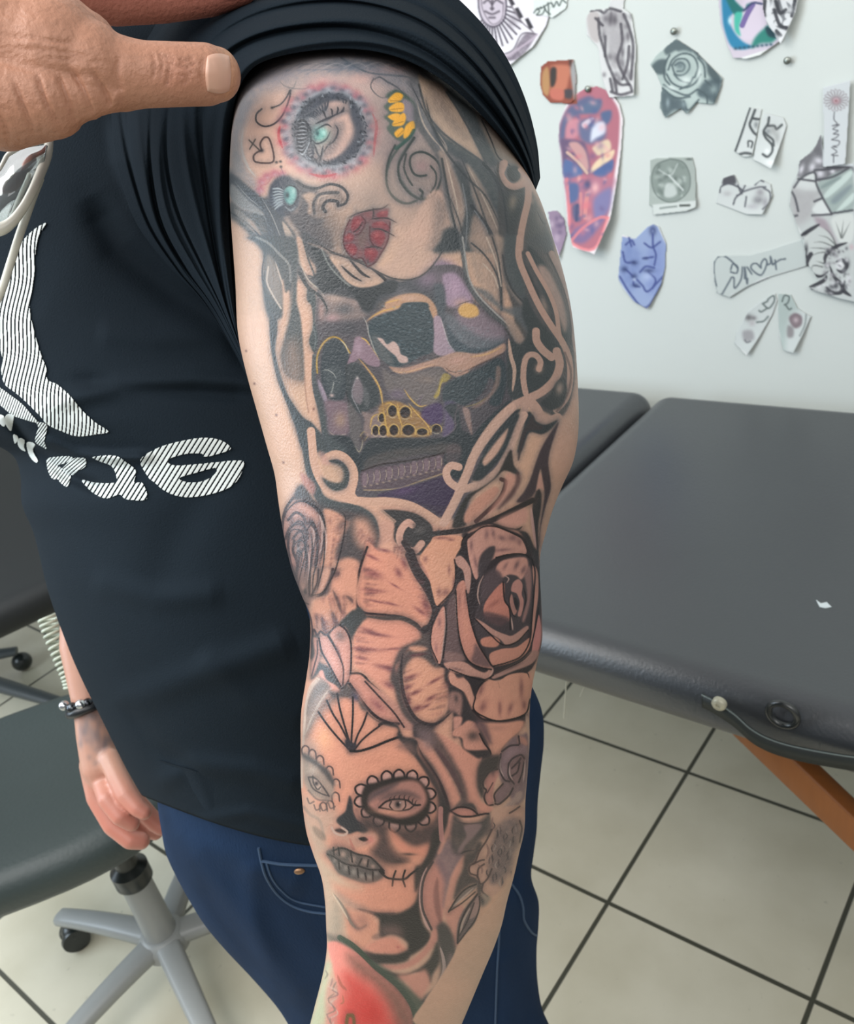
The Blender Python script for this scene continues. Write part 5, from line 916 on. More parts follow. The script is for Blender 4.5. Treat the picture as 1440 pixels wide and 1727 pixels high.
    L('5a525c','380,390 460,350 520,240 620,240',2.5,.8); G('6a606c',450,150,40,60,.6,30,.4)
    # script slip
    F('d9e0dc','590,-80 850,-80 830,60 740,120 600,100',2,1,0,0)
    for q in ('600,90 625,60 640,80 620,105 660,100 680,60','670,40 690,80 720,100','650,60 720,20 740,50 760,10 780,40 800,0 830,20','700,20 710,110','620,70 650,50'): L('4a5552',q,2.6,.85)
    # statue
    F('d4d4d4','1180,-100 1260,-100 1230,60 1290,130 1330,330 1320,680 1150,690 1090,560 1060,340 980,250 970,130 1000,70 1130,60',2,1,0,0)
    F('b7afae','980,100 1060,90 1070,200 1060,300 1000,260',6,.8); F('a09c9f','1080,100 1230,80 1250,200 1220,320 1200,480 1150,460 1120,300 1080,220',8,.8,.3)
    for q in ('1000,75 1060,70 1100,90 1140,60 1220,80','1060,130 1070,250 1100,350 1130,450 1180,560 1200,650','1110,260 1110,400','1220,170 1230,300 1200,420 1240,520 1290,600','1240,100 1280,200 1310,330 1300,560','1280,330 1270,460 1240,560','1180,560 1230,600 1290,600 1310,640','1160,650 1230,670 1310,650','1040,130 1090,180','1150,560 1170,640'): L('46434a',q,5,.85,0,nz=.2)
    for _ in range(26): x,y=1080+R.rand()*220,100+R.rand()*540; G('5a565c',x,y,10+R.rand()*18,16+R.rand()*30,.6)
    # brown photo
    F('8f4f40','650,430 900,415 910,740 690,740 640,620',2,1,0,0); F('b58a5e','660,520 700,480 715,600 700,680 660,640',6); F('c07860','720,470 860,470 850,560 820,650 720,640 760,560',8); F('3f3a38','720,490 760,490 750,600 720,610',5); F('4a4448','820,640 880,640 870,700 820,690',6); F('a0a0a0','860,480 900,440 900,700 880,640',6); F('c07060','720,640 810,640 810,710 730,700',5); G('3a3434',860,440,12,40,.8)
    # small purple sheet
    V(900,130,4.11)
    F('9a869c','90,910 240,910 260,1100 200,1260 130,1100',2,1,0,0)
    for _ in range(14): G(('6a5a78','c4b0c0')[_%2],110+R.rand()*110,950+R.rand()*230,12+R.rand()*16,20,.6)
    V(900,130,4.11)
    # medallion card
    F('a9b2ac','790,540 1150,540 1150,960 790,960',1,1,0,0); F('8b9690','950,565 1040,590 1085,680 1080,780 1010,850 930,860 850,810 820,710 850,610',4)
    for _ in range(50): x,y=860+R.rand()*190,600+R.rand()*220; G(('5f6a66','c9d2cc','76827c')[_%3],x,y,8+R.rand()*20,6+R.rand()*14,.6,R.rand()*90)
    F('cfd6d2','920,740 970,740 1000,800 960,830 910,820',5,.8); L('d8dedb','940,680 1000,740 1040,780',3,.8); L('d8dedb','1000,600 950,680 870,640',2,.6); L('5c6662','950,565 1040,590 1085,680 1080,780 1010,850 930,860 850,810 820,710 850,610 950,565',2,.7)
    F('cdd3cf','830,880 1140,850 1140,930 840,955',2,1,0,0); L('6a7470','885,905 930,898 1000,890',3,.7); L('3a403c','1025,885 1090,882',4,.8); G('3f4644',1080,568,26,8,.8); 
    # blue skull
    F('98a8cc','600,1100 700,1120 790,1020 850,1010 930,1180 910,1420 790,1600 690,1540 590,1400',2,1,0,0); F('7486b8','620,1150 700,1160 760,1300 680,1480 610,1380',20,.7,.3); F('7c8cc0','800,1200 900,1160 900,1400 820,1500 780,1400',20,.7,.3)
    G('3a4570',828,1062,26,36,.95); G('8a98c4',828,1065,8,12,.9)
    for q in ('828,1090 830,1170 850,1230 840,1300','770,1150 820,1180 880,1140','640,1160 680,1130 700,1160','620,1210 640,1280 700,1280','760,1255 830,1245','740,1350 780,1310 840,1320','640,1330 690,1380 700,1440 740,1450','720,1400 760,1440 800,1480 900,1380','600,1380 680,1500 790,1590 900,1420','800,1350 850,1400 830,1460','660,1100 680,1170'): L('44508a',q,3.4,.85)
    for x,y,a,b in((700,1285,26,18),(630,1330,24,22),(700,1380,22,22),(710,1440,26,14),(780,1255,20,10),(800,1340,40,16)): G('38446e',x,y,a,b,.85)
    G('c4d0e8',700,1400,14,12,.9); G('b8c6e4',790,1380,40,30,.7)
    V(1080,0,4)
    # rose
    F('aebcb8','30,240 260,240 580,500 520,740 120,820 60,450',1,1,0,0)
    F('4e5c60','250,262 340,310 340,380 270,360 240,340 180,370 165,325',6,.85); F('4e5c60','80,440 130,400 190,410 180,490 120,500 90,470',6,.9); F('475458','340,320 420,350 545,520 520,560 460,500 440,420 380,380',8,.9); F('47565c','400,590 450,540 550,540 520,690 440,660 380,640',10,.9,.1); F('4a585e','150,600 220,640 300,680 320,760 240,740 170,790 140,700',10,.9,.1)
    F('b4c2be','170,460 210,380 290,340 370,370 400,440 420,520 380,600 400,670 330,690 300,650 230,640 170,600 200,560',8); 
    for q in ('190,470 220,400 290,360 360,380 390,450 370,520','215,440 250,400 310,400 335,450 300,500 240,500 215,440','235,440 270,420 300,440 290,475 250,480','180,500 220,560 300,590 370,560 410,500','160,570 230,610 320,640 390,600','390,390 430,440 440,520','230,500 270,540 340,560','270,600 330,570 360,520','200,370 170,430 165,520 200,570','150,590 210,640 260,660 340,650','300,680 330,740 400,670','440,540 500,600 510,690','390,600 450,640 460,700'): L('4c5a5e',q,3.4,.85)
    G('55646a',270,440,34,30,.8); G('8a9a98',300,470,60,60,.4); G('dfe8e4',310,540,40,30,.8); G('dfe8e4',400,500,16,60,.7); G('dfe8e4',210,590,40,12,.8,20); G('9fb0ae',500,600,26,30,.7); G('98a8ac',190,690,14,34,.8); G('90a0a4',300,700,20,24,.7)
    # hummingbird
    F('c9c0cc','500,-100 1000,-100 960,300 640,400 540,200',1,1,0,0); F('d3c8d6','740,-60 860,-60 850,180 780,260 680,260 650,150',10)
    F('2a7ea4','555,-60 620,-60 640,60 600,130 640,220 700,280 760,310 700,330 620,310 570,200 555,100',6); F('1f6a68','570,-60 700,60 720,30 760,20 690,80 640,100 600,40',6); F('4ab4a0','640,90 690,90 670,180 680,240 640,200',5); G('bfe4ea',605,140,14,26,.9)
    L('6a5a94','760,30 720,100 690,170',9,.9); L('3c4468','820,25 760,20 700,70',4,.9); F('2f7f74','780,250 850,180 880,170 930,230 900,280 820,290 760,320',8); F('20404a','850,180 920,200 930,250 870,240',6)
    for x in range(650,900,30): G('24485a',x,325-(x-650)*.12,13,10,.9)
    # silver filigree
    F('7f8286','840,-100 1090,-100 1060,80 1010,200 970,285 940,230 870,150 845,60',1,1,0,0)
    for q in ('870,-40 880,60 920,40 930,-20','1000,60 980,-20 1050,20 1050,80 1010,150','910,120 930,100 960,130 940,150','1010,100 1030,120 1000,150','880,120 930,190 1000,220 970,270','880,60 900,140'): L('d8dadc',q,9,.95)
    for q in ('930,0 960,80 1000,60','920,60 960,160 1010,180','860,0 850,100','1060,0 1040,100','940,200 970,230'): L('34363c',q,6,.85)
    G('3a3c42',940,20,20,40,.8); G('d8dadc',1030,60,20,24,.8); G('e4e6e8',970,250,24,24,.8); G('e4e6e8',900,30,14,30,.7)
    # ornament cards
    V(1180,120,5.54)
    F('d0d5d3','320,330 1100,330 1100,900 320,900',1,1,0,0)
    for q in ('470,345 440,430 400,560 340,740','520,360 490,440 470,500 500,560 530,590','500,440 570,450','370,775 430,760 490,765'): L('454a4c',q,4.5,.9)
    L('454a4c','460,700 460,650 500,660 490,710',3,.9); G('6a6f70',530,500,24,34,.7)
    for q in ('650,430 640,490 600,560 620,620 680,680 690,740 650,790 600,770','640,510 700,510 720,540 770,500','610,570 640,600 690,640 700,690'): L('454a4c',q,4.2,.9)
    G('90908f',690,560,50,60,.7,0,.4); G('8f908f',730,620,30,60,.5); G('70767a',640,560,26,30,.6); G('eef0f0',640,740,26,24,.9); G('f0f2f2',690,840,60,26,.8)
    # pair of round figures
    F('ced3d1','140,950 700,950 700,1360 140,1360',1,1,0,0)
    F('54545a','215,1010 260,970 330,975 340,1050 270,1050 220,1060',5); L('50525a','190,1130 200,1080 270,1050 350,1075 400,1120 340,1180 320,1240',3,.9); G('a09ca0',260,1140,40,26,.6,0,.4)
    for q in ('360,1060 390,1130 430,1060','390,1130 480,1100 560,1080 620,1080','440,1170 430,1260','520,1060 560,1020 600,1030','600,1090 660,1130 660,1220 600,1280','350,1160 400,1140'): L('50525a',q,3,.8)
    G('6a686e',550,1200,50,40,.8,0,.3); G('8a868c',570,1130,40,40,.7); G('a09ca4',500,1260,60,26,.6,0,.4); G('88848c',620,1220,30,50,.6)
    V(1180,120,5.54)
    # large floral cluster
    F('c3c8c6','820,560 1500,560 1500,2200 900,2200 960,1500 830,1250',1,1,0,0)
    F('5c5a60','1140,590 1160,760 1180,860 1400,860 1440,940 1250,1010 1100,1020 1080,930 960,980 920,960 930,850 980,790 1060,740',6,.85,.15)
    for x,y,a,b in((960,910,24,54),(1060,890,34,50),(1120,830,50,36),(1135,950,44,46),(1250,930,30,26)): G('d6d4da',x,y,a,b,1,20)
    F('a3b0ac','1100,1050 1400,900 1440,1000 1440,1290 1250,1310 1180,1200',4); F('c8d6d0','1180,1130 1400,930 1420,980 1210,1170',4); F('7f8e8c','1150,1060 1300,980 1320,1000 1160,1090',5,.7); F('c8d6d0','1290,1290 1440,1130 1440,1200 1330,1290',4); F('76838a','1240,1190 1400,1060 1420,1090 1280,1230',8,.6)
    F('d2d6d4','880,1080 950,990 1080,950 1110,1100 1060,1110 930,1100',4); F('a8a4a6','860,1100 1000,1110 1150,1120 1080,1230 1060,1330 960,1420 880,1380',20,.7,.2); F('d8dcda','1060,1290 1150,1200 1240,1320 1160,1340',5)
    for q in ('890,1080 960,990 1080,940 1100,1050 1160,1180 1240,1320','930,1000 1080,1020','1080,920 1200,910 1400,880','1100,1010 1250,980 1400,900','1250,1320 1440,1290','830,1240 870,1340 920,1340','1060,1340 1240,1330','860,1100 900,1180 930,1300','1080,1210 1150,1180'): L('4a4a50',q,4,.8)
    F('9f8f98','1080,1360 1180,1380 1250,1500 1300,1640 1200,1600 1140,1480',10,.8); F('d4d8d4','1250,1360 1440,1330 1440,1560 1340,1600 1260,1470',5); F('cfd3cf','1010,1480 1140,1450 1220,1560 1300,1660 1120,1660 1010,1600',5)
    V(1160,360,5.143)
    F('c6cbc8','1040,240 1100,130 1200,130 1300,260 1280,330 1200,420 1180,520 1080,490 1040,420',5)
    for q in ('1300,270 1250,170 1180,110','1300,270 1220,200 1140,180','1300,290 1180,240 1100,240','1290,310 1150,290 1060,290','1280,330 1150,330 1040,380','1190,420 1120,400','1180,450 1100,440 1080,500','1340,200 1290,60','1340,200 1360,40','1350,200 1420,60'): L('6a6e6c',q,3,.8,2)
    for q in ('980,190 1060,140 1160,80','1010,200 1020,300 1040,380 1080,340 1040,430 1090,510 1170,530 1240,480','1200,430 1210,350 1290,280 1400,240','1290,410 1350,390 1390,440 1350,490 1300,470','1240,430 1280,530 1350,600 1350,660 1280,670 1210,620','1060,620 1130,600 1200,560 1220,520','1060,630 1150,680 1270,690','1380,560 1360,640 1440,700'): L('34343a',q,7,.9,1)
    G('e0dfe2',1330,440,34,30,1); G('3a3a40',1400,420,20,40,.8); G('44444a',1300,590,30,40,.7); G('e0dfe2',1410,560,24,40,.9); G('c9a8b0',1430,280,20,26,.7); G('2c2c32',1030,170,30,14,.8,-30); G('2c2c32',1040,300,14,50,.8)
    for _ in range(60): G(('e2e2e4','4a4a50','8a888c')[_%3],1200+R.rand()*220,280+R.rand()*380,8+R.rand()*16,6+R.rand()*18,.7,R.rand()*90)
    for _ in range(24): G(('dcdcde','4a4a50')[_%2],1100+R.rand()*180,600+R.rand()*90,8+R.rand()*20,5+R.rand()*10,.7,20)
    F('c3c8c6','1080,640 1440,760 1440,800 1100,720',3,.7)
    # daisy card
    V(1180,120,5.54)
    F('cdd2d4','1160,60 1440,60 1440,880 1160,880',1,1,0,0)
    for k in range(18):
        a=k*.349; L('7f7378',f'{1290+math.cos(a)*30},{265+math.sin(a)*28} {1290+math.cos(a+.06)*112},{262+math.sin(a+.06)*100} {1290+math.cos(a+.28)*96},{262+math.sin(a+.28)*86} {1290+math.cos(a+.2)*30},{265+math.sin(a+.2)*28}',1.1,.75)
    G('b07c84',1290,268,36,30,.9); G('6f5258',1290,268,14,12,.6)
    for q in ('1275,370 1270,440 1300,480 1260,500','1255,500 1320,490 1260,530 1310,545 1265,575 1315,580 1290,610 1250,630 1320,640 1310,680 1260,690 1300,700','1250,700 1300,740 1250,770 1310,775','1270,780 1270,840'): L('4a4a50',q,1.6,.9)
    V(1160,360,5.143)
    # script strip
    F('c8cfcd','210,200 1040,200 1060,480 300,760 200,600',1,1,0,0) if 0 else None
    F('c5cdca','200,330 640,330 1020,210 1030,450 640,560 330,740 230,720',1,1,0,0)
    for q in ('260,620 240,520 240,420 270,370 330,365 400,420 440,470','380,480 400,430 440,460 430,510 380,500','250,640 270,700 300,700 370,580 390,545 410,560 410,630 430,630 470,560 480,460','500,560 500,460 520,600 525,560','520,460 560,520','640,470 600,430 560,440 560,480 640,530 690,430 670,390 640,430 640,470','690,440 720,430 720,370 740,440','760,400 770,480','740,440 800,400 850,390'): L('56606a',q,3,.85)
    L('4a5068','360,740 460,680 540,630 700,560',3.4,.7)
    # two small cards with balloon drawings
    F('cbd1cf','380,680 770,680 760,860 540,1210 400,1120',1,1,0,0); F('b3c0bc','780,690 1080,690 1100,900 930,1190 830,1170 790,980',1,1,0,0); F('cdd3d1','900,860 1080,860 1000,1100 930,1190 860,1150',14,.9)
    for q in ('650,780 690,760 700,740 740,710 755,740 740,780 700,820 650,780','690,820 640,850 620,840','600,940 660,930 700,890','820,760 840,710 880,720 870,770 840,790','850,790 880,830 900,820'): L('5f6a68',q,3,.85)
    G('5a5658',530,900,36,30,.8); G('6a6468',575,905,26,20,.7); G('b8b4b6',560,950,32,26,.9); F('8e8a8e','480,1020 560,1010 580,1080 500,1100',8,.7); L('6a6a6e','500,1090 520,1110 550,1100',3,.7)
    F('7a6a70','880,900 930,860 990,890 990,960 940,990 900,960',5,.9); G('c4b4b8',940,920,26,26,.9); F('8a8688','870,970 920,990 920,1060 870,1060',6,.9); L('7a8280','1030,860 1020,960 980,1050',3,.7)
SHEETS=[
('wall_drawing','745,-55 905,-55 932,5 923,43 902,78 859,113 848,108 810,60 745,-20','large white cut-out drawing of a rayed wheel with a face, behind the black sleeve',dict(curl=.012)),
('wall_drawing','899,-15 960,-15 956,14 934,29 902,24','small slip with handwriting at the top edge, beside the rayed wheel drawing',dict(curl=.006)),
('wall_drawing','1037,-20 1056,-20 1052,14 1066,24 1074,78 1072,160 1031,163 1018,132 1010,80 991,59 989,31 997,17 1027,14','grey pencil drawing of a winged statue, cut out tall and narrow',dict(off=.003,curl=.008)),
('wall_drawing','913,112 925,103 968,100 973,128 971,168 963,174 930,172 917,160 912,142','small reddish-brown picture with a rounded left side, above the coffin shape',dict(off=.003,curl=.004)),
('wall_drawing','990,148 1008,145 1032,155 1046,176 1052,200 1049,250 1044,300 1036,365 1014,422 975,412 962,370 950,290 943,235 945,205 957,175 972,158','pink and blue skull painting cut in a coffin shape, largest colour sheet on the wall',dict(off=.004,curl=.03,cdir=(.35,1))),
('wall_drawing','1141,65 1176,88 1190,103 1219,131 1217,146 1206,175 1177,172 1160,192 1150,182 1124,198 1114,180 1117,146 1108,125 1097,108 1106,95 1122,80','grey-green cut-out drawing of a rose with leaves',dict(curl=.008)),
('wall_drawing','1210,-20 1330,-20 1318,68 1284,92 1262,98 1239,96 1228,76 1216,40','turquoise hummingbird painting at the top edge, partly under a silver filigree',dict(curl=.012)),
('wall_drawing','1290,-20 1353,-20 1346,18 1334,48 1324,71 1313,58 1298,38 1291,12','silver grey filigree drawing overlapping the hummingbird',dict(off=.014,curl=.01)),
('wall_drawing','1264,181 1285,184 1279,215 1270,262 1255,263 1239,254','narrow grey card with a half scroll, left one of two side by side cards',dict(curl=.006)),
('wall_drawing','1291,190 1322,198 1327,212 1306,281 1272,268 1276,240','card with a heart shaped scroll and curled lower edge, right of the half scroll card',dict(curl=.022,cdir=(.6,1))),
('wall_drawing','1097,270 1108,266 1168,265 1173,285 1176,348 1160,354 1104,361 1102,347 1096,345','grey-green card with a round medallion and a caption strip',dict(curl=.01)),
('wall_drawing','1214,318 1220,300 1238,294 1246,310 1270,312 1285,302 1300,311 1303,330 1288,360 1262,360 1208,342','white slip with two small round figures, below the scroll cards',dict(curl=.008)),
('wall_drawing','1050,396 1072,402 1092,383 1102,378 1112,382 1124,410 1122,452 1116,480 1095,519 1072,508 1052,488 1043,468','blue ink sketch of a skull with a flower, cut to a pointed shield',dict(curl=.008)),
('wall_drawing','925,356 940,355 952,368 956,395 949,420 943,438 932,400','small mauve sheet half hidden behind the arm, left of the coffin shape',dict(curl=.01)),
('wall_drawing','1391,146 1437,134 1433,200 1429,274 1393,279','tall white card with a daisy on a handwritten stem',dict(off=.010,curl=.004)),
('wall_drawing','1386,224 1390,250 1394,276 1428,276 1470,270 1470,510 1420,500 1372,486 1366,480 1384,470 1362,440 1360,420 1352,395 1340,362 1333,345 1338,310 1348,290 1350,270 1366,258 1378,244','large grey floral drawing with striped bow at the right edge',dict(off=.006,curl=.01)),
('wall_drawing','1206,440 1212,431 1225,430 1262,430 1300,420 1361,400 1368,446 1300,466 1262,482 1232,500 1212,492 1207,470','long curled strip with handwriting and a small heart',dict(off=.003,curl=.006,cdir=(-1,.3))),
('wall_drawing','1307,494 1311,506 1303,530 1280,570 1262,597 1240,578 1243,560 1262,525 1280,510','small card with a child holding a heart balloon, left one of the bottom pair',dict(curl=.016,cdir=(.5,1))),
('wall_drawing','1314,494 1334,497 1346,520 1368,533 1354,566 1341,592 1324,588 1315,565 1312,530','small card with a round-haired figure and heart balloon, right one of the bottom pair',dict(curl=.016,cdir=(.5,1))),
]
# ============================================================ the room
WALL=1.67
def floor_material():
    m=bpy.data.materials.new('floor_tiles'); m.use_nodes=True; N=m.node_tree.nodes; K=m.node_tree.links; b=N['Principled BSDF']
    tc=N.new('ShaderNodeTexCoord'); sep=N.new('ShaderNodeSeparateXYZ'); K.new(tc.outputs['Object'],sep.inputs[0])
    S=.36384; g=[]
    for ax,off in ((0,-.6683192*1.45),(1,.8757164*1.45)):
        a=N.new('ShaderNodeMath'); a.operation='SUBTRACT'; K.new(sep.outputs[ax],a.inputs[0]); a.inputs[1].default_value=off
        d=N.new('ShaderNodeMath'); d.operation='DIVIDE'; K.new(a.outputs[0],d.inputs[0]); d.inputs[1].default_value=S
        w=N.new('ShaderNodeMath'); w.operation='ADD'; K.new(d.outputs[0],w.inputs[0]); w.inputs[1].default_value=.5
        f=N.new('ShaderNodeMath'); f.operation='FLOORED_MODULO'; K.new(w.outputs[0],f.inputs[0]); f.inputs[1].default_value=1
        c=N.new('ShaderNodeMath'); c.operation='SUBTRACT'; K.new(f.outputs[0],c.inputs[0]); c.inputs[1].default_value=.5
        e=N.new('ShaderNodeMath'); e.operation='ABSOLUTE'; K.new(c.outputs[0],e.inputs[0]); g.append(e)
    mn=N.new('ShaderNodeMath'); mn.operation='MINIMUM'; K.new(g[0].outputs[0],mn.inputs[0]); K.new(g[1].outputs[0],mn.inputs[1])
    mr=N.new('ShaderNodeMapRange'); mr.inputs['From Min'].default_value=.009; mr.inputs['From Max'].default_value=.0125; K.new(mn.outputs[0],mr.inputs[0])
    n=N.new('ShaderNodeTexNoise'); n.inputs['Scale'].default_value=3.5; n.inputs['Detail'].default_value=6; K.new(tc.outputs['Object'],n.inputs['Vector'])
    r=N.new('ShaderNodeValToRGB'); r.color_ramp.elements[0].position=.3; r.color_ramp.elements[0].color=(*hx('bab49e'),1); r.color_ramp.elements[1].position=.7; r.color_ramp.elements[1].color=(*hx('d6d1be'),1); K.new(n.outputs[0],r.inputs[0])
    sp=N.new('ShaderNodeTexNoise'); sp.inputs['Scale'].default_value=60; sp.inputs['Detail'].default_value=2; K.new(tc.outputs['Object'],sp.inputs['Vector'])
    sr=N.new('ShaderNodeMapRange'); sr.inputs['From Min'].default_value=.2; sr.inputs['From Max'].default_value=.3; sr.inputs['To Min'].default_value=.75; sr.inputs['To Max'].default_value=1; K.new(sp.outputs[0],sr.inputs[0])
    m1=N.new('ShaderNodeMix'); m1.data_type='RGBA'; m1.blend_type='MULTIPLY'; m1.inputs['Factor'].default_value=1; K.new(r.outputs[0],m1.inputs['A']); K.new(sr.outputs[0],m1.inputs['B'])
    m2=N.new('ShaderNodeMix'); m2.data_type='RGBA'; K.new(mr.outputs[0],m2.inputs['Factor']); m2.inputs['A'].default_value=(*hx('4a4a40'),1); K.new(m1.outputs['Result'],m2.inputs['B']); K.new(m2.outputs['Result'],b.inputs['Base Color'])
    b.inputs['Roughness'].default_value=.33
    bp=N.new('ShaderNodeBump'); bp.inputs['Distance'].default_value=.002; K.new(mr.outputs[0],bp.inputs['Height']); K.new(bp.outputs[0],b.inputs['Normal']); return m
fl=npmesh('floor',[(-3,-2,0),(3,-2,0),(3,1.68,0),(-4.5,1.68,0)] if 0 else [(-5,-2.5,0),(2.5,-2.5,0),(2.5,WALL,0),(-5,WALL,0)],[(0,1,2,3)],floor_material(),smooth=False)
fl.rotation_euler=(0,0,TH); tag(fl,kind='structure')
wb=MB(); wb.box(frame(room(-1.25,WALL+.05,1.3),E1,E2,EZ),7.5,.1,2.7); w=wb.build('wall_back',mat('wall_paint','d2d8d4',.75,bump=.0006,bscale=18,nvar=.03,nscale=2),smooth=False); tag(w,kind='structure')

# ============================================================ drawings pinned on the wall
paperM=mat('drawing_paper',attr='Col',rough=.8,bump=.0002,bscale=300)
CV=Canvas(745,-60,720,700,1.5,'dfe2e0'); paper_art(CV)
def sheet(name,poly,label,cat='drawing',off=.002,curl=0,cdir=(0.3,1),group=None,step=1.3,bend=0):
    pts=np.array([[float(q) for q in w.split(',')] for w in poly.split()])
    x0,y0=pts.min(0);x1,y1=pts.max(0)
    nx=max(3,int((x1-x0)/step)); ny=max(3,int((y1-y0)/step)); X,Y=np.meshgrid(np.linspace(x0,x1,nx),np.linspace(y0,y1,ny)); Q=grid(ny,nx)
    cx=X.ravel()[Q].mean(1); cy=Y.ravel()[Q].mean(1); k=inside(cx,cy,pts); Q=Q[k]
    u=((X-(x0+x1)/2)*cdir[0]+(Y-(y0+y1)/2)*cdir[1]); u=(u-u.min())/(u.max()-u.min()); v=((X-x0)/(x1-x0)-.5)
    d=off+curl*np.clip(u-.35,0,1)**2*2.4+bend*(v*v*4)
    W0=on_e2(X.ravel(),Y.ravel(),WALL); V=W0-E2*d.ravel()[:,None]
    used,inv=np.unique(Q,return_inverse=True); Q=inv.reshape(-1,4); V=V[used]; col=CV.get(X.ravel()[used],Y.ravel()[used])
    # thickness: a back layer
    n=len(V); V=np.vstack([V,V+E2*.0004]); col=np.vstack([col,col*0+.85]); Q=np.vstack([Q,Q[:,::-1]+n])
    e=np.vstack([Q[:len(Q)//2][:,[0,1]],Q[:len(Q)//2][:,[1,2]],Q[:len(Q)//2][:,[2,3]],Q[:len(Q)//2][:,[3,0]]])
    s_=np.sort(e,1); _,idx,cnt=np.unique(s_,axis=0,return_index=True,return_counts=True); b=e[idx[cnt==1]]
    Q=np.vstack([Q,np.stack([b[:,1],b[:,0],b[:,0]+n,b[:,1]+n],1)])
    c0=V.mean(0); o=npmesh(name,V-c0,Q,paperM,None,col); o.location=[float(q) for q in c0]; return tag(o,label,cat,group)
for a in SHEETS: sheet(*a[:3],group='cut-out drawings pinned on the wall',**a[3])
pinM=mat('pin_metal','8a8f88',.3,metal=.8)
for (x,y,lab) in ((1330,101,'small round pin pushed into the wall under the silver filigree drawing'),(1139,52,'tiny pin in the bare wall above the rose drawing'),(994,149,'pin at the top of the coffin shaped drawing')):
    c=on_e2(x,y,WALL); b=MB(); M=frame(c-E2*.0,E1,-EZ,-E2)
    b.lathe([(.0012,-.004),(.0012,.004),(.0055,.005),(.006,.009),(.004,.011)],M,16); o=b.build('push_pin',pinM); tag(o,lab,'pin','push pins in the wall')

# ============================================================ treatment table
vinyl=mat('black_vinyl','33363a',.35,bump=.0004,bscale=260,nvar=.12,nscale=5,spec=1.0)
tb=thing('treatment_table',room(-.1,1.2,0),'black padded folding treatment table with wooden legs standing along the wall','table')
def slab(a0,a1,b0,b1,z0,z1,r):
    b=MB(); b.box(frame(room((a0+a1)/2,(b0+b1)/2,(z0+z1)/2),E1,E2,EZ),a1-a0,b1-b0,z1-z0,r,12); return b
slab(-.777,.62,.775,1.605,.632,.724,.043).build('padded_top',vinyl,tb); slab(-1.55,-.785,.79,1.612,.632,.724,.043).build('padded_top',vinyl,tb)
wood=mat('orange_wood','8a5226',.45,nvar=.15,nscale=20,stretch=(1,8,1))
b=MB(); 
def beam(b,p,q,w,h,upv=EZ):
    p=np.array(p);q=np.array(q); d=q-p; L=np.linalg.norm(d); d/=L; s=np.cross(d,upv); s/=np.linalg.norm(s); t=np.cross(s,d)
    b.box(frame((p+q)/2,d,s,t),L,w,h,min(w,h)*.12,2); return b
for bb,(a,z) in (((.86,1),(-.40,.648)),):
    p=room(-.40,.87,.655); q=on_e2(1475,1425,.87); dirv=(q-p); beam(MB(),p,p+dirv*4.3*.5,.03,.045).build('brace',wood,tb)
for a,bv in ((.45,.88),(.45,1.5),(-1.4,.9),(-1.4,1.5)): beam(MB(),room(a,bv,0.0),room(a,bv,.65),.05,.035,E1).build('leg',wood,tb)
slab(-1.5,.58,.84,1.56,.60,.64,.004).build('frame',mat('frame_black','1c1e20',.6),tb)
strapM=mat('strap_black','1c2221',.55,nvar=.1,nscale=40)
# carrying strap bolted to the side
pts=[on_e2(x,y,.764) for x,y in ((1185,1180),(1212,1188),(1245,1205),(1275,1228),(1310,1246),(1360,1262),(1440,1280),(1500,1290))]
k=np.array(pts); kk=cr(np.column_stack([np.arange(len(k)),k]),np.linspace(0,len(k)-1,60)); kk=kk-E2*(np.sin(np.linspace(0,math.pi,60))*.012)[:,None]
V=[];n=len(kk)
for p in kk:
    for s,t in ((-1,0),(1,0),(1,1),(-1,1)): V.append(p+EZ*s*.010-E2*t*.003)
Q=[(i*4+j,i*4+(j+1)%4,(i+1)*4+(j+1)%4,(i+1)*4+j) for i in range(n-1) for j in range(4)]+[(0,1,2,3),((n-1)*4+3,(n-1)*4+2,(n-1)*4+1,(n-1)*4)]
npmesh('carry_strap',V,Q,strapM,tb,smooth=False)
b=MB(); b.tube([p+EZ*.010-E2*.003 for p in kk],.0008,6); b.build('strap_piping',mat('piping_grey','6a7371',.4),tb)
c=on_e2(1212,1188,.752); M=frame(c,E1,EZ,-E2); b=MB(); b.lathe([(.0085,-.004),(.0085,.001),(.007,.003),(.003,.0035),(.0026,.002),(.001,.002)],M,28); b.build('washer',mat('washer_pale','b4b09c',.4,metal=.3),tb,label='pale round washer on the strap')
c=on_e2(1320,1205,.774); M=frame(c,E1,EZ,-E2); b=MB(); b.tube([c+E1*math.cos(a)*.016+EZ*math.sin(a)*.016 for a in np.arange(28)*2*math.pi/28],.0042,8,closed=True); b.build('grommet',mat('grommet_black','232626',.25,spec=.8),tb)
b=MB(); cordM=mat('cord_pale','b9b6a6',.6)
b.tube([on_e2(x,y,.84) for x,y in ((956,1128),(955,1150),(953,1180),(951,1211))],.0012,6); b.build('hanging_cord',cordM,tb)
b=MB(); b.tube([on_e2(x,y,.84) for x,y in ((996,1140),(985,1158),(978,1175))],.0008,6); b.build('hanging_cord',cordM,tb)
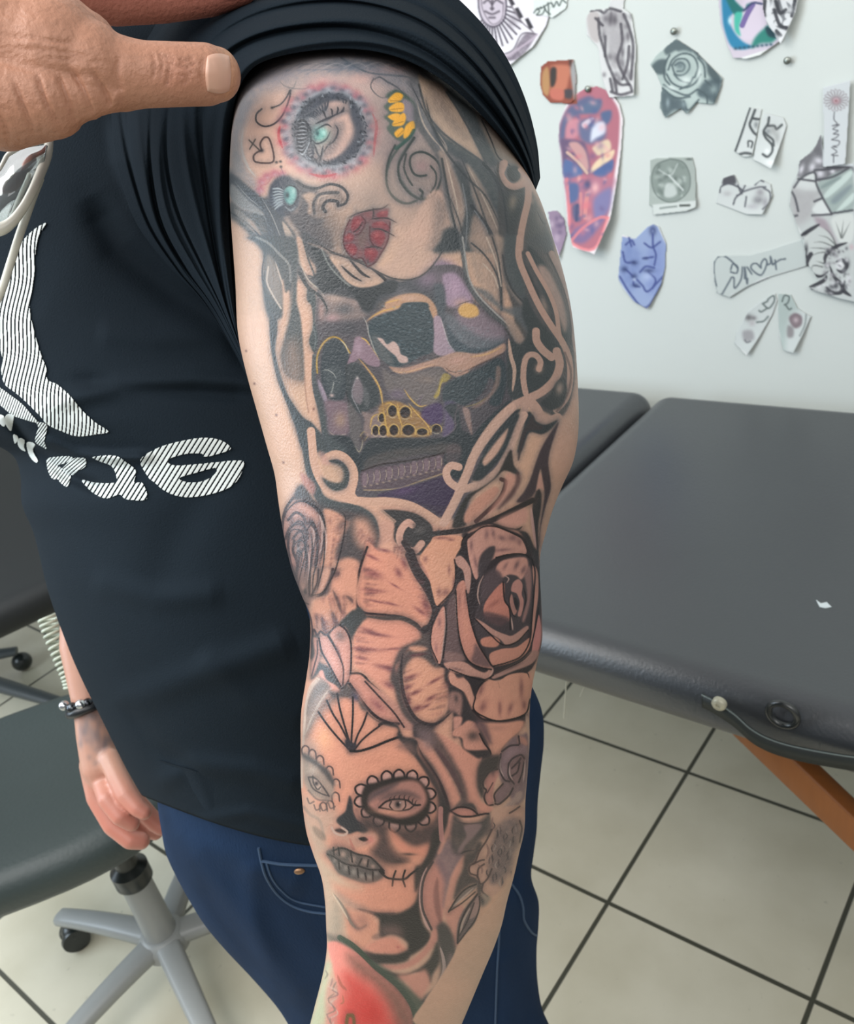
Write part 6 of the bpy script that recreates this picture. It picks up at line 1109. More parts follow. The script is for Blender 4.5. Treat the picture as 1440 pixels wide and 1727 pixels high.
# marks on the vinyl
stain=mat('pale_smear','8f9da0',.5)
def patch(poly,z,name,label,m,cat='mark',th=.0006):
    p=[on_z(*[float(q) for q in w.split(',')],z) for w in poly.split()]; n=len(p); c=np.mean(p,0)
    V=[q-c for q in p]+[q-c+EZ*th for q in p]; me=bpy.data.meshes.new(name); me.from_pydata([tuple(v) for v in V],[],[tuple(range(n,2*n)),tuple(range(n))[::-1]]+[(i,(i+1)%n,n+(i+1)%n,n+i) for i in range(n)]); me.materials.append(m)
    o=bpy.data.objects.new(name,me); COL.objects.link(o); o.location=[float(q) for q in c]; return tag(o,label,cat)
patch('1376,1012 1384,1018 1394,1016 1402,1024 1392,1026 1382,1024',.7242,'paper_scrap','tiny white scrap lying on the black vinyl table top',mat('scrap','d8e0e2',.6),'scrap')

# ============================================================ stool with grey base, lower left
hub=on_z(276,1580,.10); hub[2]=0
st=thing('office_chair',hub,'black office chair with a grey five-arm caster base, beside the person\'s jeans','chair')
greyP=mat('grey_plastic','8f918f',.38,nvar=.05,nscale=30); darkP=mat('dark_plastic','1e2322',.3)
seatM=mat('dark_seat_leatherette','2d3838',.5,bump=.0006,bscale=150,nvar=.12,nscale=9)
H3=lambda a,r,z:hub+np.array([math.cos(a)*r,math.sin(a)*r,z])
Mh=Matrix.Translation(Vector([float(q) for q in hub]))
b=MB(); b.lathe([(.030,.075),(.045,.08),(.046,.105),(.036,.118),(.03,.12)],Mh); b.build('hub',greyP,st)
b=MB(); b.lathe([(.0295,.112),(.0285,.13),(.0265,.262),(.0255,.265)],Mh); b.build('gas_column',greyP,st)
b=MB(); b.lathe([(.029,.255),(.033,.26),(.033,.29),(.02,.30),(.02,.40)],Mh); b.build('column_collar',darkP,st)
for k in range(5):
    a=math.radians(154+72*k); b=MB(); n=10; t=bmesh.new()
    V=[];Q=[]
    for i in range(n+1):
        u=i/n; c=H3(a,.03+.235*u,.100-.022*u*u); s=np.array([-math.sin(a),math.cos(a),0]); wd=.024-.007*u; hh=.017-.005*u
        for q in range(12):
            an=q*math.pi/6; V.append(c+s*wd*np.sign(math.cos(an))*abs(math.cos(an))**.6+EZ*hh*np.sign(math.sin(an))*abs(math.sin(an))**.7)
    for q in range(12): V.append(V[n*12+q]*.4+(H3(a,.278,.078))*.6)
    Q=list(grid(n+2,12,True)); npmesh('base_arm',V,Q,greyP,st)
    w0=H3(a,.25,.028); fwd=np.array([math.cos(a+.9),math.sin(a+.9),0]); sd=np.array([-fwd[1],fwd[0],0]); b=MB()
    for s in (-1,1): b.lathe([(.012,-.008),(.026,-.007),(.028,0),(.026,.007),(.012,.008)],frame(w0+sd*.013*s,fwd,EZ,sd),28)
    b.ball(w0+EZ*.012,.022,(1,1,.9)); b.tube([w0+EZ*.02,w0+EZ*.055],.006,10); b.build('caster',darkP,st)
sc=np.array([-.745,1.15,0]); sa=np.array([math.cos(.24),math.sin(.24),0]); sb=np.array([-sa[1],sa[0],0]); V=[];n=56;prof=[(0,.455),(.8,.452),(.93,.458),(.985,.475),(1.0,.495),(.985,.512),(.94,.526),(.85,.533),(.5,.527),(0,.524)]
for r,z in prof:
    for j in range(n):
        q=j/n*2*math.pi; cx=np.sign(math.cos(q))*abs(math.cos(q))**.75*.275*r; cy=np.sign(math.sin(q))*abs(math.sin(q))**.75*.225*r
        V.append(sc+sa*cx+sb*cy+EZ*(z-.02))
npmesh('seat',V,grid(len(prof),n,True),seatM,st)
b=MB(); beam(b,hub+EZ*.40,sc+EZ*.425,.16,.03); b.build('seat_plate',darkP,st)
b=MB(); p0=sc-sa*.25; b.tube([p0+EZ*.40,p0-sa*.08+EZ*.42,p0-sa*.12+EZ*.52,p0-sa*.12+EZ*.75],[.016]*4,10,flat=1.6); b.build('back_support',darkP,st)
b=MB(); b.box(frame(p0-sa*.14+EZ*.85,sa,sb,EZ),.05,.40,.34,.024,5); b.build('backrest',seatM,st)

# ============================================================ second chair, far left
c2=on_z(-60,1110,.03); c2[2]=0; c2=c2+np.array([-.02,-.12,0])
ch=thing('office_chair',c2,'black padded chair at the left edge, behind the dark shirt','chair')
a0=on_z(0,1085,.46); a1=on_z(95,1040,.46); f0=on_z(0,752,.53); 
ax=(a1-a0)/np.linalg.norm(a1-a0); ay=np.cross(EZ,ax)
L=np.linalg.norm(f0[:2]-a0[:2]); cc=(a0+a1)/2+ay*(L*.5)+EZ*.04
b=MB(); b.box(frame(cc-ax*.05,ax,ay,EZ),.62,L,.09,.04,5); b.build('seat',mat('black_upholstery','15191b',.6,nvar=.1,nscale=10),ch)
b=MB(); b.tube([c2+EZ*.08,c2+EZ*.44],.028,16); b.build('gas_column',darkP,ch)
darkG=mat('dark_grey_plastic','4a4f50',.4)
for tip in (on_z(28,1098,.07),on_z(104,1186,.07),c2+np.array([-.3,-.05,.07]),c2+np.array([-.05,.3,.07]),c2+np.array([-.2,-.25,.07])):
    b=MB(); p0=c2+EZ*.10; b.tube([p0+(tip-p0)*t for t in (0,.33,.66,1)],[.028,.026,.023,.018],12,flat=.7); b.build('base_arm',darkG,ch)
    b=MB(); w0=tip*1; w0[2]=.03; b.ball(w0,.03,(1,1,.95),20); b.build('caster',darkP,ch)
# ============================================================ the person with the tattooed arm
skinM=mat('tattooed_skin',attr='Col',gain=.78,rough=.38,bump=.00028,bscale=850,spec=.45,nvar=.05,nscale=60)
pr=thing('person',P(520,1300,.75)*np.array([1,1,0]),'person in a black printed t-shirt and blue jeans showing a fully tattooed arm','person')
ART=build_art(Canvas)
LE=[(40,560),(60,480),(85,450),(115,425),(150,405),(200,393),(260,388),(320,387),(380,390),(480,397),(560,401),(620,413),(700,435),(760,452),(800,463),(850,470),(900,478),(960,492),(1000,507),(1040,522),(1100,522),(1140,517),(1200,508),(1260,507),(1330,508),(1400,516),(1440,528),(1480,542),(1520,548),(1560,550),(1600,551),(1640,545),(1700,530),(1760,515),(1840,500)]
RE=[(40,620),(60,670),(85,712),(115,738),(150,775),(200,825),(260,868),(300,893),(340,912),(400,932),(460,950),(520,963),(580,970),(640,974),(700,976),(740,974),(780,966),(820,948),(860,932),(900,920),(930,912),(960,910),(1000,912),(1050,914),(1080,914),(1120,905),(1160,897),(1200,893),(1250,893),(1300,890),(1350,886),(1400,884),(1440,875),(1480,866),(1520,855),(1560,846),(1600,832),(1640,815),(1700,790),(1760,765),(1840,735)]
DC=[(40,.50,.03),(100,.468,.056),(250,.450,.066),(450,.448,.062),(700,.452,.056),(900,.458,.052),(1050,.462,.050),(1300,.472,.050),(1500,.490,.044),(1700,.515,.036),(1840,.53,.032)]
def arm_front(x,y):
    l=cr(LE,y)[...,0]; r=cr(RE,y)[...,0]; d=cr(DC,y); u=np.clip((x-(l+r)/2)/((r-l)/2),-1,1); return d[...,0]-d[...,1]*np.sqrt(1-u*u)
def tube_body(ys,LEk,REk,DCk,nf,nb,back=.9):
    l=cr(LEk,ys)[:,0];r=cr(REk,ys)[:,0];d=cr(DCk,ys); xc=(l+r)/2;hw=(r-l)/2
    # front: blend of even spacing across the width and even angle
    s=np.linspace(0,1,nf); a=math.pi*(1-s); u=.55*np.cos(a)+.45*(2*s-1); af=np.arccos(np.clip(u,-1,1)); ab=-np.linspace(0,math.pi,nb+2)[1:-1]
    A=np.concatenate([af,ab]); ca=np.cos(A)[None];sa=np.sin(A)[None]
    dep=d[:,:1]-d[:,1:2]*np.where(sa>0,sa,sa*back)
    cor=np.sqrt(np.clip(1-(d[:,1]/d[:,0])**2,.5,1))[:,None]  # perspective: keeps the silhouette where it is measured
    X=xc[:,None]+hw[:,None]*ca*(dep*0+1)*cor*d[:,:1]/dep; X=xc[:,None]+hw[:,None]*ca*cor*(d[:,:1]/dep)
    Y=np.repeat(ys[:,None],len(A),1); return X,Y,dep
ys=np.linspace(41,1839,1500); X,Y,D=tube_body(ys,LE,RE,DC,540,50)
def ridge(X,Y,pts,w,amp,edge=.12):
    """a smooth bump along a drawn line; returns a height"""
    x0,y0=X.min(),Y.min(); d,u,s=pdist(X,Y,pts); return amp*np.exp(-(d/w)**2)*np.clip(np.minimum(u,1-u)/edge+.15,0,1)
front=np.zeros(X.shape[1],bool); front[:540]=True
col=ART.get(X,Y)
l=cr(LE,ys)[:,0:1];r=cr(RE,ys)[:,0:1]
skinbase=np.array([.76,.62,.53])
col[:,540:]=skinbase  # unseen underside of the arm left plain
for k in range(10): w_=(k+1)/11; col[:,540+k]=col[:,539]*(1-w_)+skinbase*w_; col[:,-1-k]=col[:,0]*(1-w_)+skinbase*w_
A3=P(X,Y,D).reshape(-1,3); Q=[grid(len(ys),X.shape[1],True)]; C3=[col.reshape(-1,3)]
VV=[A3]
n0=len(A3); nc=X.shape[1]
cap=np.array([[A3[:nc].mean(0)]]).reshape(1,3); 
# the other arm, its hand and the trunk under the clothes complete the body
px=lambda x,y,d,r:(P(x,y,d),r*d/FPX)
tr=[[px(470,330,.62,150),px(430,700,.66,170),px(430,1100,.72,180),px(560,1400,.82,150)],
    [px(600,140,.50,90),px(470,300,.60,150)],
    [px(470,300,.62,150),px(220,250,.76,110),px(120,420,.87,60)],
    [px(120,420,.87,58),px(165,760,.92,50),px(150,950,.94,42),px(134,1090,.94,32),px(150,1196,.93,25)],
    [px(150,1196,.93,25),px(160,1240,.93,30),px(172,1290,.93,34),px(180,1320,.94,30)],
    [px(152,1290,.935,18),px(163,1345,.93,17),px(190,1392,.925,16.5),px(220,1416,.925,16),px(238,1418,.93,15)],
    [px(170,1310,.93,17),px(182,1348,.90,17),px(203,1376,.895,16),px(222,1388,.90,14)],
    [px(185,1280,.915,18),px(198,1308,.905,18),px(214,1340,.895,18),px(232,1362,.89,15),px(243,1370,.89,13)],
    [px(190,1300,.95,20),px(225,1350,.955,18),px(262,1388,.96,15),px(272,1396,.96,13)],
    [px(180,1310,.955,19),px(205,1365,.96,17),px(230,1392,.965,15),px(262,1404,.97,13)],
    [px(600,150,.60,70),px(470,-20,.66,62),px(440,-160,.70,62)],
    [px(440,-180,.70,100),px(430,-300,.72,115),px(430,-420,.74,120)],[px(430,-300,.72,90),px(380,-240,.68,70)]]
tv,tq=flesh(tr,.002,2)
VV.append(tv); Q.append(tq+n0); base=np.array([.78,.59,.51])
rel=tv-CP; dep=rel@fw; sx=720+FPX*(rel@r2)/dep; sy=863.5-FPX*(rel@u2)/dep
hc=np.tile(base,(len(tv),1)); k=np.clip((sy-1290)/80,0,1)[:,None]*(sx<300)[:,None]; hc=hc*(1-k)+np.array([.80,.52,.45])*k
# faded tattoo on the back of that hand
rs=np.random.RandomState(2)
for _ in range(34):
    x,y=128+rs.rand()*62,1205+rs.rand()*85; g=np.exp(-(((sx-x)/(3+rs.rand()*5))**2+((sy-y)/(5+rs.rand()*9))**2)); hc=hc*(1-.35*g[:,None])+np.array([.45,.42,.44])*.35*g[:,None]
C3.append(hc)
body=npmesh('body',np.vstack(VV),np.vstack(Q),skinM,pr,np.vstack(C3))
# ---------------- shirt
shirtM=mat('black_jersey','182027',.85,bump=.0004,bscale=900,nvar=.12,nscale=14,spec=.06)
TL=[(-90,40),(-20,-30),(100,-110),(300,-135),(500,-125),(700,-95),(735,-40),(765,18),(800,34),(850,37),(900,57),(1000,82),(1100,118),(1150,140),(1200,165),(1300,215),(1360,250),(1420,285)]
TR=[(-90,640),(-20,760),(100,800),(300,820),(500,830),(700,840),(860,845),(1000,850),(1200,860),(1300,870),(1420,880)]
TD=[(-90,.66,.04),(0,.65,.09),(150,.645,.11),(400,.66,.13),(700,.68,.155),(900,.70,.17),(1100,.73,.18),(1300,.775,.18),(1420,.80,.175)]
FOLDS=[('190,190 200,270 235,350 300,440 400,520 440,560',10,.006),('232,190 225,280 262,350 330,430 400,500',7,.008),('262,190 258,290 285,370 350,440',7,.008),
('285,200 278,300 300,400 350,480',7,.007),('330,200 320,300 325,420 340,480',8,.006),('120,640 230,655 330,660 430,665',14,-.004),('60,690 200,650 330,640 460,650',16,.006),
('150,330 200,420 300,500 400,560 440,620',26,-.008),('170,1200 300,1150 420,1110 500,1080',26,.006),('250,1330 330,1290 430,1300 520,1330',18,.006),('200,1180 260,1260 330,1310',16,-.005),
('60,735 130,765 190,772 260,770',9,.008),('10,700 60,760 110,800 180,830',10,-.012),('150,980 260,1010 380,1000',22,.004),('160,560 260,570 400,560',20,.003),('380,760 300,900 260,1000',40,-.003),('330,1100 420,1180 520,1220',24,.004),('300,1390 420,1370 540,1400',10,.004)]
def shirt_depth(x,y):
    l=cr(TL,y)[...,0]; r=cr(TR,y)[...,0]; d=cr(TD,y); u=np.clip((x-(l+r)/2)/((r-l)/2),-1,1)
    h=sum(ridge(x,y,p,w,a) for p,w,a in FOLDS)
    return d[...,0]-d[...,1]*(1-np.abs(u)**2.3)**(1/2.3)-h*np.clip((1-np.abs(u))*6,0,1)
nr=330;nf=300;nb=70; t=np.linspace(0,1,nr)
s=np.linspace(0,1,nf); uf=.5*np.cos(math.pi*(1-s))+.5*(2*s-1)
YL=-90+t*(1338+90); 
def shirt_rows():
    X=np.zeros((nr,nf+nb));Y=X.copy();D=X.copy()
    for i in range(nr):
        u=uf; tilt=max(0,(YL[i]-1150)/188)*88   # the hem hangs lower towards the middle
        y=YL[i]+tilt*np.sin(np.clip((u+1)/1.1,0,1)*math.pi/2); l=cr(TL,y)[:,0]; r=cr(TR,y)[:,0]
        l0=cr(TL,[YL[i]])[0,0]; x=(l*0+l0)*(1-(u+1)/2)+r*(u+1)/2; X[i,:nf]=x; Y[i,:nf]=y
        d=cr(TD,y); D[i,:nf]=d[:,0]-d[:,1]*(1-np.abs(u)**2.3)**(1/2.3)-sum(ridge(x,y,p,w,a) for p,w,a in FOLDS)*np.clip((1-np.abs(u))*6,0,1)
        b=np.cos(np.linspace(0,math.pi,nb+2)[1:-1]); dd=cr(TD,[YL[i]])[0]
        X[i,nf:]=(x[0]+x[-1])/2+(x[-1]-x[0])/2*b; Y[i,nf:]=y[-1]*(1+b)/2+y[0]*(1-b)/2; D[i,nf:]=dd[0]+dd[1]*.8*(1-np.abs(b)**2.3)**(1/2.3)
    return X,Y,D
X,Y,D=shirt_rows(); V=P(X,Y,D)
# hem turned inwards
c=V[-1].mean(0); h1=V[-1]*.995+c*.005+np.array([0,0,-.003]); h2=V[-1]*.975+c*.025+np.array([0,0,.0]); h3=V[-1]*.97+c*.03+np.array([0,0,.05])
V=np.concatenate([V,h1[None],h2[None],h3[None]]); 
shirt=npmesh('shirt',V.reshape(-1,3),grid(nr+3,nf+nb,True),shirtM,pr)
# ---------------- sleeve pulled up over the shoulder
SI=np.array([(404,575),(396,520),(389,440),(385,360),(384,290),(388,220),(397,168),(412,132),(436,108),(480,93),(540,84),(600,83),(655,92),(705,111),(755,142),(800,182),(845,232),(880,282),(900,330)],float)
SO=np.array([(420,640),(350,520),(290,455),(235,385),(205,310),(190,230),(192,150),(225,70),(290,0),(370,-50),(460,-75),(560,-80),(650,-65),(735,-30),(800,25),(850,90),(885,165),(905,240),(911,300)],float)
ns,nt=420,150; q=np.linspace(0,18,ns); si=cr(np.column_stack([np.arange(19),SI]),q); so=cr(np.column_stack([np.arange(19),SO]),q)
tt=np.linspace(0,1,nt); XS=si[:,None,0]*(1-tt)+so[:,None,0]*tt; YS=si[:,None,1]*(1-tt)+so[:,None,1]*tt
din=np.minimum(arm_front(np.clip(si[:,0],395,905),np.clip(si[:,1],60,1800)),.452)
lam=q/18
din=cr([(0,.50),(.15,.470),(.3,.443),(.45,.414),(.6,.406),(.8,.409),(.92,.430),(1,.448)],lam)[:,0]
dout=cr([(0,.60),(.12,.585),(.25,.565),(.4,.56),(.55,.54),(.7,.50),(.85,.475),(1,.462)],lam)[:,0]
sh=shirt_depth(so[:,0],so[:,1])-.004; kk_=np.clip((.42-lam)/.12,0,1); dout=dout*(1-kk_)+sh*kk_
bul=cr([(0,.006),(.2,.018),(.4,.022),(.6,.022),(.8,.022),(1,.010)],lam)[:,0]
DS=din[:,None]*(1-tt)+dout[:,None]*tt-bul[:,None]*np.sin(math.pi*np.clip(tt*1.15,0,1))**.8
# gathered folds: a few run the whole way round, drifting across the width
def fold(c0,c1,w,a,l0=0,l1=1):
    c=c0+(c1-c0)*lam[:,None]+.025*np.sin(lam[:,None]*9+c0*20); e=np.clip((lam-l0)*9,0,1)*np.clip((l1-lam)*9,0,1); g=(tt[None]-c)/w; return a*np.exp(-g*g)*e[:,None]
FS=[(.06,.10,.045,.006,0,1),(.22,.20,.05,-.007,.25,1),(.33,.33,.06,.006,.3,1),(.42,.47,.03,-.006,.35,1),(.52,.56,.05,.005,.38,1),(.66,.62,.03,-.005,.35,.95),(.74,.72,.05,.004,.35,1),(.86,.85,.03,-.004,.4,.9)]
for f in FS: DS=DS-fold(*f)
# hanging pleats on the chest side
for c0,w,a in ((.12,.035,.004),(.26,.025,-.005),(.36,.035,.005),(.5,.02,-.005),(.6,.03,.005),(.72,.02,-.006),(.82,.03,.005),(.92,.02,-.004)):
    e=np.clip((.36-lam)*7,0,1)*np.clip((lam)*6+.2,0,1); g=(tt[None]-(c0+.05*np.sin(lam[:,None]*14+c0*9)))/w; DS=DS-a*np.exp(-g*g)*e[:,None]
roll=[]
f0=np.stack([XS,YS,DS],-1)
e1_=f0[:,:1].copy(); e1_[...,2]+=.004; e2_=f0[:,:1]+(f0[:,6:7]-f0[:,:1])*.9; e2_[...,2]+=.010+bul[:,None]*.2
e3_=f0[:,:1]+(f0[:,30:31]-f0[:,:1]); e3_[...,2]=np.maximum(e3_[...,2],din[:,None])+.03
o1=f0[:,-1:].copy(); o1[...,2]+=.05; o1[...,0]=o1[...,0]*.96+.04*600; o1[...,1]=o1[...,1]*.94+.06*350
full=np.concatenate([e3_,e2_,e1_,f0,o1],1); V=P(full[...,0],full[...,1],full[...,2])
npmesh('sleeve',V.reshape(-1,3),grid(ns,nt+4)[:,::-1],shirtM,pr,label='sleeve bunched up over the shoulder')
# ---------------- print on the shirt: pale striped leaf shapes and lettering
printM=mat('print_white','c3cac9',.7,bump=.0001,bscale=900); 
def printed(name,poly,ang,per,duty=.62,warp=0,step=.8,scale=1,ox=0,oy=0,holes=(),label=None):
    pts=[[float(q)/scale for q in w.split(',')] for w in poly.split()]; pts=[[a+ox,b_+oy] for a,b_ in pts]
    hs=[[[float(q)/scale+z for q,z in zip(w.split(','),(ox,oy))] for w in h.split()] for h in holes]
    pts_=np.array(pts); c=Canvas.spl(None,pts_,True,4); x0,y0=c.min(0);x1,y1=c.max(0)
    nx=int((x1-x0)/step)+2; ny=int((y1-y0)/step)+2; X,Y=np.meshgrid(np.linspace(x0,x1,nx),np.linspace(y0,y1,ny)); Q=grid(ny,nx)
    cx=X.ravel()[Q].mean(1);cy=Y.ravel()[Q].mean(1); k=inside(cx,cy,c)
    for h in hs: k&=~inside(cx,cy,Canvas.spl(None,np.array(h),True,4))
    if per:
        a=math.radians(ang); w=(cx*math.sin(a)+cy*math.cos(a))+warp*np.sin(cy*.05); pp=per(cx,cy) if callable(per) else per
        k&=((w/pp)%1)<duty
    Q=Q[k]; used,inv=np.unique(Q,return_inverse=True); Q=inv.reshape(-1,4); xs=X.ravel()[used];yy=Y.ravel()[used]
    V=P(xs,yy,shirt_depth(xs,yy)-.0012); n=len(V); V2=P(xs,yy,shirt_depth(xs,yy)+.0003)
    e=np.vstack([Q[:,[0,1]],Q[:,[1,2]],Q[:,[2,3]],Q[:,[3,0]]]); s_=np.sort(e,1); _,idx,cnt=np.unique(s_,axis=0,return_index=True,return_counts=True); bb=e[idx[cnt==1]]
    Q2=np.vstack([Q,Q[:,::-1]+n,np.stack([bb[:,1],bb[:,0],bb[:,0]+n,bb[:,1]+n],1)])
    return npmesh(name,np.vstack([V,V2]),Q2,printM,shirt,smooth=False,label=label)
printed('printed_leaf','78,376 66,396 60,425 58,460 54,490 50,520 58,560 70,600 78,620 80,640 96,648 115,664 135,688 160,712 183,728 160,733 130,736 105,728 80,716 66,700 48,682 28,664 8,648 2,625 3,600 -6,570 -12,540 -10,500 10,455 34,412 56,388',84,6.6,.66,3)
printed('printed_leaf','-20,640 2,655 20,668 38,682 52,698 64,712 56,712 36,706 20,700 -2,682 -20,676',70,4.2,.7)
printed('printed_letter','710,770 780,715 880,680 1020,655 1110,665 1165,700 1150,722 1040,752 1020,735 940,737 860,760 850,780 890,795 1000,788 1100,778 1222,770 1230,810 1200,872 1150,912 1060,942 960,956 880,945 820,915 780,880 750,855',58,7.6,.68,0,.7,3,0,520,('908,858 1000,830 1085,808 1096,825 1060,860 1000,880 940,878',))
printed('printed_letter','470,752 580,745 640,780 688,822 680,880 722,885 742,965 640,967 605,942 540,962 480,940 435,900 415,868 480,882 580,882 588,850 565,800 500,772',58,7.2,.66,0,.7,3,0,520)
printed('printed_letter','565,560 600,520 700,505 830,500 880,520 840,560 780,590 700,610 760,650 830,700 858,730 850,800 810,870 740,830 700,780 640,775 590,700',50,4.6,.66,2,.7,7.2,0,700)
printed('printed_letter','880,530 960,520 1035,530 1040,620 950,680 880,730 800,690 760,650 800,600',40,4.8,.66,2,.7,7.2,0,700)
printed('printed_letter','450,85 560,110 570,180 550,260 540,330 570,415 520,390 430,330 440,230 465,160',55,4.2,.62,2,.7,7.2,0,700)
printed('printed_letter','-40,0 30,0 60,40 70,100 40,140 -40,60',0,0,1,0,.8,7.2,0,700); printed('printed_letter','75,0 165,0 160,80 135,190 90,150 65,90',0,0,1,0,.8,7.2,0,700)
printed('printed_letter','160,240 205,250 225,300 180,345',0,0,1,0,.8,7.2,0,700); printed('printed_letter','220,310 250,280 300,310 290,380 310,440 260,420 220,370',0,0,1,0,.8,7.2,0,700)
printed('printed_letter','325,340 380,330 425,360 400,420 420,480 460,550 440,580 380,530 340,450',0,0,1,0,.8,7.2,0,700)
# ---------------- jeans
denim=mat('blue_denim','1b2c44',.85,bump=.0005,bscale=700,nvar=.35,nscale=22,stretch=(1,1,.35),spec=.08)
JL=[(1000,400),(1150,300),(1300,264),(1360,266),(1400,272),(1440,280),(1480,298),(1520,320),(1560,345),(1600,378),(1650,425),(1700,468),(1740,492),(1900,560),(2080,600)]
JR=[(1000,800),(1100,860),(1150,893),(1200,914),(1250,917),(1300,912),(1350,907),(1400,905),(1440,900),(1480,896),(1520,908),(1560,908),(1600,905),(1650,906),(1700,914),(1740,930),(1900,960),(2080,980)]
JD=[(y,.57/float(ray(560,y)[1]),z) for y,z in ((1000,.14),(1200,.15),(1400,.155),(1600,.15),(1800,.13),(2080,.11))]
jy=np.linspace(1001,2079,260); X,Y,D=tube_body(jy,JL,JR,JD,220,80)
for pts_,w_,a_ in (('300,1420 420,1560 520,1700',26,.008),('330,1480 420,1620 500,1727',18,-.006),('280,1400 400,1450 520,1500',24,.006),('420,1450 430,1560 470,1700',20,.005),('870,1220 880,1330 860,1450',20,.007),('900,1300 890,1400 860,1500',12,-.006),('850,1600 860,1700 850,1800',20,.006)): D[:,:220]-=ridge(X[:,:220],Y[:,:220],pts_,w_,a_)
jeans=npmesh('jeans',P(X,Y,D).reshape(-1,3),grid(len(jy),X.shape[1],True),denim,pr)
from mathutils.bvhtree import BVHTree
def bvh(o):
    me=o.data; off=org(o.parent); return BVHTree.FromPolygons([tuple(np.array(v.co)+off) for v in me.vertices],[tuple(p.vertices) for p in me.polygons])
JB=bvh(jeans)
def onto(B,x,y,lift=.001):
    r=ray(x,y); r=r/np.linalg.norm(r); h=B.ray_cast(Vector(CP),Vector(r)); return np.array(h[0])-r*lift if h[0] is not None else None
def seam(name,pts,B,rad,m,parent,n=40):
    k=np.array([[float(q) for q in w.split(',')] for w in pts.split()]); kk=cr(np.column_stack([np.arange(len(k)),k]),np.linspace(0,len(k)-1,n))
    p=[onto(B,x,y) for x,y in kk]; p=[q for q in p if q is not None]
    if len(p)>3: b=MB(); b.tube(p,rad,6); return b.build(name,m,parent)
dk=mat('denim_seam','2c425c',.8); dk2=mat('denim_shadow','18263a',.85)
seam('pocket_seam','436,1430 441,1455 449,1480 466,1506 490,1526 520,1537 552,1541',JB,.0011,dk,jeans); seam('pocket_seam','448,1452 458,1480 475,1502 500,1520 548,1530',JB,.0008,dk,jeans); seam('waist_seam','440,1452 480,1458 545,1460',JB,.0012,dk,jeans)
seam('pocket_flap_seam','862,1490 876,1510 882,1530 884,1552 896,1572 905,1578',JB,.0011,dk,jeans); seam('side_seam','838,1480 842,1560 838,1640 835,1727',JB,.001,dk,jeans)
p=onto(JB,505,1469,.0005)
if p is not None: b=MB(); b.ball(p,.0042,(1,.5,.7),16); b.build('rivet',mat('rivet_copper','8a6a50',.4,metal=.7),jeans,label='small copper rivet')
# ---------------- bracelet and cable at the other wrist
wc=P(150,1192,.93); ax=P(165,1230,.93)-P(135,1150,.93); ax/=np.linalg.norm(ax); s1=np.cross(ax,fw); s1/=np.linalg.norm(s1); s2=np.cross(ax,s1)
br=thing('bracelet',wc,'dark bracelet with shiny beads on the wrist of the lowered hand','bracelet')
b=MB(); b.tube([wc+s1*math.cos(a)*.0195+s2*math.sin(a)*.0195 for a in np.arange(40)*math.pi/20],.0052,10,closed=True); b.build('band',mat('band_black','15181c',.35),br)
for dx,dy,m_ in ((-42,0,'b8bcc0'),(-14,-2,'c8cccf'),(-28,4,'4a4e52'),(-2,-4,'3a3c40')):
    q=P(150+dx,1190+dy,.93-.021+abs(dx+14)*.0003); b=MB(); b.ball(q,.0055 if m_!='4a4e52' else .006); b.build('bead',mat('bead_'+m_,m_,.15,metal=.9),br)
cpts=[(80,1040),(88,1066),(99,1096),(109,1122),(117,1144),(120,1162)]; k=np.array([P(x,y,.955) for x,y in cpts]); kk=cr(np.column_stack([np.arange(6),k]),np.linspace(0,5,360)); T=np.gradient(kk,axis=0); T/=np.linalg.norm(T,axis=1)[:,None]
a_=np.cross(T,fw); a_/=np.linalg.norm(a_,axis=1)[:,None]; b_=np.cross(T,a_); ph=np.linspace(0,15*2*math.pi,360)[:,None]; rr=np.linspace(.0095,.0065,360)[:,None]
b=MB(); b.tube(kk+a_*np.cos(ph)*rr+b_*np.sin(ph)*rr,.0017,8); o=b.build('coiled_cord',mat('cord_greygreen','aab3a4',.35)); tag(o,'pale grey coiled cord hanging beside the lowered forearm','cord')
# ---------------- clear spectacles
gl=thing('clear_glasses',P(40,330,.50),'white tubular framed eyeglasses with clear lens at the left edge, below the pinching hand','glasses')
whiteM=mat('frame_white','cfcfc4',.3,spec=.6)
def ptube(name,pts,r,m,par,n=50,flat=1):
    k=np.array([P(x,y,d) for x,y,d in pts]); kk=cr(np.column_stack([np.arange(len(k)),k]),np.linspace(0,len(k)-1,n)); R=cr(np.column_stack([np.arange(len(k)),r]),np.linspace(0,len(k)-1,n))[:,0] if hasattr(r,'__len__') else [r]*n
    b=MB(); b.tube(kk,list(R),12,flat=flat); return b.build(name,m,par)
ptube('rim',[(84,232,.505),(79,262,.50),(69,290,.495),(55,322,.49),(38,352,.49),(18,376,.49),(-6,388,.49),(-60,392,.49)],[.0022,.0028,.0027,.0025,.0025,.003,.0038,.004],whiteM,gl)
ptube('temple',[(68,300,.51),(54,336,.51),(43,368,.51),(31,402,.51),(17,446,.515),(-2,500,.52),(-40,570,.53)],.0024,whiteM,gl)
ptube('rim',[(84,236,.505),(55,242,.50),(30,252,.50),(14,262,.50),(3,282,.50),(-20,320,.50)],.0016,whiteM,gl)
lensP=np.array([P(x,y,.4945) for x,y in ((78,244),(74,272),(64,292),(50,320),(33,348),(14,370),(-10,380),(-40,370),(-30,310),(2,288),(16,264),(40,250))]); n=len(lensP); c=lensP.mean(0)+fw*-.004
V=[c]+list(lensP)+[c+fw*.002]+list(lensP+fw*.002); me=[]
Fs=[(0,1+i,1+(i+1)%n) for i in range(n)]+[(n+1,n+2+(i+1)%n,n+2+i) for i in range(n)]+[(1+i,n+2+i,n+2+(i+1)%n) for i in range(n)]+[(1+i,n+2+(i+1)%n,1+(i+1)%n) for i in range(n)]
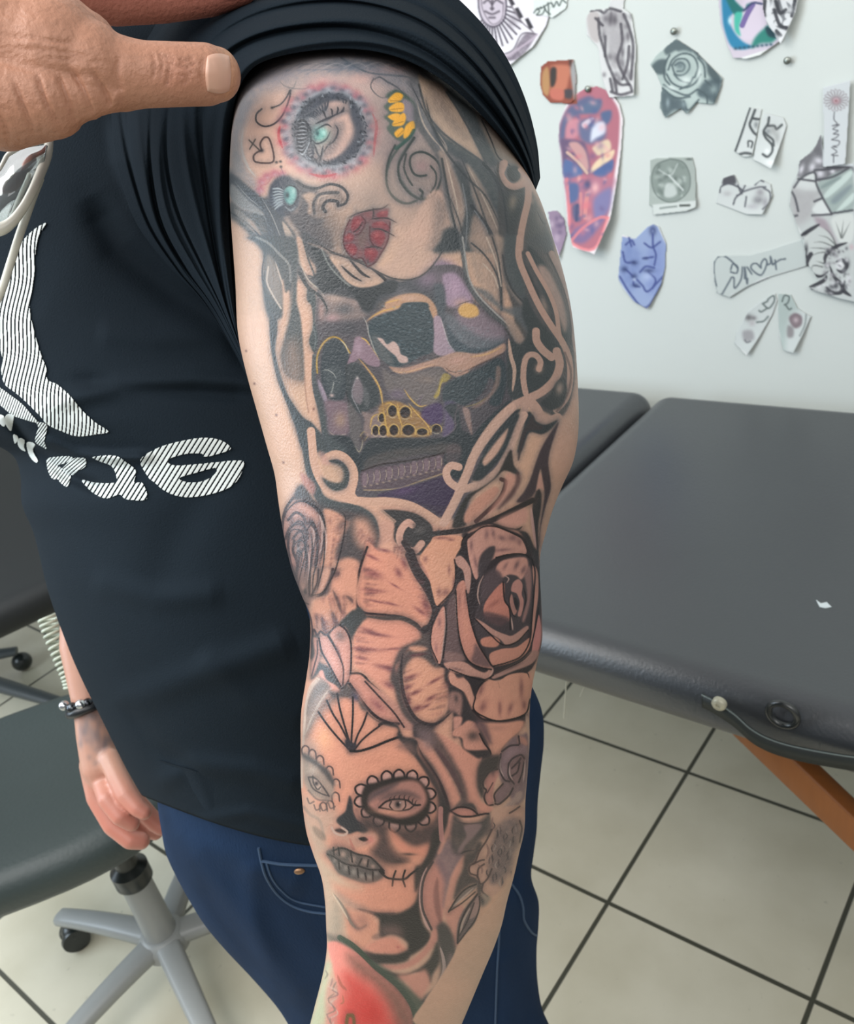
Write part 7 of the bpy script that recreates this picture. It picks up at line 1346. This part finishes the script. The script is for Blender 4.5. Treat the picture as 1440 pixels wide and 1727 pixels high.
lm=mat('clear_lens','c9d2d2',.06,trans=.85,spec=.9,coat=.6); npmesh('lens',V,[f for f in Fs],lm,gl,label='clear glossy lens')
# ============================================================ the hand that holds the sleeve up
hand=thing('person',P(-120,140,.40),'person reaching in from the left, thumb and fingers gripping the rolled black sleeve','person')
ch=[[px(-260,90,.40,170),px(-120,100,.395,150),px(10,95,.385,128),px(90,100,.38,100),px(150,115,.38,76),px(200,124,.383,60),px(245,126,.385,52),px(300,126,.388,50),px(345,126,.392,49),px(362,126,.395,44)],
 [px(0,170,.375,80),px(80,165,.375,66),px(140,158,.376,44),px(180,150,.38,40)],[px(60,50,.39,90),px(140,80,.388,60)],
 [px(20,-40,.43,110),px(110,-30,.445,66),px(190,-14,.455,52),px(270,-12,.463,46),px(350,-16,.468,40),px(400,-26,.47,34)],
 [px(20,-80,.44,110),px(140,-66,.455,50),px(240,-60,.475,46),px(340,-70,.485,40)],
 [px(0,-60,.46,100),px(120,-50,.48,46),px(230,-30,.50,42),px(310,-30,.505,36)],
 [px(0,-90,.47,90),px(120,-110,.49,44),px(230,-110,.51,40),px(300,-110,.515,34)]]
hv,hq=flesh(ch,.0011,4)
rel=hv-CP; dep=rel@fw; sx=720+FPX*(rel@r2)/dep; sy=863.5-FPX*(rel@u2)/dep
fr=dep<.40
nrm=np.zeros_like(hv)
def crease(pts,w,a):
    d,u,s=pdist(sx,sy,pts); return a*np.exp(-(d/w)**2)*np.clip(np.minimum(u,1-u)*5+.1,0,1)
h=np.zeros(len(hv)); m_=fr&(sx>-40)
CR=[('150,110 172,145 190,185',4,.0014),('118,115 140,150 160,200',4,.0014),('95,120 112,165 132,210',4,.0011),('60,120 75,170 110,222',4,.0013),('20,130 40,180 60,235',4,.0011),('-10,180 10,215 15,250',4,.0012),
('255,86 262,105 258,135',2.5,.0006),('266,84 274,105 268,140',2.5,.0007),('277,88 284,112 280,150',2.5,.0009),('288,92 292,118 286,145',2.2,.0006),('300,96 308,104 328,96',2.2,.0007),('296,110 312,114 332,104',2.2,.0008),('298,122 312,128 328,118',2.2,.0006),('300,135 310,140 322,130',2.2,.0006),
('60,95 120,100 190,108',3,.0005),('20,80 90,86 160,96',3,.0005),('0,60 70,66 130,74',3,.0005),('70,112 120,122 170,130',3,.0005),('344,94 338,122 345,150',3,.0006),('352,158 372,162 392,150',3,.0006),('200,90 196,125 205,160',6,.0008)]
for c_ in CR: h-=crease(c_[0],c_[1],c_[2]*1.7)
h+=crease('205,150 190,190 165,203',9,.0016)+crease('170,190 150,205 128,212',8,.0012)+crease('345,90 385,84 400,110 400,140 385,162 350,160',6,.0006)
rs=np.random.RandomState(9)
hv=hv-fw*(h*m_)[:,None]
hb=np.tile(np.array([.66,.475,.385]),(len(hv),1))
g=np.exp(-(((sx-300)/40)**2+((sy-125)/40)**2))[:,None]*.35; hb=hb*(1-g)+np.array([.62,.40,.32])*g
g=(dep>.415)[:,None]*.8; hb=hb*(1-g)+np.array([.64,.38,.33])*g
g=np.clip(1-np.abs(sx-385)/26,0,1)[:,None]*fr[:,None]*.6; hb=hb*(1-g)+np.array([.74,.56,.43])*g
handM=mat('hand_skin',attr='Col',rough=.5,bump=.0007,bscale=420,nvar=.10,nscale=110,spec=.4)
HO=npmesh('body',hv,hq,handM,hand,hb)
HB=bvh(HO)
# thumb nail
nx,ny=26,30; U,Vv=np.meshgrid(np.linspace(-1,1,nx),np.linspace(-1,1,ny)); 
NX=366+22*U*np.sqrt(1-.5*Vv**2*.6)+2; NY=124+34*Vv*np.sqrt(1-.5*U**2*.5)
pts=[]
for x,y in zip(NX.ravel(),NY.ravel()):
    p=onto(HB,x,y,.0); pts.append(p if p is not None else P(x,y,.365))
pts=np.array(pts); uu=U.ravel(); vv=Vv.ravel()
d=((pts-CP)@fw); ds=d-.0011+np.clip(np.maximum(np.abs(uu),np.abs(vv))-.8,0,1)*.004
V1=P(NX.ravel(),NY.ravel(),ds); V2=P(NX.ravel(),NY.ravel(),ds+.002); q=grid(ny,nx); n=nx*ny
e=np.vstack([q[:,[0,1]],q[:,[1,2]],q[:,[2,3]],q[:,[3,0]]]); s_=np.sort(e,1); _,idx,cnt=np.unique(s_,axis=0,return_index=True,return_counts=True); bb=e[idx[cnt==1]]
npmesh('thumb_nail',np.vstack([V1,V2]),np.vstack([q,q[:,::-1]+n,np.stack([bb[:,1],bb[:,0],bb[:,0]+n,bb[:,1]+n],1)]),mat('nail','c49a86',.3,spec=.5,nvar=.05),HO,label='pale thumb nail')
